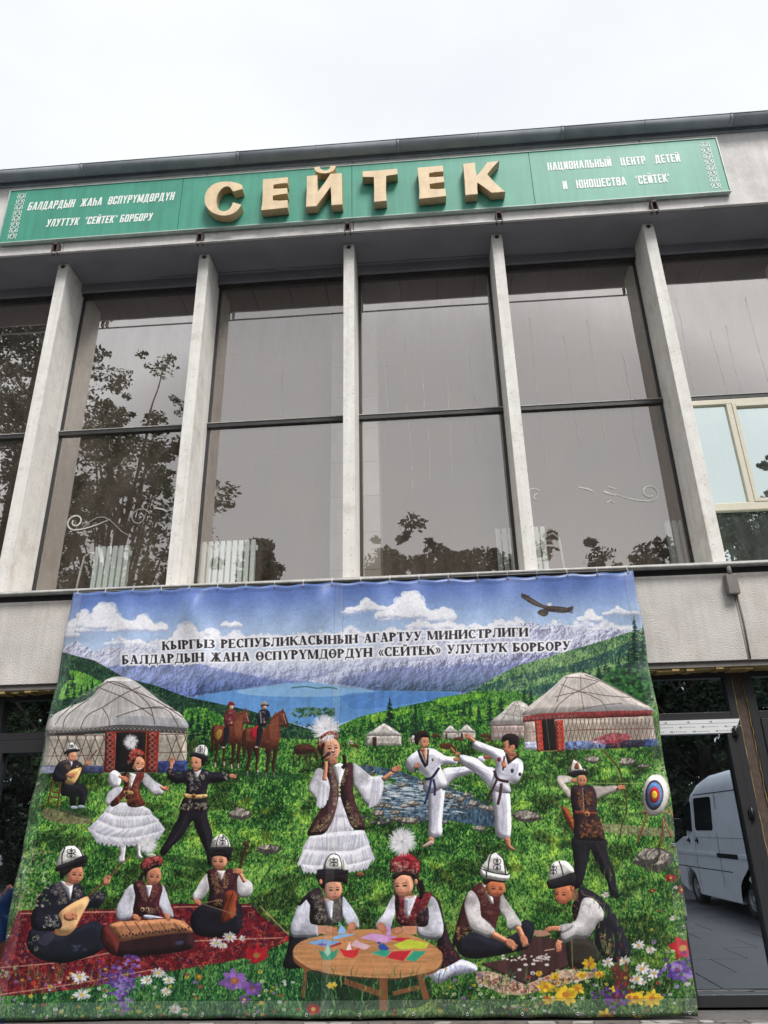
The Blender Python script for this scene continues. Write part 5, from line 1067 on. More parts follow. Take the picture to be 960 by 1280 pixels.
# --- dancing boy
fr(190, 915, 7.533)
shadow([(60, 1120), (400, 1150), (700, 1210), (500, 1260), (200, 1200)], .45)
poly([(320, 640), (548, 650), (552, 760), (590, 880), (610, 960), (590, 1060), (612, 1200), (570, 1220), (545, 1100), (480, 960), (440, 870), (412, 815), (330, 950), (240, 1040), (150, 1140), (110, 1100), (160, 1010), (230, 880), (290, 760)], (28, 24, 32), tex=NF, amp=.12)
for P in ([(360, 760), (300, 900), (200, 1030)], [(500, 760), (540, 900), (570, 1050)]): line(P, 14, (44, 40, 50), .7)
J = [(345, 350), (400, 330), (520, 330), (570, 350), (650, 358), (720, 362), (740, 400), (735, 432), (640, 455), (570, 462), (552, 520), (548, 600), (552, 700), (440, 722), (420, 640), (370, 715), (300, 700), (320, 620), (352, 560), (350, 462), (270, 464), (200, 430), (178, 360), (190, 320), (230, 340), (280, 370)]
poly(J, (30, 26, 34), tex=NF, amp=.18); curls([(365, 350), (430, 360), (425, 540), (395, 530), (370, 420)], 46, (196, 186, 176), 11, 3, seed=1); curls([(455, 350), (560, 345), (550, 380), (500, 450), (440, 540)], 50, (196, 186, 176), 11, 3, seed=2); curls([(300, 660), (370, 640), (400, 610), (430, 650), (370, 715), (300, 700)], 34, (206, 190, 160), 11, 3, seed=3); curls([(430, 640), (545, 650), (552, 700), (440, 724)], 40, (206, 190, 160), 11, 3, seed=4)
poly([(425, 345), (500, 335), (455, 415), (440, 412)], (208, 204, 206), sm=False); poly([(340, 556), (440, 570), (540, 562), (545, 596), (440, 606), (345, 594)], (196, 160, 104), tex=NF, amp=.25); ell(430, 582, 24, 24, (150, 110, 66)); ell(430, 582, 13, 13, (90, 56, 40)); curls([(200, 330), (250, 350), (230, 390), (190, 370)], 10, (190, 150, 110), 9, 3, seed=8); curls([(700, 362), (740, 364), (738, 430), (700, 430)], 18, (190, 186, 180), 9, 3, seed=9)
hand(222, 262, 36, -1.5, ln=1.1); line([(222, 275), (210, 330)], 30, SK); hand(785, 395, 34, .1); face(448, 268, 54, 70, -.05, -1, .1, ear=1); poly([(500, 230), (540, 250), (520, 300), (500, 290)], HA); ell(452, 340, 30, 14, SKD)
kalpak([(420, 190), (440, 130), (490, 105), (530, 108), (555, 150), (545, 215), (480, 195)], [(392, 215), (400, 185), (440, 175), (520, 195), (560, 215), (550, 262), (510, 245), (440, 215)], [[(425, 180), (445, 130), (470, 108)], [(516, 200), (530, 150), (528, 110)]], (487, 142, 44, 52))
# --- singing girl
fr(370, 885, 5.953)
shadow([(40, 1160), (500, 1190), (600, 1230), (300, 1260), (60, 1220)], .4); ell(500, 1215, 30, 16, (120, 70, 50))
frill([(300, 760), (350, 700), (400, 760)], [(240, 915), (340, 900), (450, 880)], 8, depth=16, seed=1); frill([(130, 925), (240, 910), (460, 890), (530, 890)], [(72, 1025), (250, 1040), (430, 1035), (568, 985)], 15, depth=20, seed=2); frill([(80, 1030), (250, 1040), (430, 1040), (566, 990)], [(36, 1135), (200, 1150), (430, 1140), (608, 1098)], 17, depth=24, seed=3); frill([(60, 1140), (200, 1150), (430, 1140), (590, 1100)], [(80, 1190), (230, 1195), (430, 1190), (560, 1160)], 16, depth=18, seed=4)
frill([(310, 650), (345, 640), (385, 660)], [(285, 790), (345, 790), (400, 790)], 5, depth=8, seed=8)
VV = [(250, 400), (290, 420), (330, 540), (335, 640), (300, 800), (240, 905), (180, 925), (105, 920), (150, 820), (210, 720), (250, 620), (240, 500)]; V2 = [(390, 400), (435, 395), (440, 520), (450, 640), (490, 760), (535, 860), (520, 885), (440, 870), (390, 760), (350, 640), (345, 560), (370, 480)]
poly([(290, 400), (345, 390), (385, 410), (345, 560), (330, 560)], (222, 218, 224), sm=False); poly(VV, (58, 32, 34), tex=NF, amp=.2); poly(V2, (54, 30, 34), tex=NF, amp=.2)
curls([(255, 420), (290, 430), (330, 560), (325, 700), (290, 760), (300, 600)], 46, GO, 12, 2.6, seed=1); curls([(170, 830), (290, 760), (240, 890), (130, 905)], 60, GO, 11, 2.6, seed=2); curls([(375, 420), (405, 430), (370, 560), (350, 560)], 26, GO, 11, 2.6, seed=3); curls([(360, 640), (400, 660), (500, 820), (510, 870), (430, 850)], 56, GO, 11, 2.6, seed=4)
for i, y in enumerate((555, 590, 625)): ell(342, y, 9, 9, (226, 216, 196)); ell(342, y, 4, 4, (150, 130, 100))
sleeve([(160, 450), (200, 430), (240, 470), (270, 560), (260, 620), (240, 690), (190, 720), (170, 660), (120, 600), (115, 560)], seed=11, n=10); frill([(190, 520), (230, 500), (270, 560)], [(170, 700), (220, 715), (262, 640)], 5, depth=14, seed=6)
sleeve([(440, 400), (480, 410), (540, 460), (600, 500), (665, 490), (665, 590), (640, 680), (580, 722), (530, 680), (480, 600), (445, 540)], seed=12, n=12); frill([(590, 500), (630, 485), (665, 480)], [(560, 720), (620, 690), (660, 600)], 6, depth=12, seed=7)
line([(660, 515), (740, 455)], 32, SK, w2=26); hand(755, 440, 34, -.35, ln=1.2); line([(228, 520), (238, 430), (240, 380)], 32, SK, w2=26); line([(370, 330), (380, 400), (360, 430)], 26, HA); line([(200, 300), (220, 380), (215, 420)], 16, HA)
face(278, 285, 66, 88, -.12, .6, -.3, c=(214, 152, 120), mouth=(120, 40, 44)); ell(292, 306, 15, 12, (96, 26, 30)); ell(292, 300, 11, 4, (236, 226, 220)); ell(290, 380, 36, 30, SKD); poly([(196, 300), (200, 240), (222, 215), (230, 250), (210, 330)], HA)
hand(240, 345, 30, -.2); line([(215, 355), (262, 322)], 22, (40, 38, 42), sm=False); ell(262, 320, 16, 14, (54, 54, 60)); line([(160, 430), (215, 420)], 8, (50, 40, 36), .5)
poly([(180, 290), (178, 230), (205, 185), (250, 160), (300, 158), (330, 190), (320, 215), (270, 205), (220, 230), (196, 310)], (116, 36, 34), tex=NF, amp=.2); curls([(182, 260), (190, 220), (250, 168), (320, 175), (320, 205), (250, 200), (200, 260)], 40, (220, 180, 150), 9, 3, seed=4); plume(235, 135, 100, 2, n=230); poly([(205, 190), (250, 160), (300, 158), (325, 180), (250, 185), (200, 215)], (116, 36, 34)); curls([(205, 200), (250, 165), (320, 168), (250, 190)], 18, (224, 190, 160), 8, 3, seed=5)
# --- two boys in white sparring
fr(500, 900, 5.647)
shadow([(150, 850), (380, 860), (420, 890), (200, 900)], .35); shadow([(700, 870), (900, 880), (900, 910), (700, 905)], .35)
W3 = (208, 206, 220)
poly([(215, 430), (300, 420), (330, 480), (320, 600), (312, 700), (308, 795), (222, 805), (216, 700), (214, 560)], W3, tex=NM, amp=.1); ell(236, 830, 22, 26, (176, 120, 96)); poly([(170, 880), (200, 850), (240, 830), (255, 850), (220, 870)], (180, 150, 140))
poly([(320, 330), (420, 315), (480, 310), (560, 290), (610, 270), (600, 240), (560, 250), (540, 350), (480, 370), (400, 400), (350, 440), (320, 480), (290, 420)], W3, tex=NM, amp=.1)
poly([(660, 450), (720, 420), (770, 430), (790, 600), (784, 810), (690, 790), (676, 640), (660, 520)], W3, tex=NM, amp=.1); poly([(750, 812), (785, 812), (790, 860), (820, 890), (790, 895), (752, 860)], (170, 112, 88))
poly([(430, 260), (440, 230), (500, 240), (560, 260), (620, 310), (680, 330), (700, 420), (660, 480), (610, 420), (560, 370), (500, 330), (430, 290)], W3, tex=NM, amp=.1); poly([(600, 240), (640, 235), (670, 255), (610, 262)], (150, 84, 62))
for P in ([(440, 320), (400, 380), (340, 430)], [(540, 350), (620, 390), (680, 430)], [(240, 560), (260, 650), (250, 760)], [(720, 520), (740, 640), (730, 760)], [(520, 300), (580, 320), (640, 350)], [(380, 340), (420, 340), (470, 330)]): line(P, 9, (156, 156, 180), .5)
poly([(120, 210), (150, 190), (240, 185), (290, 210), (340, 240), (400, 245), (420, 275), (400, 300), (330, 300), (300, 310), (330, 380), (345, 440), (300, 470), (240, 500), (185, 480), (180, 440), (200, 390), (150, 340), (130, 310), (100, 360), (60, 320), (50, 280), (80, 240)], W3, tex=NM, amp=.1)
for P in ([(150, 330), (200, 380), (260, 380)], [(240, 330), (280, 300), (290, 250)], [(90, 260), (110, 300), (120, 320)], [(330, 260), (370, 280), (400, 285)], [(230, 440), (220, 480)]): line(P, 8, (156, 156, 180), .6)
poly([(134, 195), (150, 190), (180, 260), (195, 290), (204, 250), (206, 190), (218, 190), (214, 300), (190, 322), (160, 270)], (40, 32, 36), sm=False); poly([(155, 192), (204, 190), (195, 285)], (190, 130, 102), sm=False)
line([(190, 400), (240, 390), (290, 320)], 18, (36, 40, 66)); line([(235, 400), (220, 480), (190, 575)], 16, (40, 52, 92)); line([(250, 400), (262, 460), (258, 515)], 16, (36, 44, 80)); hand(132, 308, 22, -.8); hand(408, 262, 20, .1); hand(415, 225, 18, -.5); ell(245, 265, 8, 12, (110, 100, 80)); line([(400, 215), (370, 180)], 14, (170, 110, 84))
face(186, 140, 32, 44, .0, 1, .1, c=(196, 134, 104), ear=-1); ell(172, 195, 20, 12, SKD); poly([(120, 150), (116, 100), (140, 68), (190, 62), (218, 90), (215, 108), (165, 110), (150, 135), (140, 160)], (32, 22, 22))
poly([(545, 130), (600, 150), (680, 180), (740, 200), (790, 240), (840, 255), (870, 280), (876, 340), (840, 420), (800, 432), (780, 430), (785, 500), (660, 480), (650, 440), (680, 330), (680, 280), (640, 240), (560, 200), (524, 185), (522, 150)], W3, tex=NM, amp=.1)
for P in ([(580, 160), (620, 190), (680, 215)], [(700, 340), (740, 370), (800, 380)], [(840, 290), (830, 350), (790, 400)], [(700, 440), (740, 450), (760, 480)]): line(P, 9, (156, 156, 180), .6)
poly([(748, 225), (770, 300), (850, 240), (840, 225), (790, 262), (765, 220)], (58, 36, 34), sm=False); poly([(765, 225), (830, 230), (785, 275)], (186, 124, 96), sm=False); line([(745, 240), (735, 340)], 12, (58, 36, 34)); line([(675, 340), (700, 400), (775, 420)], 20, (56, 34, 40)); line([(695, 400), (665, 470), (630, 540)], 15, (60, 38, 40)); line([(725, 430), (718, 500), (700, 580)], 20, (64, 40, 42))
hand(495, 105, 26, -2.6); line([(510, 115), (540, 140)], 22, SK); hand(742, 300, 24, -2); ell(708, 263, 14, 16, (110, 40, 50)); ell(800, 342, 12, 16, (50, 60, 70)); ell(853, 368, 10, 14, (50, 30, 40)); face(776, 175, 42, 54, .05, -1, .2, c=(188, 122, 92), ear=1); ell(800, 225, 26, 16, SKD); poly([(724, 130), (740, 95), (790, 82), (838, 100), (848, 150), (825, 195), (812, 160), (780, 165), (770, 130), (740, 140)], (28, 20, 20))
# --- archer
fr(690, 920, 5.647)
poly([(145, 690), (350, 700), (370, 800), (420, 930), (440, 1040), (455, 1110), (400, 1110), (370, 1000), (330, 930), (290, 850), (260, 780), (240, 880), (200, 1030), (140, 1040), (150, 900), (140, 800)], (28, 26, 32), tex=NF, amp=.12); line([(300, 740), (370, 900), (410, 1060)], 14, (46, 44, 52), .6)
shadow([(340, 1080), (470, 1080), (560, 1110), (400, 1120)], .4)
poly([(62, 500), (85, 480), (120, 520), (160, 620), (170, 680), (140, 660), (90, 570)], (126, 62, 36), tex=NF, amp=.2); line([(75, 495), (0, 410)], 5, (120, 100, 70)); line([(70, 500), (10, 440)], 4, (150, 110, 70))
sleeve([(30, 280), (60, 262), (130, 275), (130, 310), (80, 320), (110, 350), (140, 400), (115, 425), (60, 350), (35, 310)], (204, 192, 184), seed=2); sleeve([(275, 340), (340, 340), (430, 335), (440, 372), (360, 400), (300, 430), (285, 400)], (204, 192, 184), seed=3)
VA = [(130, 340), (180, 330), (270, 340), (300, 420), (300, 520), (330, 600), (350, 710), (240, 716), (150, 700), (145, 580), (125, 440)]
poly(VA, (44, 30, 34), tex=NF, amp=.2); curls([(165, 380), (200, 370), (215, 520), (200, 540), (175, 450)], 36, (180, 110, 54), 11, 2.8, seed=1); curls([(225, 370), (262, 380), (250, 520), (225, 520)], 34, (180, 110, 54), 11, 2.8, seed=2); curls([(190, 560), (330, 570), (345, 690), (190, 700)], 84, (180, 110, 54), 11, 2.8, seed=3); line([(150, 520), (300, 530)], 22, (110, 52, 40)); ell(233, 533, 18, 18, (180, 120, 70)); ell(233, 533, 9, 9, (70, 40, 34)); line([(205, 350), (212, 520)], 6, (190, 180, 176), .6)
line([(330, 80), (400, 150), (455, 230), (475, 330), (495, 450), (490, 540), (462, 620), (458, 690)], 11, (72, 52, 34), w2=6); line([(330, 80), (395, 150), (440, 200)], 8, (130, 100, 60)); line([(230, 316), (600, 318)], 4, (150, 170, 90), sm=False); hand(150, 298, 22, .2); hand(460, 348, 26, -.2); line([(432, 352), (440, 370)], 12, (60, 50, 50))
face(200, 297, 34, 42, .05, .5, .1, c=(192, 128, 98)); poly([(118, 240), (125, 185), (142, 152), (180, 165), (210, 210), (222, 232)], (214, 204, 196)); line([(120, 235), (130, 180), (142, 150)], 6, (50, 34, 32)); line([(215, 230), (190, 180), (150, 152)], 6, (50, 34, 32)); poly([(150, 215), (158, 180), (175, 175), (182, 215)], (120, 70, 50)); poly([(102, 258), (120, 240), (180, 226), (244, 238), (240, 256), (180, 262), (150, 276)], (32, 28, 32))
# target on its stand
for P in ([(636, 530), (600, 650), (572, 748)], [(742, 560), (745, 650), (732, 762)], [(755, 590), (810, 700)], [(770, 480), (815, 560)]): line(P, 13, (140, 84, 54), sm=False)
line([(590, 515), (770, 520)], 12, (140, 84, 54)); ell(696, 400, 82, 148, (168, 160, 150), .12); ell(684, 400, 84, 146, (208, 202, 196), .12)
for rx, ry, c in ((60, 106, (46, 46, 56)), (52, 90, (86, 116, 170)), (34, 56, (176, 42, 44)), (18, 30, (222, 190, 60))): ell(680, 400, rx, ry, c, .06)
# --- carpet
VOL[0] = 0
fr(0, 0, 1)
CP = [(32, 1134), (150, 1133), (222, 1126), (318, 1126), (332, 1140), (368, 1166), (366, 1178), (300, 1196), (230, 1210), (120, 1232), (20, 1243), (0, 1250), (8, 1190)]
poly(CP, (118, 28, 34), sm=False, tex=NF, amp=.5); poly(CP, (60, 14, 24), .4, sm=False, tex=NM, amp=.9)
curls(CP, 520, (196, 120, 96), 3.2, .75, .75, seed=3); curls(CP, 320, (44, 20, 44), 3.6, 1.6, .8, seed=4); curls(CP, 200, (206, 60, 50), 3, 1.4, .7, seed=5)
for P in ([(8, 1205), (90, 1198), (180, 1180), (260, 1172), (360, 1168)], [(4, 1240), (100, 1226), (200, 1208)], [(330, 1128), (366, 1164)], [(34, 1138), (150, 1136)], [(222, 1130), (320, 1129)]): line(P, 1.6, (206, 150, 128), .7)
grass(0, 0, 0, 0, [(-4, 1246), (60, 1238), (120, 1230), (200, 1214), (260, 1203), (310, 1194), (372, 1170), (392, 1160), (400, 1280), (-10, 1280)], (10, 44, 26), (36, 92, 44), (104, 152, 78), True, -.05, NG)
VOL[0] = .8
# --- lute boy on the carpet
fr(20, 1040, 6)
poly([(160, 700), (260, 720), (380, 745), (500, 690), (600, 650), (660, 650), (690, 720), (700, 830), (640, 890), (500, 940), (380, 960), (250, 940), (150, 880), (120, 800)], (24, 26, 36), tex=NM, amp=.2); poly([(200, 790), (300, 720), (330, 760), (260, 830)], (70, 66, 84), .5)
J = [(370, 350), (300, 380), (230, 440), (190, 520), (160, 620), (165, 700), (240, 720), (330, 720), (400, 690), (560, 560), (660, 540), (700, 470), (690, 420), (620, 440), (560, 470), (545, 420), (520, 370), (450, 360)]
poly(J, (28, 28, 38), tex=NF, amp=.22); curls([(300, 390), (370, 350), (430, 480), (440, 510), (370, 520), (320, 430)], 70, (178, 164, 150), 12, 2.6, seed=1); curls([(470, 380), (520, 370), (540, 430), (500, 490), (470, 500)], 30, (178, 164, 150), 12, 2.6, seed=2); poly([(372, 340), (470, 370), (445, 500), (420, 430)], (214, 214, 224), sm=False)
line([(560, 480), (880, 165)], 15, (132, 84, 56), sm=False, w2=9); LU = [(330, 740), (330, 690), (360, 590), (430, 530), (520, 480), (570, 462), (582, 500), (530, 600), (480, 700), (430, 748), (370, 756)]; poly(LU, (204, 160, 112), tex=NX, amp=.12); poly([(330, 740), (340, 700), (380, 740), (470, 700), (430, 748), (370, 756)], (160, 110, 70), .6); ell(455, 620, 16, 16, (90, 60, 40)); line([(400, 700), (870, 175)], 2.2, (230, 200, 160), .7, sm=False)
poly([(350, 600), (250, 600), (180, 640), (190, 700), (270, 710), (380, 690)], (26, 26, 36)); curls([(260, 610), (350, 600), (360, 690), (250, 690)], 34, (206, 202, 192), 13, 3.4, seed=5); hand(440, 612, 46, -.1); hand(712, 345, 38, -1.2, n=4); curls([(640, 440), (690, 420), (690, 480), (640, 520)], 14, (170, 150, 140), 9, 3, seed=7)
face(480, 290, 62, 82, .10, .9, .7, c=(190, 124, 96), ear=-1); poly([(378, 330), (372, 262), (440, 236), (540, 212), (548, 232), (470, 252), (446, 275), (425, 292), (402, 312)], HA); ell(440, 350, 34, 34, SKD, a=.7)
kalpak([(345, 235), (352, 160), (390, 100), (440, 82), (500, 92), (535, 140), (548, 175), (450, 205)], [(338, 275), (350, 232), (440, 200), (545, 152), (572, 178), (560, 205), (470, 235), (400, 260)], [[(382, 215), (380, 150), (400, 95)], [(535, 155), (510, 110), (480, 86)]], (447, 140, 56, 66)); curls([(460, 820), (600, 840), (600, 870), (470, 860)], 16, (120, 140, 180), 12, 2.2, .6, seed=8); curls([(120, 780), (200, 750), (200, 860), (120, 860)], 8, (210, 200, 170), 18, 4, seed=9)
# --- girl with the dulcimer
fr(130, 1030, 7.385)
line([(400, 420), (370, 500), (360, 560)], 36, HA); sleeve([(300, 530), (330, 560), (320, 700), (310, 780), (280, 850), (200, 870), (155, 830), (160, 740), (210, 640), (250, 570)], (200, 200, 212), seed=1, n=9); sleeve([(560, 540), (600, 560), (640, 680), (680, 800), (670, 840), (600, 830), (570, 760), (530, 700)], (200, 200, 212), seed=2, n=8)
VG = [(310, 530), (380, 490), (440, 560), (500, 540), (560, 520), (580, 580), (550, 700), (560, 810), (470, 830), (400, 840), (310, 780), (330, 650)]; poly(VG, (60, 26, 34), tex=NF, amp=.25); poly([(420, 540), (490, 530), (455, 660), (440, 640)], (196, 196, 206), sm=False); curls([(350, 520), (410, 550), (450, 680), (430, 700), (370, 620)], 50, (160, 120, 90), 12, 3, seed=1); curls([(490, 550), (540, 540), (530, 620), (470, 700)], 40, (170, 110, 80), 12, 3, seed=2); curls([(390, 740), (550, 740), (550, 810), (400, 810)], 26, (170, 140, 110), 14, 3.4, seed=3)
for x in (395, 440): ell(x, 762, 20, 20, (180, 150, 110)); ell(x, 762, 12, 12, (50, 30, 34))
poly([(400, 830), (440, 810), (560, 830), (600, 850), (500, 870)], (176, 176, 190))
poly([(70, 905), (180, 870), (400, 850), (650, 840), (780, 870), (880, 965), (860, 1000), (860, 1120), (560, 1180), (160, 1195), (20, 1060), (20, 950)], (44, 26, 30), tex=NX, amp=.2); poly([(70, 905), (180, 872), (400, 862), (650, 842), (780, 870), (875, 968), (640, 985), (400, 1020), (190, 1058), (120, 960)], (168, 112, 78), tex=NF, amp=.15, sm=False); poly([(20, 950), (70, 905), (130, 965), (190, 1060), (160, 1195), (20, 1060)], (84, 34, 32), sm=False)
for i in range(9): x = 110+i*20; line([(x+60, 880), (x+90, 1040)], 0.1, (0, 0, 0), 0)
for i in range(12): line([(150+i*9, 890+i*14), (780+i*8, 860+i*9)], 2, (214, 178, 140), .5, sm=False)
for x0, x1 in ((230, 310), (330, 410), (450, 520), (560, 640), (680, 770)): line([(x0, 880), (x1, 1000)], 8, (72, 36, 26), .8)
for i in range(22): r_ = (i*0.618) % 1; ell(190+i*30, 1015-i*3-22*r_, 9, 12, (56, 24, 24), n=8)
line([(190, 1060), (400, 1022), (640, 988), (878, 970)], 8, (126, 70, 50)); hand(335, 835, 40, .5); hand(620, 825, 36, 1.1, ln=1.1); ell(740, 1070, 40, 18, (70, 90, 140), -.2, .5)
face(495, 450, 74, 92, .08, .6, .8, c=(186, 122, 96), mouth=(130, 50, 50)); ell(450, 520, 30, 24, SKD, a=.6); poly([(405, 430), (410, 380), (470, 350), (560, 345), (565, 365), (490, 385), (440, 420), (425, 480)], HA); HB = [(385, 400), (380, 340), (420, 295), (480, 268), (550, 268), (578, 300), (575, 345), (500, 345), (430, 385)]; poly(HB, (116, 30, 36), tex=NF, amp=.2); curls(HB, 44, (216, 150, 130), 11, 3.4, seed=4); plume(440, 165, 92, 5, n=170); poly([(420, 262), (470, 245), (520, 262), (470, 285)], (176, 180, 160))
# --- fiddler
fr(230, 1030, 7.533)
poly([(230, 720), (400, 760), (560, 720), (590, 800), (590, 940), (500, 1030), (300, 1040), (150, 1010), (100, 900), (130, 800)], (24, 22, 30), tex=NM, amp=.2); sleeve([(255, 440), (280, 480), (270, 600), (215, 680), (150, 710), (120, 660), (150, 600), (200, 510)], (206, 202, 204), seed=1, n=8); sleeve([(530, 460), (600, 480), (670, 520), (688, 580), (660, 650), (600, 665), (550, 640), (530, 560)], (206, 202, 204), seed=2, n=8)
VF = [(260, 430), (330, 390), (400, 440), (460, 390), (530, 440), (540, 600), (550, 740), (400, 770), (270, 740), (280, 600)]; poly(VF, (54, 28, 34), tex=NF, amp=.22); poly([(345, 410), (430, 410), (385, 520)], (206, 196, 196), sm=False); curls([(300, 430), (360, 430), (380, 600), (350, 640), (300, 560)], 60, (196, 156, 100), 12, 3, seed=1); curls([(400, 440), (460, 420), (470, 540), (400, 640)], 48, (196, 156, 100), 12, 3, seed=2); curls([(330, 680), (400, 680), (390, 740), (330, 740)], 16, (200, 160, 100), 12, 3, seed=3)
line([(620, 170), (575, 340), (540, 450), (490, 600), (480, 650)], 24, (66, 36, 28)); ell(620, 160, 28, 26, (70, 44, 30)); line([(560, 240), (680, 235)], 12, (60, 36, 28)); poly([(430, 620), (470, 595), (520, 610), (545, 660), (530, 700), (530, 820), (480, 870), (410, 905), (385, 860), (400, 760), (425, 700), (415, 660)], (120, 52, 34), tex=NF, amp=.15); ell(500, 800, 26, 60, (168, 92, 50), .15, .6); line([(500, 620), (400, 900)], 9, (60, 30, 24), sm=False); line([(90, 690), (230, 730), (540, 828)], 6, (206, 176, 140), sm=False); line([(230, 715), (390, 685)], 6, (190, 150, 110)); hand(165, 705, 38, .6); hand(550, 420, 42, 3.4); line([(570, 440), (610, 520)], 36, SK)
face(370, 318, 74, 86, .04, -.35, .5, c=(200, 138, 108), ear=1); ell(385, 395, 34, 20, SKD, a=.6); poly([(296, 285), (300, 240), (400, 236), (474, 255), (470, 318), (448, 322), (436, 290), (380, 274), (320, 278)], HA)
kalpak([(300, 195), (305, 130), (345, 90), (390, 68), (430, 92), (460, 130), (468, 195), (380, 195)], [(275, 262), (272, 200), (360, 190), (495, 195), (480, 262), (440, 270), (400, 238), (330, 240), (300, 262)], [[(345, 195), (350, 130), (372, 76)], [(456, 195), (448, 130), (400, 76)]], (402, 130, 50, 76)); curls([(310, 130), (340, 130), (340, 180), (310, 180)], 8, (40, 36, 40), 9, 4, seed=5)
# --- boy at the round table
fr(350, 1040, 5.815)
poly([(170, 500), (110, 700), (80, 860), (60, 960), (200, 950), (240, 800), (200, 600)], (26, 24, 30)); sleeve([(215, 450), (245, 500), (245, 620), (300, 650), (305, 735), (200, 742), (125, 740), (105, 680), (130, 600), (160, 510)], (204, 204, 218), seed=1, n=9); sleeve([(480, 450), (520, 490), (570, 560), (600, 630), (590, 680), (520, 660), (500, 620), (470, 560)], (204, 206, 222), seed=2, n=8)
VT = [(215, 440), (310, 380), (350, 460), (400, 470), (470, 430), (480, 520), (470, 640), (400, 650), (280, 650), (245, 620), (250, 520)]; poly(VT, (40, 32, 36), tex=NF, amp=.22); poly([(345, 460), (420, 465), (405, 620), (385, 600)], (206, 208, 222), sm=False); curls([(260, 430), (320, 430), (370, 620), (300, 640)], 60, (188, 178, 160), 14, 3, seed=1); curls([(410, 480), (475, 460), (470, 640), (405, 640)], 44, (150, 144, 130), 11, 3, seed=2); poly([(405, 470), (470, 440), (470, 640), (405, 645)], (120, 116, 108), .4, sm=False)
poly([(165, 500), (215, 435), (240, 440), (180, 510)], (24, 22, 28))
# --- girl at the round table
fr(450, 1030, 6)
poly([(560, 520), (620, 560), (650, 700), (700, 850), (790, 1010), (760, 1050), (640, 1080), (600, 900), (620, 700)], (36, 24, 30), tex=NF, amp=.3); curls([(600, 900), (680, 860), (780, 1010), (640, 1060)], 50, (150, 60, 60), 10, 3, seed=8)
poly([(490, 1050), (560, 1010), (620, 1060), (700, 1030), (770, 990), (800, 990), (890, 1030), (880, 1080), (740, 1110), (600, 1170), (540, 1110), (490, 1170)], (196, 198, 222), tex=NF, amp=.12)
for i in range(9): line([(540+i*38, 1030+6*math.sin(i)), (560+i*38, 1110-i*4)], 9, (140, 144, 180), .5)
sleeve([(280, 510), (300, 600), (270, 700), (250, 770), (200, 770), (145, 760), (150, 720), (200, 660), (240, 580)], (206, 204, 216), seed=1, n=8); sleeve([(550, 520), (600, 560), (645, 720), (640, 800), (600, 842), (480, 820), (450, 740), (520, 740), (530, 640)], (212, 210, 222), seed=2, n=9)
VQ = [(290, 500), (350, 510), (440, 520), (510, 490), (560, 500), (520, 600), (530, 730), (420, 740), (320, 730), (290, 640)]; poly(VQ, (92, 26, 34), tex=NF, amp=.25); poly([(350, 520), (450, 510), (385, 690), (355, 640)], (206, 206, 218), sm=False); poly([(460, 640), (530, 600), (530, 730), (450, 735)], (34, 26, 32), .9); curls(VQ, 110, (206, 150, 130), 9, 2.8, .7, seed=3); line([(378, 545), (374, 660)], 5, (70, 80, 110), .7)
line([(470, 400), (490, 480), (470, 540)], 44, HA, w2=24); line([(300, 500), (310, 560), (300, 620)], 22, HA); face(345, 432, 76, 92, -.06, -.6, .6, c=(212, 150, 120), mouth=(170, 70, 66)); ell(390, 510, 40, 28, SKD, a=.6); poly([(265, 370), (290, 345), (440, 340), (462, 400), (455, 470), (430, 440), (420, 380), (340, 360), (280, 395)], (36, 24, 24)); ell(440, 410, 14, 22, (190, 130, 100)); line([(440, 430), (442, 480)], 4, (220, 200, 170))
HT = [(248, 340), (244, 255), (290, 225), (340, 185), (400, 200), (440, 235), (470, 262), (466, 350), (360, 338)]; poly(HT, (122, 26, 38), sm=False, tex=NF, amp=.2); curls([(250, 335), (248, 265), (350, 250), (468, 268), (464, 345), (360, 335)], 70, (222, 180, 160), 13, 3, seed=5); line([(246, 262), (350, 245), (468, 265)], 4, (60, 20, 26)); plume(335, 110, 104, 6, n=230)
# face of the table boy (drawn after the skirt behind it)
fr(350, 1040, 5.815)
face(410, 390, 66, 88, -.05, .5, .8, c=(202, 140, 112), ear=-1); ell(372, 460, 34, 24, SKD, a=.6); poly([(298, 285), (500, 280), (508, 362), (482, 346), (410, 340), (362, 352), (348, 392), (318, 370), (302, 330)], (28, 20, 22)); ell(322, 340, 12, 20, (190, 126, 100))
kalpak([(345, 255), (350, 200), (375, 152), (415, 140), (455, 152), (478, 200), (482, 255)], [(300, 252), (400, 246), (500, 252), (520, 262), (500, 285), (330, 300), (305, 280)], [[(350, 250), (356, 195), (385, 148), (415, 138), (448, 150), (468, 195), (474, 250)]], (415, 200, 52, 60)); poly([(480, 170), (500, 200), (510, 250), (482, 252)], (210, 206, 196))
VOL[0] = 0
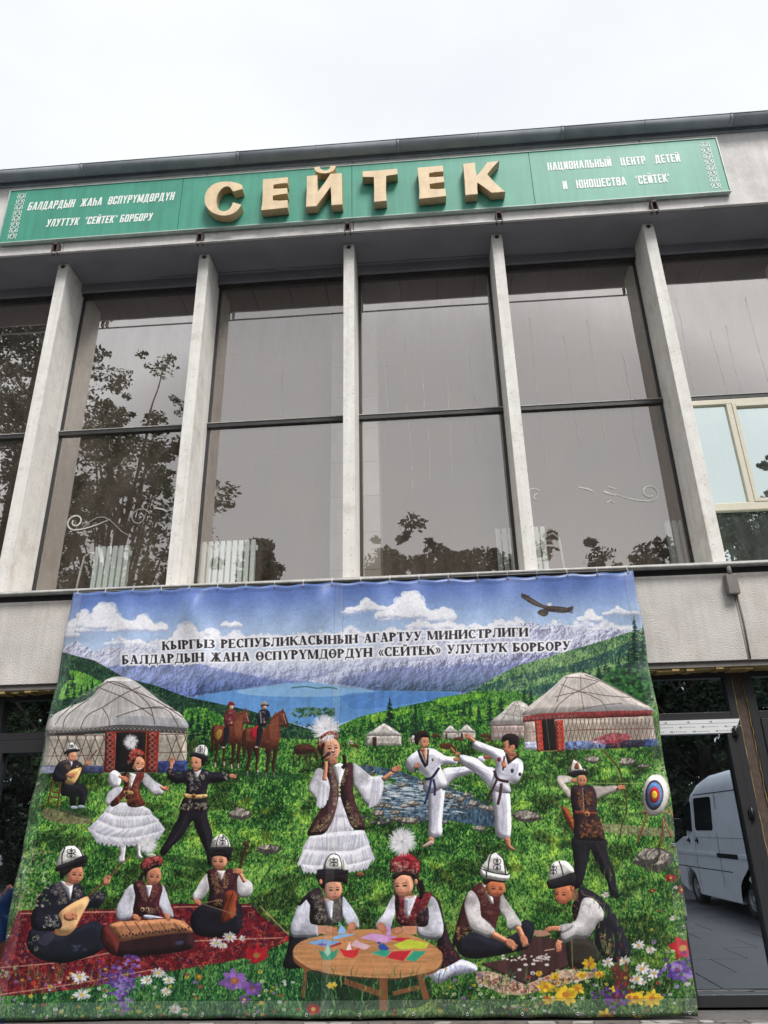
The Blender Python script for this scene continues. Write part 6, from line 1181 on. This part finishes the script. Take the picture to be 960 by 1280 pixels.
# --- round table with paper folding
fr(350, 1040, 5.815)
tb = [(128, 860), (140, 810), (200, 765), (330, 730), (480, 700), (640, 682), (800, 688), (950, 715), (1090, 770), (1190, 840), (1200, 900), (1160, 960), (1020, 1005), (860, 1028), (640, 1020), (440, 1000), (260, 960), (160, 910)]
poly([(x, y+30) for x, y in tb], (118, 72, 46)); grain = vnoise(18, 300, 3, 41); poly(tb, (182, 128, 84), tex=grain, amp=.18); line([(132, 870), (260, 965), (440, 1003), (640, 1022), (860, 1030), (1020, 1008), (1160, 965), (1200, 900)], 7, (206, 158, 112), .8)
poly([(240, 985), (440, 1015), (700, 1035), (900, 1040), (1080, 1020), (1060, 1240), (300, 1260), (200, 1200)], (16, 36, 24), .72, tex=NF, amp=.5)
for P, w in (([(222, 960), (205, 1180)], 22), ([(780, 1040), (785, 1280)], 60), ([(1040, 1010), (1090, 1190)], 44), ([(500, 1055), (760, 1150)], 44), ([(850, 1150), (1040, 1100)], 34)): line(P, w, (116, 72, 46), sm=False)
def tri(P, c): poly(P, c, sm=False)
tri([(225, 780), (330, 755), (470, 770), (380, 815)], (120, 160, 205)); tri([(400, 750), (460, 720), (580, 718), (440, 756)], (130, 175, 220)); tri([(370, 810), (470, 775), (480, 790), (400, 815)], (160, 50, 50)); tri([(610, 745), (690, 710), (880, 735), (800, 782)], (190, 130, 180)); ell(340, 793, 34, 8, (120, 70, 150), a=.8)
tri([(310, 830), (340, 900), (400, 906), (440, 880), (455, 820), (410, 850), (380, 785), (355, 850)], (60, 140, 110)); tri([(355, 850), (380, 785), (400, 850), (380, 880)], (150, 205, 180)); tri([(460, 820), (500, 880), (560, 890), (590, 870), (610, 815), (560, 835), (535, 770), (510, 835)], (196, 44, 50)); tri([(510, 835), (535, 770), (552, 830)], (236, 216, 214))
tri([(540, 800), (580, 755), (620, 780), (690, 800), (650, 830), (590, 812)], (206, 170, 180)); tri([(452, 700), (468, 640), (510, 690), (500, 715), (450, 712)], (140, 180, 225)); tri([(448, 660), (460, 620), (475, 660)], (90, 160, 120))
tri([(730, 780), (760, 760), (760, 800)], (50, 80, 140)); tri([(690, 855), (750, 830), (860, 870), (780, 880)], (90, 160, 130)); fr(450, 1030, 6)
tri([(245, 835), (330, 825), (415, 830), (330, 856)], (190, 40, 60)); tri([(275, 880), (380, 838), (540, 865), (520, 905), (330, 912)], (190, 200, 60)); tri([(225, 975), (270, 930), (410, 922), (350, 1000)], (186, 38, 50)); tri([(368, 990), (430, 925), (522, 928), (440, 1004)], (50, 150, 120)); tri([(160, 885), (205, 868), (250, 910), (220, 925), (175, 915)], (46, 76, 150)); tri([(130, 940), (190, 918), (260, 925), (220, 965)], (50, 150, 120)); tri([(30, 825), (140, 795), (240, 820), (230, 862), (150, 855)], (200, 150, 200)); tri([(215, 735), (250, 740), (262, 800), (230, 812)], (190, 150, 210))
hand(190, 750, 42, .9); line([(450, 770), (340, 770)], 62, SK); hand(310, 775, 42, 3.0); fr(350, 1040, 5.815); line([(305, 685), (390, 690)], 60, SK); hand(395, 690, 44, .1); hand(548, 668, 40, 2.0)
# --- two boys over the board
fr(590, 1140, 4.8)
poly([(40, 335), (110, 325), (330, 400), (560, 315), (680, 330), (800, 335), (780, 350), (560, 410), (300, 475), (200, 470), (40, 400)], (176, 150, 128), sm=False, tex=NF, amp=.4); curls([(40, 345), (330, 410), (760, 335), (560, 400), (300, 470), (60, 400)], 130, (140, 48, 40), 9, 3.5, seed=1); curls([(40, 345), (330, 410), (760, 335), (560, 400), (300, 470), (60, 400)], 70, (60, 40, 44), 8, 3, seed=2)
poly([(75, 285), (300, 240), (340, 150), (380, 120), (480, 130), (600, 190), (590, 290), (330, 405)], (66, 42, 42), sm=False, tex=NX, amp=.3); line([(75, 288), (330, 405), (590, 292)], 9, (40, 24, 26), sm=False); poly([(370, 90), (440, 85), (470, 110), (400, 120)], (170, 126, 110)); line([(440, 205), (500, 195)], 6, (196, 160, 140))
r_ = np.random.default_rng(4)
for i in range(40):
    x = 180+r_.random()*290; y = 230+r_.random()*45*(1-.3*abs(x-320)/150)+ (4 if i % 3 else 30)*0
    for q in range(3): ell(x+r_.uniform(-7, 7), y+r_.uniform(-4, 4), 6, 5, (210, 200, 192), n=8)
    ell(x, y+6, 9, 3, (30, 18, 20), a=.5, n=8)
for x, y in ((295, 320), (455, 290), (375, 285), (330, 290)): ell(x, y, 14, 9, (206, 196, 188), n=8)
VOL[0] = .8; fr(560, 1050, 7.385)
poly([(100, 860), (230, 820), (330, 830), (500, 880), (660, 800), (690, 720), (740, 700), (800, 740), (800, 820), (740, 960), (600, 1000), (420, 1040), (240, 1060), (120, 1000)], (28, 28, 36), tex=NM, amp=.2); VB = [(330, 360), (240, 420), (170, 520), (120, 680), (90, 800), (70, 950), (160, 860), (230, 810), (420, 830), (480, 680), (530, 500), (500, 440), (420, 480)]; poly(VB, (66, 32, 34), tex=NF, amp=.22); curls([(300, 420), (420, 480), (440, 680), (380, 680), (310, 520)], 70, (150, 100, 84), 12, 3, seed=1); curls([(100, 770), (230, 780), (200, 830), (90, 920)], 24, (196, 156, 90), 16, 4, seed=2); poly([(330, 380), (345, 360), (430, 490), (440, 560), (415, 560)], (206, 200, 200), sm=False)
sleeve([(215, 445), (260, 450), (310, 540), (330, 680), (400, 740), (450, 800), (415, 870), (330, 840), (240, 800), (200, 700), (170, 560)], (212, 206, 206), seed=1, n=10); sleeve([(510, 450), (540, 500), (620, 620), (690, 740), (650, 770), (580, 800), (550, 700), (490, 600)], (208, 202, 202), seed=2, n=8)
line([(425, 830), (560, 900)], 64, SK, w2=50); hand(590, 920, 56, .7); line([(655, 760), (700, 860)], 52, SK); hand(710, 885, 50, 1.2); face(455, 410, 90, 88, .05, .5, .8, c=(196, 112, 76), ear=-1, mouth=(140, 56, 50)); poly([(350, 380), (350, 330), (540, 340), (530, 362), (420, 352), (385, 372)], (30, 22, 22)); curls([(320, 350), (350, 370), (380, 460), (330, 440)], 8, (200, 160, 90), 12, 4, seed=5)
kalpak([(320, 240), (370, 160), (400, 105), (450, 88), (500, 108), (530, 160), (550, 240), (560, 290), (440, 290)], [(310, 235), (340, 225), (360, 250), (450, 275), (560, 290), (592, 268), (555, 345), (440, 335), (330, 308)], [[(385, 260), (392, 180), (410, 110), (440, 86)], [(548, 290), (535, 200), (520, 140), (470, 95)]], (468, 195, 60, 110), dark=False); line([(308, 225), (360, 252), (450, 275), (560, 290), (594, 268)], 9, (30, 28, 30)); line([(372, 262), (372, 320)], 12, (30, 28, 30))
fr(660, 1060, 6.857)
poly([(330, 740), (440, 730), (560, 760), (640, 860), (560, 960), (420, 1000), (350, 960)], (48, 44, 38), tex=NM, amp=.2); VC = [(440, 300), (520, 330), (620, 400), (700, 500), (780, 640), (840, 760), (860, 880), (740, 940), (640, 900), (560, 760), (560, 600), (440, 500), (400, 620), (370, 480), (400, 400)]; poly(VC, (30, 28, 36), tex=NF, amp=.18); curls([(590, 660), (720, 760), (700, 900), (600, 800)], 34, (200, 156, 100), 14, 4, seed=1); curls([(375, 460), (430, 400), (430, 560), (400, 600)], 18, (170, 80, 60), 9, 3.4, seed=2); line([(445, 330), (470, 370), (540, 390), (620, 450)], 5, (190, 150, 110), .7)
sleeve([(470, 400), (540, 400), (600, 460), (635, 530), (620, 590), (590, 600), (500, 740), (400, 740), (310, 780), (270, 740), (300, 690), (400, 620), (440, 500)], (210, 204, 206), seed=1, n=10); sleeve([(275, 625), (380, 610), (380, 640), (300, 690), (270, 660)], (206, 200, 204), seed=2, n=3); line([(275, 655), (200, 655)], 48, SK, w2=40); hand(190, 660, 34, 2.9); line([(275, 755), (255, 800)], 48, SK, w2=40); hand(262, 805, 38, 1.4); line([(370, 740), (385, 990)], 12, (120, 104, 70), .8, sm=False)
face(300, 360, 78, 92, .12, -.9, .7, c=(196, 116, 82), ear=0); ell(372, 300, 18, 40, (190, 108, 78)); ell(395, 370, 30, 50, SKD, a=.7); line([(318, 280), (325, 520)], 6, (186, 120, 60), .6, sm=False); poly([(205, 310), (200, 285), (370, 220), (400, 270), (385, 300), (350, 280), (310, 300), (290, 285)], (28, 22, 24))
kalpak([(185, 250), (190, 160), (215, 100), (280, 78), (340, 95), (388, 175), (290, 215)], [(165, 262), (185, 246), (290, 212), (388, 180), (400, 240), (380, 280), (300, 300), (190, 320)], [[(300, 212), (285, 140), (262, 82)]], (218, 160, 52, 76))
VOL[0] = 0
# --- meadow flowers in the foreground
def flower(x, y, r, c, n=9, core=(200, 160, 50), asp=.8, seed=0, dbl=False):
    q = np.random.default_rng(seed+int(x*3)); fr(0, 0, 1)
    for k in range(2 if dbl else 1):
        for i in range(n):
            a = 2*PI*(i+q.uniform(-.3, .3)+.5*k)/n; l = r*.92*q.uniform(.75, 1.1)*(1-.25*k); ca, sa = math.cos(a), math.sin(a)*asp; w = r*.52*PI/n
            poly([(x+ca*r*.12, y+sa*r*.12), (x+ca*l*.6-sa*w, y+sa*l*.6+ca*w), (x+ca*l, y+sa*l), (x+ca*l*.6+sa*w, y+sa*l*.6-ca*w)], np.asarray(c)*q.uniform(.72, 1.05), .95)
    ell(x, y, r*.24, r*.2, core)
fr(0, 0, 1)
rb = np.random.default_rng(44)
for _ in range(900):
    x = rb.uniform(-5, 875); y = rb.uniform(1215, 1275); h = rb.uniform(6, 18); line([(x, y), (x+rb.uniform(-3, 3), y-h*.6), (x+rb.uniform(-6, 6), y-h)], rb.uniform(.8, 2.2), [(18, 60, 34), (40, 100, 50), (86, 146, 76), (130, 176, 104), (14, 44, 28)][rb.integers(5)], .55, w2=.4)
for _ in range(420):
    x = rb.uniform(740, 872); y = rb.uniform(1080, 1240); h = rb.uniform(5, 14); line([(x, y), (x+rb.uniform(-4, 4), y-h)], rb.uniform(.8, 1.8), [(18, 60, 34), (60, 120, 50), (120, 160, 80), (150, 150, 70)][rb.integers(4)], .5, sm=False, w2=.4)
for _ in range(300):
    x = rb.uniform(28, 75)-(rb.random()*20); y = rb.uniform(1058, 1132); ell(x, y, rb.uniform(.8, 2.4), rb.uniform(.6, 1.8), [(196, 200, 180), (150, 170, 100), (150, 110, 96), (90, 140, 80)][rb.integers(4)], a=.6, n=7)
VI = (104, 74, 150)
for x, y in ((155, 1225), (168, 1212), (160, 1240)):
    for i in range(46): ell(x+rb.normal(0, 6), y-22+rb.random()*48, rb.uniform(1.5, 3.4), rb.uniform(1.3, 3), np.asarray((VI, (74, 48, 120), (140, 110, 184))[rb.integers(3)]), a=.85, n=7)
for i in range(30): ell(140+rb.normal(0, 8), 1218+rb.normal(0, 8), 2, 2, (80, 56, 130), a=.8, n=7)
for a in [(107, 1217, 13), (110, 1240, 12), (204, 1213, 11), (190, 1222, 10), (217, 1222, 9), (214, 1236, 9), (276, 1175, 10), (293, 1167, 10), (285, 1178, 7), (309, 1169, 6), (225, 1259, 10), (238, 1267, 6), (330, 1240, 3)]: flower(*a, (222, 222, 226), 12, (190, 170, 90))
flower(327, 1190, 18, (176, 28, 42), 9, (150, 100, 50), dbl=True); flower(300, 1222, 22, (140, 96, 176), 8, (150, 90, 60), dbl=True); flower(322, 1232, 15, (124, 82, 164), 8, (110, 70, 60), dbl=True); flower(312, 1246, 9, (104, 66, 148)); flower(398, 1257, 12, (170, 34, 40), 8, dbl=True); flower(421, 1227, 8, (206, 180, 70), 6); flower(255, 1217, 6, (190, 130, 50), 6)
YE = (226, 184, 46)
for a in [(708, 1238, 19), (684, 1228, 13), (722, 1230, 12), (737, 1199, 12), (688, 1244, 10), (792, 1241, 15), (812, 1242, 16), (757, 1266, 15), (768, 1230, 8), (695, 1215, 8), (748, 1212, 9), (727, 1213, 8), (795, 1266, 7), (675, 1211, 6)]: flower(*a, YE, 8, (180, 110, 40), dbl=a[2] > 12)
for a in [(759, 1197, 9), (778, 1195, 9), (800, 1205, 12), (815, 1211, 10), (793, 1218, 10), (795, 1176, 9), (810, 1182, 8), (801, 1222, 6), (830, 1201, 5), (855, 1224, 5), (754, 1114, 6), (838, 1105, 4), (835, 1143, 5)]: flower(*a, (226, 220, 224), 9, (190, 150, 90))
flower(850, 1180, 20, (190, 34, 44), 6, (180, 130, 60), dbl=True); flower(832, 1093, 8, (170, 34, 40), 6, dbl=True); flower(845, 1085, 6, (150, 44, 50), 5); flower(845, 1108, 7, (160, 44, 50), 5); flower(810, 1109, 5, (120, 50, 50), 5)
for i in range(80): ell(846+rb.normal(0, 11), 1208+rb.normal(0, 8), 3, 2.6, ((96, 64, 150), (70, 44, 120), (150, 120, 190))[rb.integers(3)], a=.85, n=7)
for i in range(50): ell(767+rb.normal(0, 8), 1241+rb.normal(0, 8), 2.6, 2.6, ((96, 54, 136), (70, 34, 100))[rb.integers(2)], a=.85, n=7)
for i in range(60): ell(775+rb.normal(0, 6), 1216+rb.normal(0, 12), 2, 3.4, ((110, 44, 40), (80, 34, 34))[rb.integers(2)], a=.8, n=7)
rb = np.random.default_rng(91)
for _ in range(420):
    x = rb.uniform(-4, 872); y = rb.uniform(1205, 1270) if rb.random() < .7 else rb.uniform(1130, 1205)
    if y < 1205 and 20 < x < 790: continue
    if 380 < x < 560 and y < 1258: continue
    c = [(224, 220, 224), (214, 176, 60), (150, 110, 180), (170, 60, 60), (190, 206, 150)][rb.integers(5)]; r = rb.uniform(1.2, 3)
    for k in range(5): ell(x+r*.7*math.cos(k*1.26), y+r*.55*math.sin(k*1.26), r*.45, r*.4, np.asarray(c)*rb.uniform(.8, 1.05), a=.85, n=6)
# --- eagle
fr(600, 710, 4.364)
poly([(225, 150), (240, 135), (280, 155), (330, 185), (370, 200), (430, 205), (480, 212), (512, 208), (490, 235), (440, 240), (380, 232), (375, 246), (350, 258), (318, 240), (330, 222), (350, 215), (290, 195), (250, 172)], (66, 58, 54), tex=NF, amp=.3); ell(382, 193, 12, 9, (220, 216, 214)); ell(345, 245, 18, 8, (90, 74, 60))
for i in range(8): line([(245+i*4, 150-i), (228-i*1.5+i*4, 128+i*6)], 2.6, (50, 44, 42), sm=False); line([(480, 214+i*3), (508, 202+i*6)], 2.6, (50, 44, 42), sm=False)
line([(250, 158), (340, 200), (370, 205)], 5, (120, 104, 90), .7); line([(390, 212), (480, 222)], 5, (100, 88, 78), .7)
# --- lettering: heavy serif capitals in two lines with a soft white edge
def arcp(cx, cy, rx, ry, a0, a1, n=14): t = np.linspace(math.radians(a0), math.radians(a1), n); return [(cx+rx*math.cos(q), cy+ry*math.sin(q)) for q in t]
T_, H_, SF = .245, .095, .06
def rect(x0, x1, y0, y1): return [(x0, y0), (x1, y0), (x1, y1), (x0, y1)]
def stem(x, t=T_, y0=0, y1=1): return [rect(x, x+t, y0, y1), rect(x-SF, x+t+SF, y0, y0+.05), rect(x-SF, x+t+SF, y1-.05, y1)]
def bowl(x, x1, y0, y1, t=T_): c = (y0+y1)/2; h = (y1-y0)/2; return [arcp(x, c, x1-x, h, -90, 90) + arcp(x, c, x1-x-t, h-H_, 90, -90)]
def diag(x0, y0, x1, y1, w): return [[(x0-w/2, y0), (x0+w/2, y0), (x1+w/2, y1), (x1-w/2, y1)]]
def glyph(c):
    S_ = stem
    if c == 'К': return .92, S_(.06)+diag(.82, 1, .30, .47, .08)+diag(.42, .60, .80, 0, .23)+[rect(.68, .95, .95, 1), rect(.62, .96, 0, .05)]
    if c in 'ЫЬ': return 1.18, S_(.06)+bowl(.2, .68, 0, .56)+S_(.88)
    if c == 'Р': return .76, S_(.06)+bowl(.2, .74, .44, 1)
    if c == 'Г': return .74, S_(.06)+[rect(.2, .70, .94, 1), [(.62, 1), (.70, 1), (.70, .72), (.67, .72)]]
    if c == 'З': return .68, [arcp(.28, .75, .33, .25, -90, 130)+arcp(.28, .75, .13, .18, 130, -90), arcp(.26, .27, .40, .27, 90, -140)+arcp(.26, .27, .19, .20, -140, 90)]
    if c == 'Е': return .80, S_(.06)+[rect(.2, .70, .94, 1), rect(.2, .56, .47, .54), rect(.2, .72, 0, .06), [(.64, 1), (.71, 1), (.71, .74)], [(.66, 0), (.76, 0), (.76, .28)], rect(.52, .57, .36, .64)]
    if c == 'С': return .84, [arcp(.46, .5, .42, .51, 48, 312, 24)+arcp(.48, .5, .22, .43, 312, 48, 24), rect(.72, .78, .64, 1), rect(.72, .76, 0.02, .22)]
    if c == 'П': return 1.0, S_(.06)+S_(.70)+[rect(.1, .8, .94, 1)]
    if c == 'У': return .88, diag(.20, 1, .46, .36, .22)+diag(.76, 1, .40, .10, .07)+[rect(.03, .38, .95, 1), rect(.62, .90, .95, 1), arcp(.26, .12, .14, .12, 0, 360)]
    if c == 'Б': return .80, S_(.06)+bowl(.2, .76, 0, .56)+[rect(.2, .68, .94, 1), [(.60, 1), (.68, 1), (.68, .76)]]
    if c == 'Л': return .96, S_(.66)+diag(.28, 1, .24, .16, .07)+[rect(.2, .8, .94, 1), arcp(.14, .11, .12, .12, 0, 360)]
    if c in 'ИЙ': return 1.02, S_(.06)+S_(.72)+diag(.26, .2, .74, .84, .09)+([arcp(.5, 1.22, .2, .14, 180, 360)+arcp(.5, 1.24, .12, .07, 360, 180)] if c == 'Й' else [])
    if c == 'А': return .94, diag(.18, 0, .44, 1, .06)+diag(.74, 0, .46, 1, .23)+[rect(.26, .66, .30, .36), rect(.04, .32, 0, .05), rect(.56, .94, 0, .05)]
    if c == 'Н': return 1.0, S_(.06)+S_(.70)+[rect(.2, .75, .47, .54)]
    if c == 'Т': return .84, S_(.32)+[rect(.06, .79, .94, 1), [(.05, 1), (.12, 1), (.05, .68)], [(.73, 1), (.80, 1), (.80, .68)]]
    if c == 'М': return 1.18, S_(.06, .08)+S_(.88)+diag(.18, 1, .50, .04, .20)+diag(.54, .04, .90, 1, .06)
    if c == 'Д': return .98, [rect(.66, .87, .04, 1), rect(.24, .93, .94, 1), rect(.03, .97, 0, .07), rect(.03, .09, -.22, .07), rect(.91, .97, -.22, .07)]+diag(.20, .05, .38, 1, .06)
    if c == 'Ж': return 1.20, S_(.50)+diag(.20, 1, .56, .50, .08)+diag(1.0, 1, .66, .50, .08)+diag(.18, 0, .52, .55, .18)+diag(1.04, 0, .68, .55, .18)+[rect(.02, .34, 0, .05), rect(.88, 1.2, 0, .05), rect(.08, .32, .95, 1), rect(.88, 1.12, .95, 1)]
    if c in 'ОӨ': return .90, [arcp(.45, .5, .42, .51, 0, 360, 26)+arcp(.45, .5, .21, .43, 360, 0, 26)]+([rect(.2, .7, .47, .54)] if c == 'Ө' else [])
    if c == 'Ү': return .92, diag(.20, 1, .44, .44, .21)+diag(.80, 1, .50, .46, .07)+[rect(.36, .57, 0, .46), rect(.26, .67, 0, .05), rect(.04, .38, .95, 1), rect(.66, .93, .95, 1)]
    if c == '«': return .62, diag(.30, .72, .12, .40, .1)+diag(.12, .40, .30, .08, .1)+diag(.54, .72, .36, .40, .1)+diag(.36, .40, .54, .08, .1)
    if c == '»': return .62, diag(.08, .72, .26, .40, .1)+diag(.26, .40, .08, .08, .1)+diag(.32, .72, .50, .40, .1)+diag(.50, .40, .32, .08, .1)
    return .5, []
TM = np.zeros((CH, CW), bool)
def letters(s, x0, y0, x1, y1, cap):
    tot = sum(glyph(c)[0]+.07 for c in s); d = np.array([x1-x0, y1-y0]); u = d/tot; n = np.array([-.02, -1.0])*cap; x = 0; fr(0, 0, 1)
    for c in s:
        w, G = glyph(c)
        for g in G:
            P = np.array([np.array([x0, y0])+u*(x+a)+n*b for a, b in g]); m = mask_c(tx(P))
            if m is not None: k, a, b, c2, d2 = m; TM[b:d2, a:c2] |= k
        x += w+.07
letters('КЫРГЫЗ РЕСПУБЛИКАСЫНЫН АГАРТУУ МИНИСТРЛИГИ', 205.5, 812.2, 662, 793.6, 10.6)
letters('БАЛДАРДЫН ЖАНА ӨСПҮРҮМДӨРДҮН «СЕЙТЕК» УЛУТТУК БОРБОРУ', 156.4, 830, 713, 810.6, 10.8)
TM |= np.roll(TM, 1, 1) | np.roll(TM, 1, 0)
ys, xs = np.where(TM); ya, yb, xa, xb = ys.min()-14, ys.max()+14, xs.min()-14, xs.max()+14; sub = TM[ya:yb, xa:xb].astype(np.float32); dil = sub.copy()
for dy in range(-6, 7):
    for dx in range(-6, 7):
        if dx*dx+dy*dy <= 40: dil = np.maximum(dil, np.roll(np.roll(sub, dy, 0), dx, 1))
for _ in range(3): dil = (dil+np.roll(dil, 1, 0)+np.roll(dil, -1, 0)+np.roll(dil, 1, 1)+np.roll(dil, -1, 1))/5
reg = IMG[ya:yb, xa:xb]; reg += (np.asarray((234, 234, 240), np.float32)-reg)*dil[..., None]*.96; reg[sub > .5] = (44, 38, 42)
# --- print wear: reinforced hems, the welded joint of the two sheets, slight grain
IMG[:] = (IMG+np.roll(IMG, 1, 0)+np.roll(IMG, 1, 1)+np.roll(IMG, (1, 1), (0, 1)))/4
IMG *= (.94+.12*NM)[..., None]*(.93+.14*NF)[..., None]*(.965+.07*NF2)[..., None]
IMG[:] = IMG*.95+5
for x0, x1, a in ((0, 40, .16), (CW-34, CW, .16), (1010, 1040, .13)): IMG[:, x0:x1] += (190-IMG[:, x0:x1])*a
for x in (1010, 1040, 40, CW-34): IMG[:, x-1:x+1] *= .86
IMG[CH-46:] += (150-IMG[CH-46:])*.30; IMG[CH-48:CH-46] *= .8; IMG[:24] *= .90
np.clip(IMG, 0, 255, out=IMG)
pic = bpy.data.images.new('banner_print', CW, CH); buf = np.ones((CH, CW, 4), np.float32); buf[..., :3] = IMG[::-1]/255; pic.pixels.foreach_set(buf.ravel()); pic.update(); pic.pack()
# --- the sheet itself
m = bpy.data.materials.new('printed_vinyl'); m.use_nodes = True; t = m.node_tree; N = t.nodes.new; p = t.nodes['Principled BSDF']; p.inputs['Roughness'].default_value = .36; p.inputs['Specular IOR Level'].default_value = .5
im = N('ShaderNodeTexImage'); im.image = pic; im.extension = 'EXTEND'; uvn = N('ShaderNodeUVMap'); uvn.uv_map = 'UVMap'; t.links.new(uvn.outputs[0], im.inputs[0])
sc_ = N('ShaderNodeVectorMath'); sc_.operation = 'SCALE'; sc_.inputs['Scale'].default_value = BANNER_GAIN; t.links.new(im.outputs['Color'], sc_.inputs[0]); t.links.new(sc_.outputs[0], p.inputs['Base Color'])
wv = N('ShaderNodeTexNoise'); wv.inputs['Scale'].default_value = 260; bp = N('ShaderNodeBump'); bp.inputs['Distance'].default_value = .0004; g_n = N('ShaderNodeNewGeometry'); t.links.new(g_n.outputs['Position'], wv.inputs[0]); t.links.new(wv.outputs[0], bp.inputs['Height']); t.links.new(bp.outputs[0], p.inputs['Normal'])
BN = empty('banner', (-1.1, -.1, 4.49), 'huge printed banner of children, yurts and mountains hanging below the tall windows', 'banner')
NXs, NYs = 180, 120; bm = bmesh.new(); uvl = bm.loops.layers.uv.new('UVMap'); grid = []
TLc, TRc, BRc, BLc = (-4.60, 4.485), (2.47, 4.465), (2.40, -.142), (-4.80, -.150)
eyes = [i/19 for i in range(20)]
def drape(u, v):
    """distance the sheet stands off its plane: swags between the ties, a few long diagonal folds, a puckered hem"""
    top = max(0, 1-v*4); y = .010*math.sin(u*57+1)*top + .022*math.sin(u*19*PI)**2*top**2
    for cx, sl, w, am, ln in ((.10, .35, .016, .060, .45), (.215, .60, .018, .075, .42), (.235, -.50, .016, .060, .32), (.33, .3, .02, .03, .2), (.47, -.85, .024, .070, .48), (.455, .25, .016, .04, .3), (.55, .5, .02, .035, .3), (.62, .4, .022, .04, .35), (.72, -.4, .02, .03, .25), (.80, -.6, .024, .045, .4), (.97, -.3, .016, .04, .5)):
        y += am*math.exp(-((u-(cx+sl*v*.35))/(w*(1+1.5*v)))**2)*max(0, 1-v/ln)*math.sin(min(1, v*9)*PI/2)
    y += .026*math.sin(u*6.2+v*3.1) + .014*math.sin(u*14-v*5) + .006*math.sin(u*31+v*17+math.sin(v*9)) + .010*math.sin(v*40+u*7)*max(0, v-.85)*4 + .018*math.sin(v*22+math.sin(v*50))*max(0, abs(u-.5)-.42)*10 + .016*math.exp(-((u-.49)/.006)**2)*.5
    return -.10 - y - .01
for j in range(NYs+1):
    row_ = []
    for i in range(NXs+1):
        u, v = i/NXs, j/NYs; x = (TLc[0]*(1-u)+TRc[0]*u)*(1-v)+(BLc[0]*(1-u)+BRc[0]*u)*v; z = (TLc[1]*(1-u)+TRc[1]*u)*(1-v)+(BLc[1]*(1-u)+BRc[1]*u)*v
        x += .05*math.sin(v*PI)*max(0, u-.8)*5 + .010*math.sin(v*31+u*9)*abs(2*u-1)**4; z -= .028*abs(math.sin(u*19*PI))**1.5*max(0, 1-v*14); z += .010*abs(math.sin(u*13*PI))*max(0, v*14-13)
        row_.append(bm.verts.new((x, drape(u, v), z)))
    grid.append(row_)
for j in range(NYs):
    for i in range(NXs):
        f = bm.faces.new((grid[j][i], grid[j+1][i], grid[j+1][i+1], grid[j][i+1])); f.smooth = True
        for lp, (a, b) in zip(f.loops, ((i, j), (i, j+1), (i+1, j+1), (i+1, j))): lp[uvl].uv = (a/NXs, 1-b/NYs)
sheet = from_bm('sheet', bm, m, BN, True); sol = sheet.modifiers.new('thickness', 'SOLIDIFY'); sol.thickness = .0012
M['eyelet'] = mat('steel_eyelet', (.55, .55, .53), .35, metal=.6); M['cord'] = mat('white_cord', (.7, .7, .68), .8)
def ring_bm(x, y, z, r=.012):
    bm = bmesh.new(); P = [(x+r*math.cos(2*PI*k/10), y, z+r*math.sin(2*PI*k/10)) for k in range(11)]; b_tube(bm, P, .004, 5, False); return bm
for i in range(20):
    u = .008+i*.984/19; x = TLc[0]*(1-u)+TRc[0]*u; z = TLc[1]*(1-u)+TRc[1]*u - .030; y = drape(u, .006)-.006; from_bm('eyelet', ring_bm(x, y, z), M['eyelet'], BN)
    tube('tie', [(x, y, z+.008), (x-.005, -.115, 4.50), (x, -.082, 4.545), (x+.004, -.06, 4.515)], .004, M['cord'], BN, 5)
for i in range(14):
    u = .01+i*.98/13; x = BLc[0]*(1-u)+BRc[0]*u; z = BLc[1]*(1-u)+BRc[1]*u + .035; from_bm('eyelet', ring_bm(x, drape(u, .993)-.006, z), M['eyelet'], BN)
for i in range(1, 6):
    v = i/6; from_bm('eyelet', ring_bm(TRc[0]*(1-v)+BRc[0]*v+.05*math.sin(v*PI)-.03, drape(.995, v)-.006, TRc[1]*(1-v)+BRc[1]*v), M['eyelet'], BN); from_bm('eyelet', ring_bm(TLc[0]*(1-v)+BLc[0]*v+.03, drape(.005, v)-.006, TLc[1]*(1-v)+BLc[1]*v), M['eyelet'], BN)
rootify(BN)
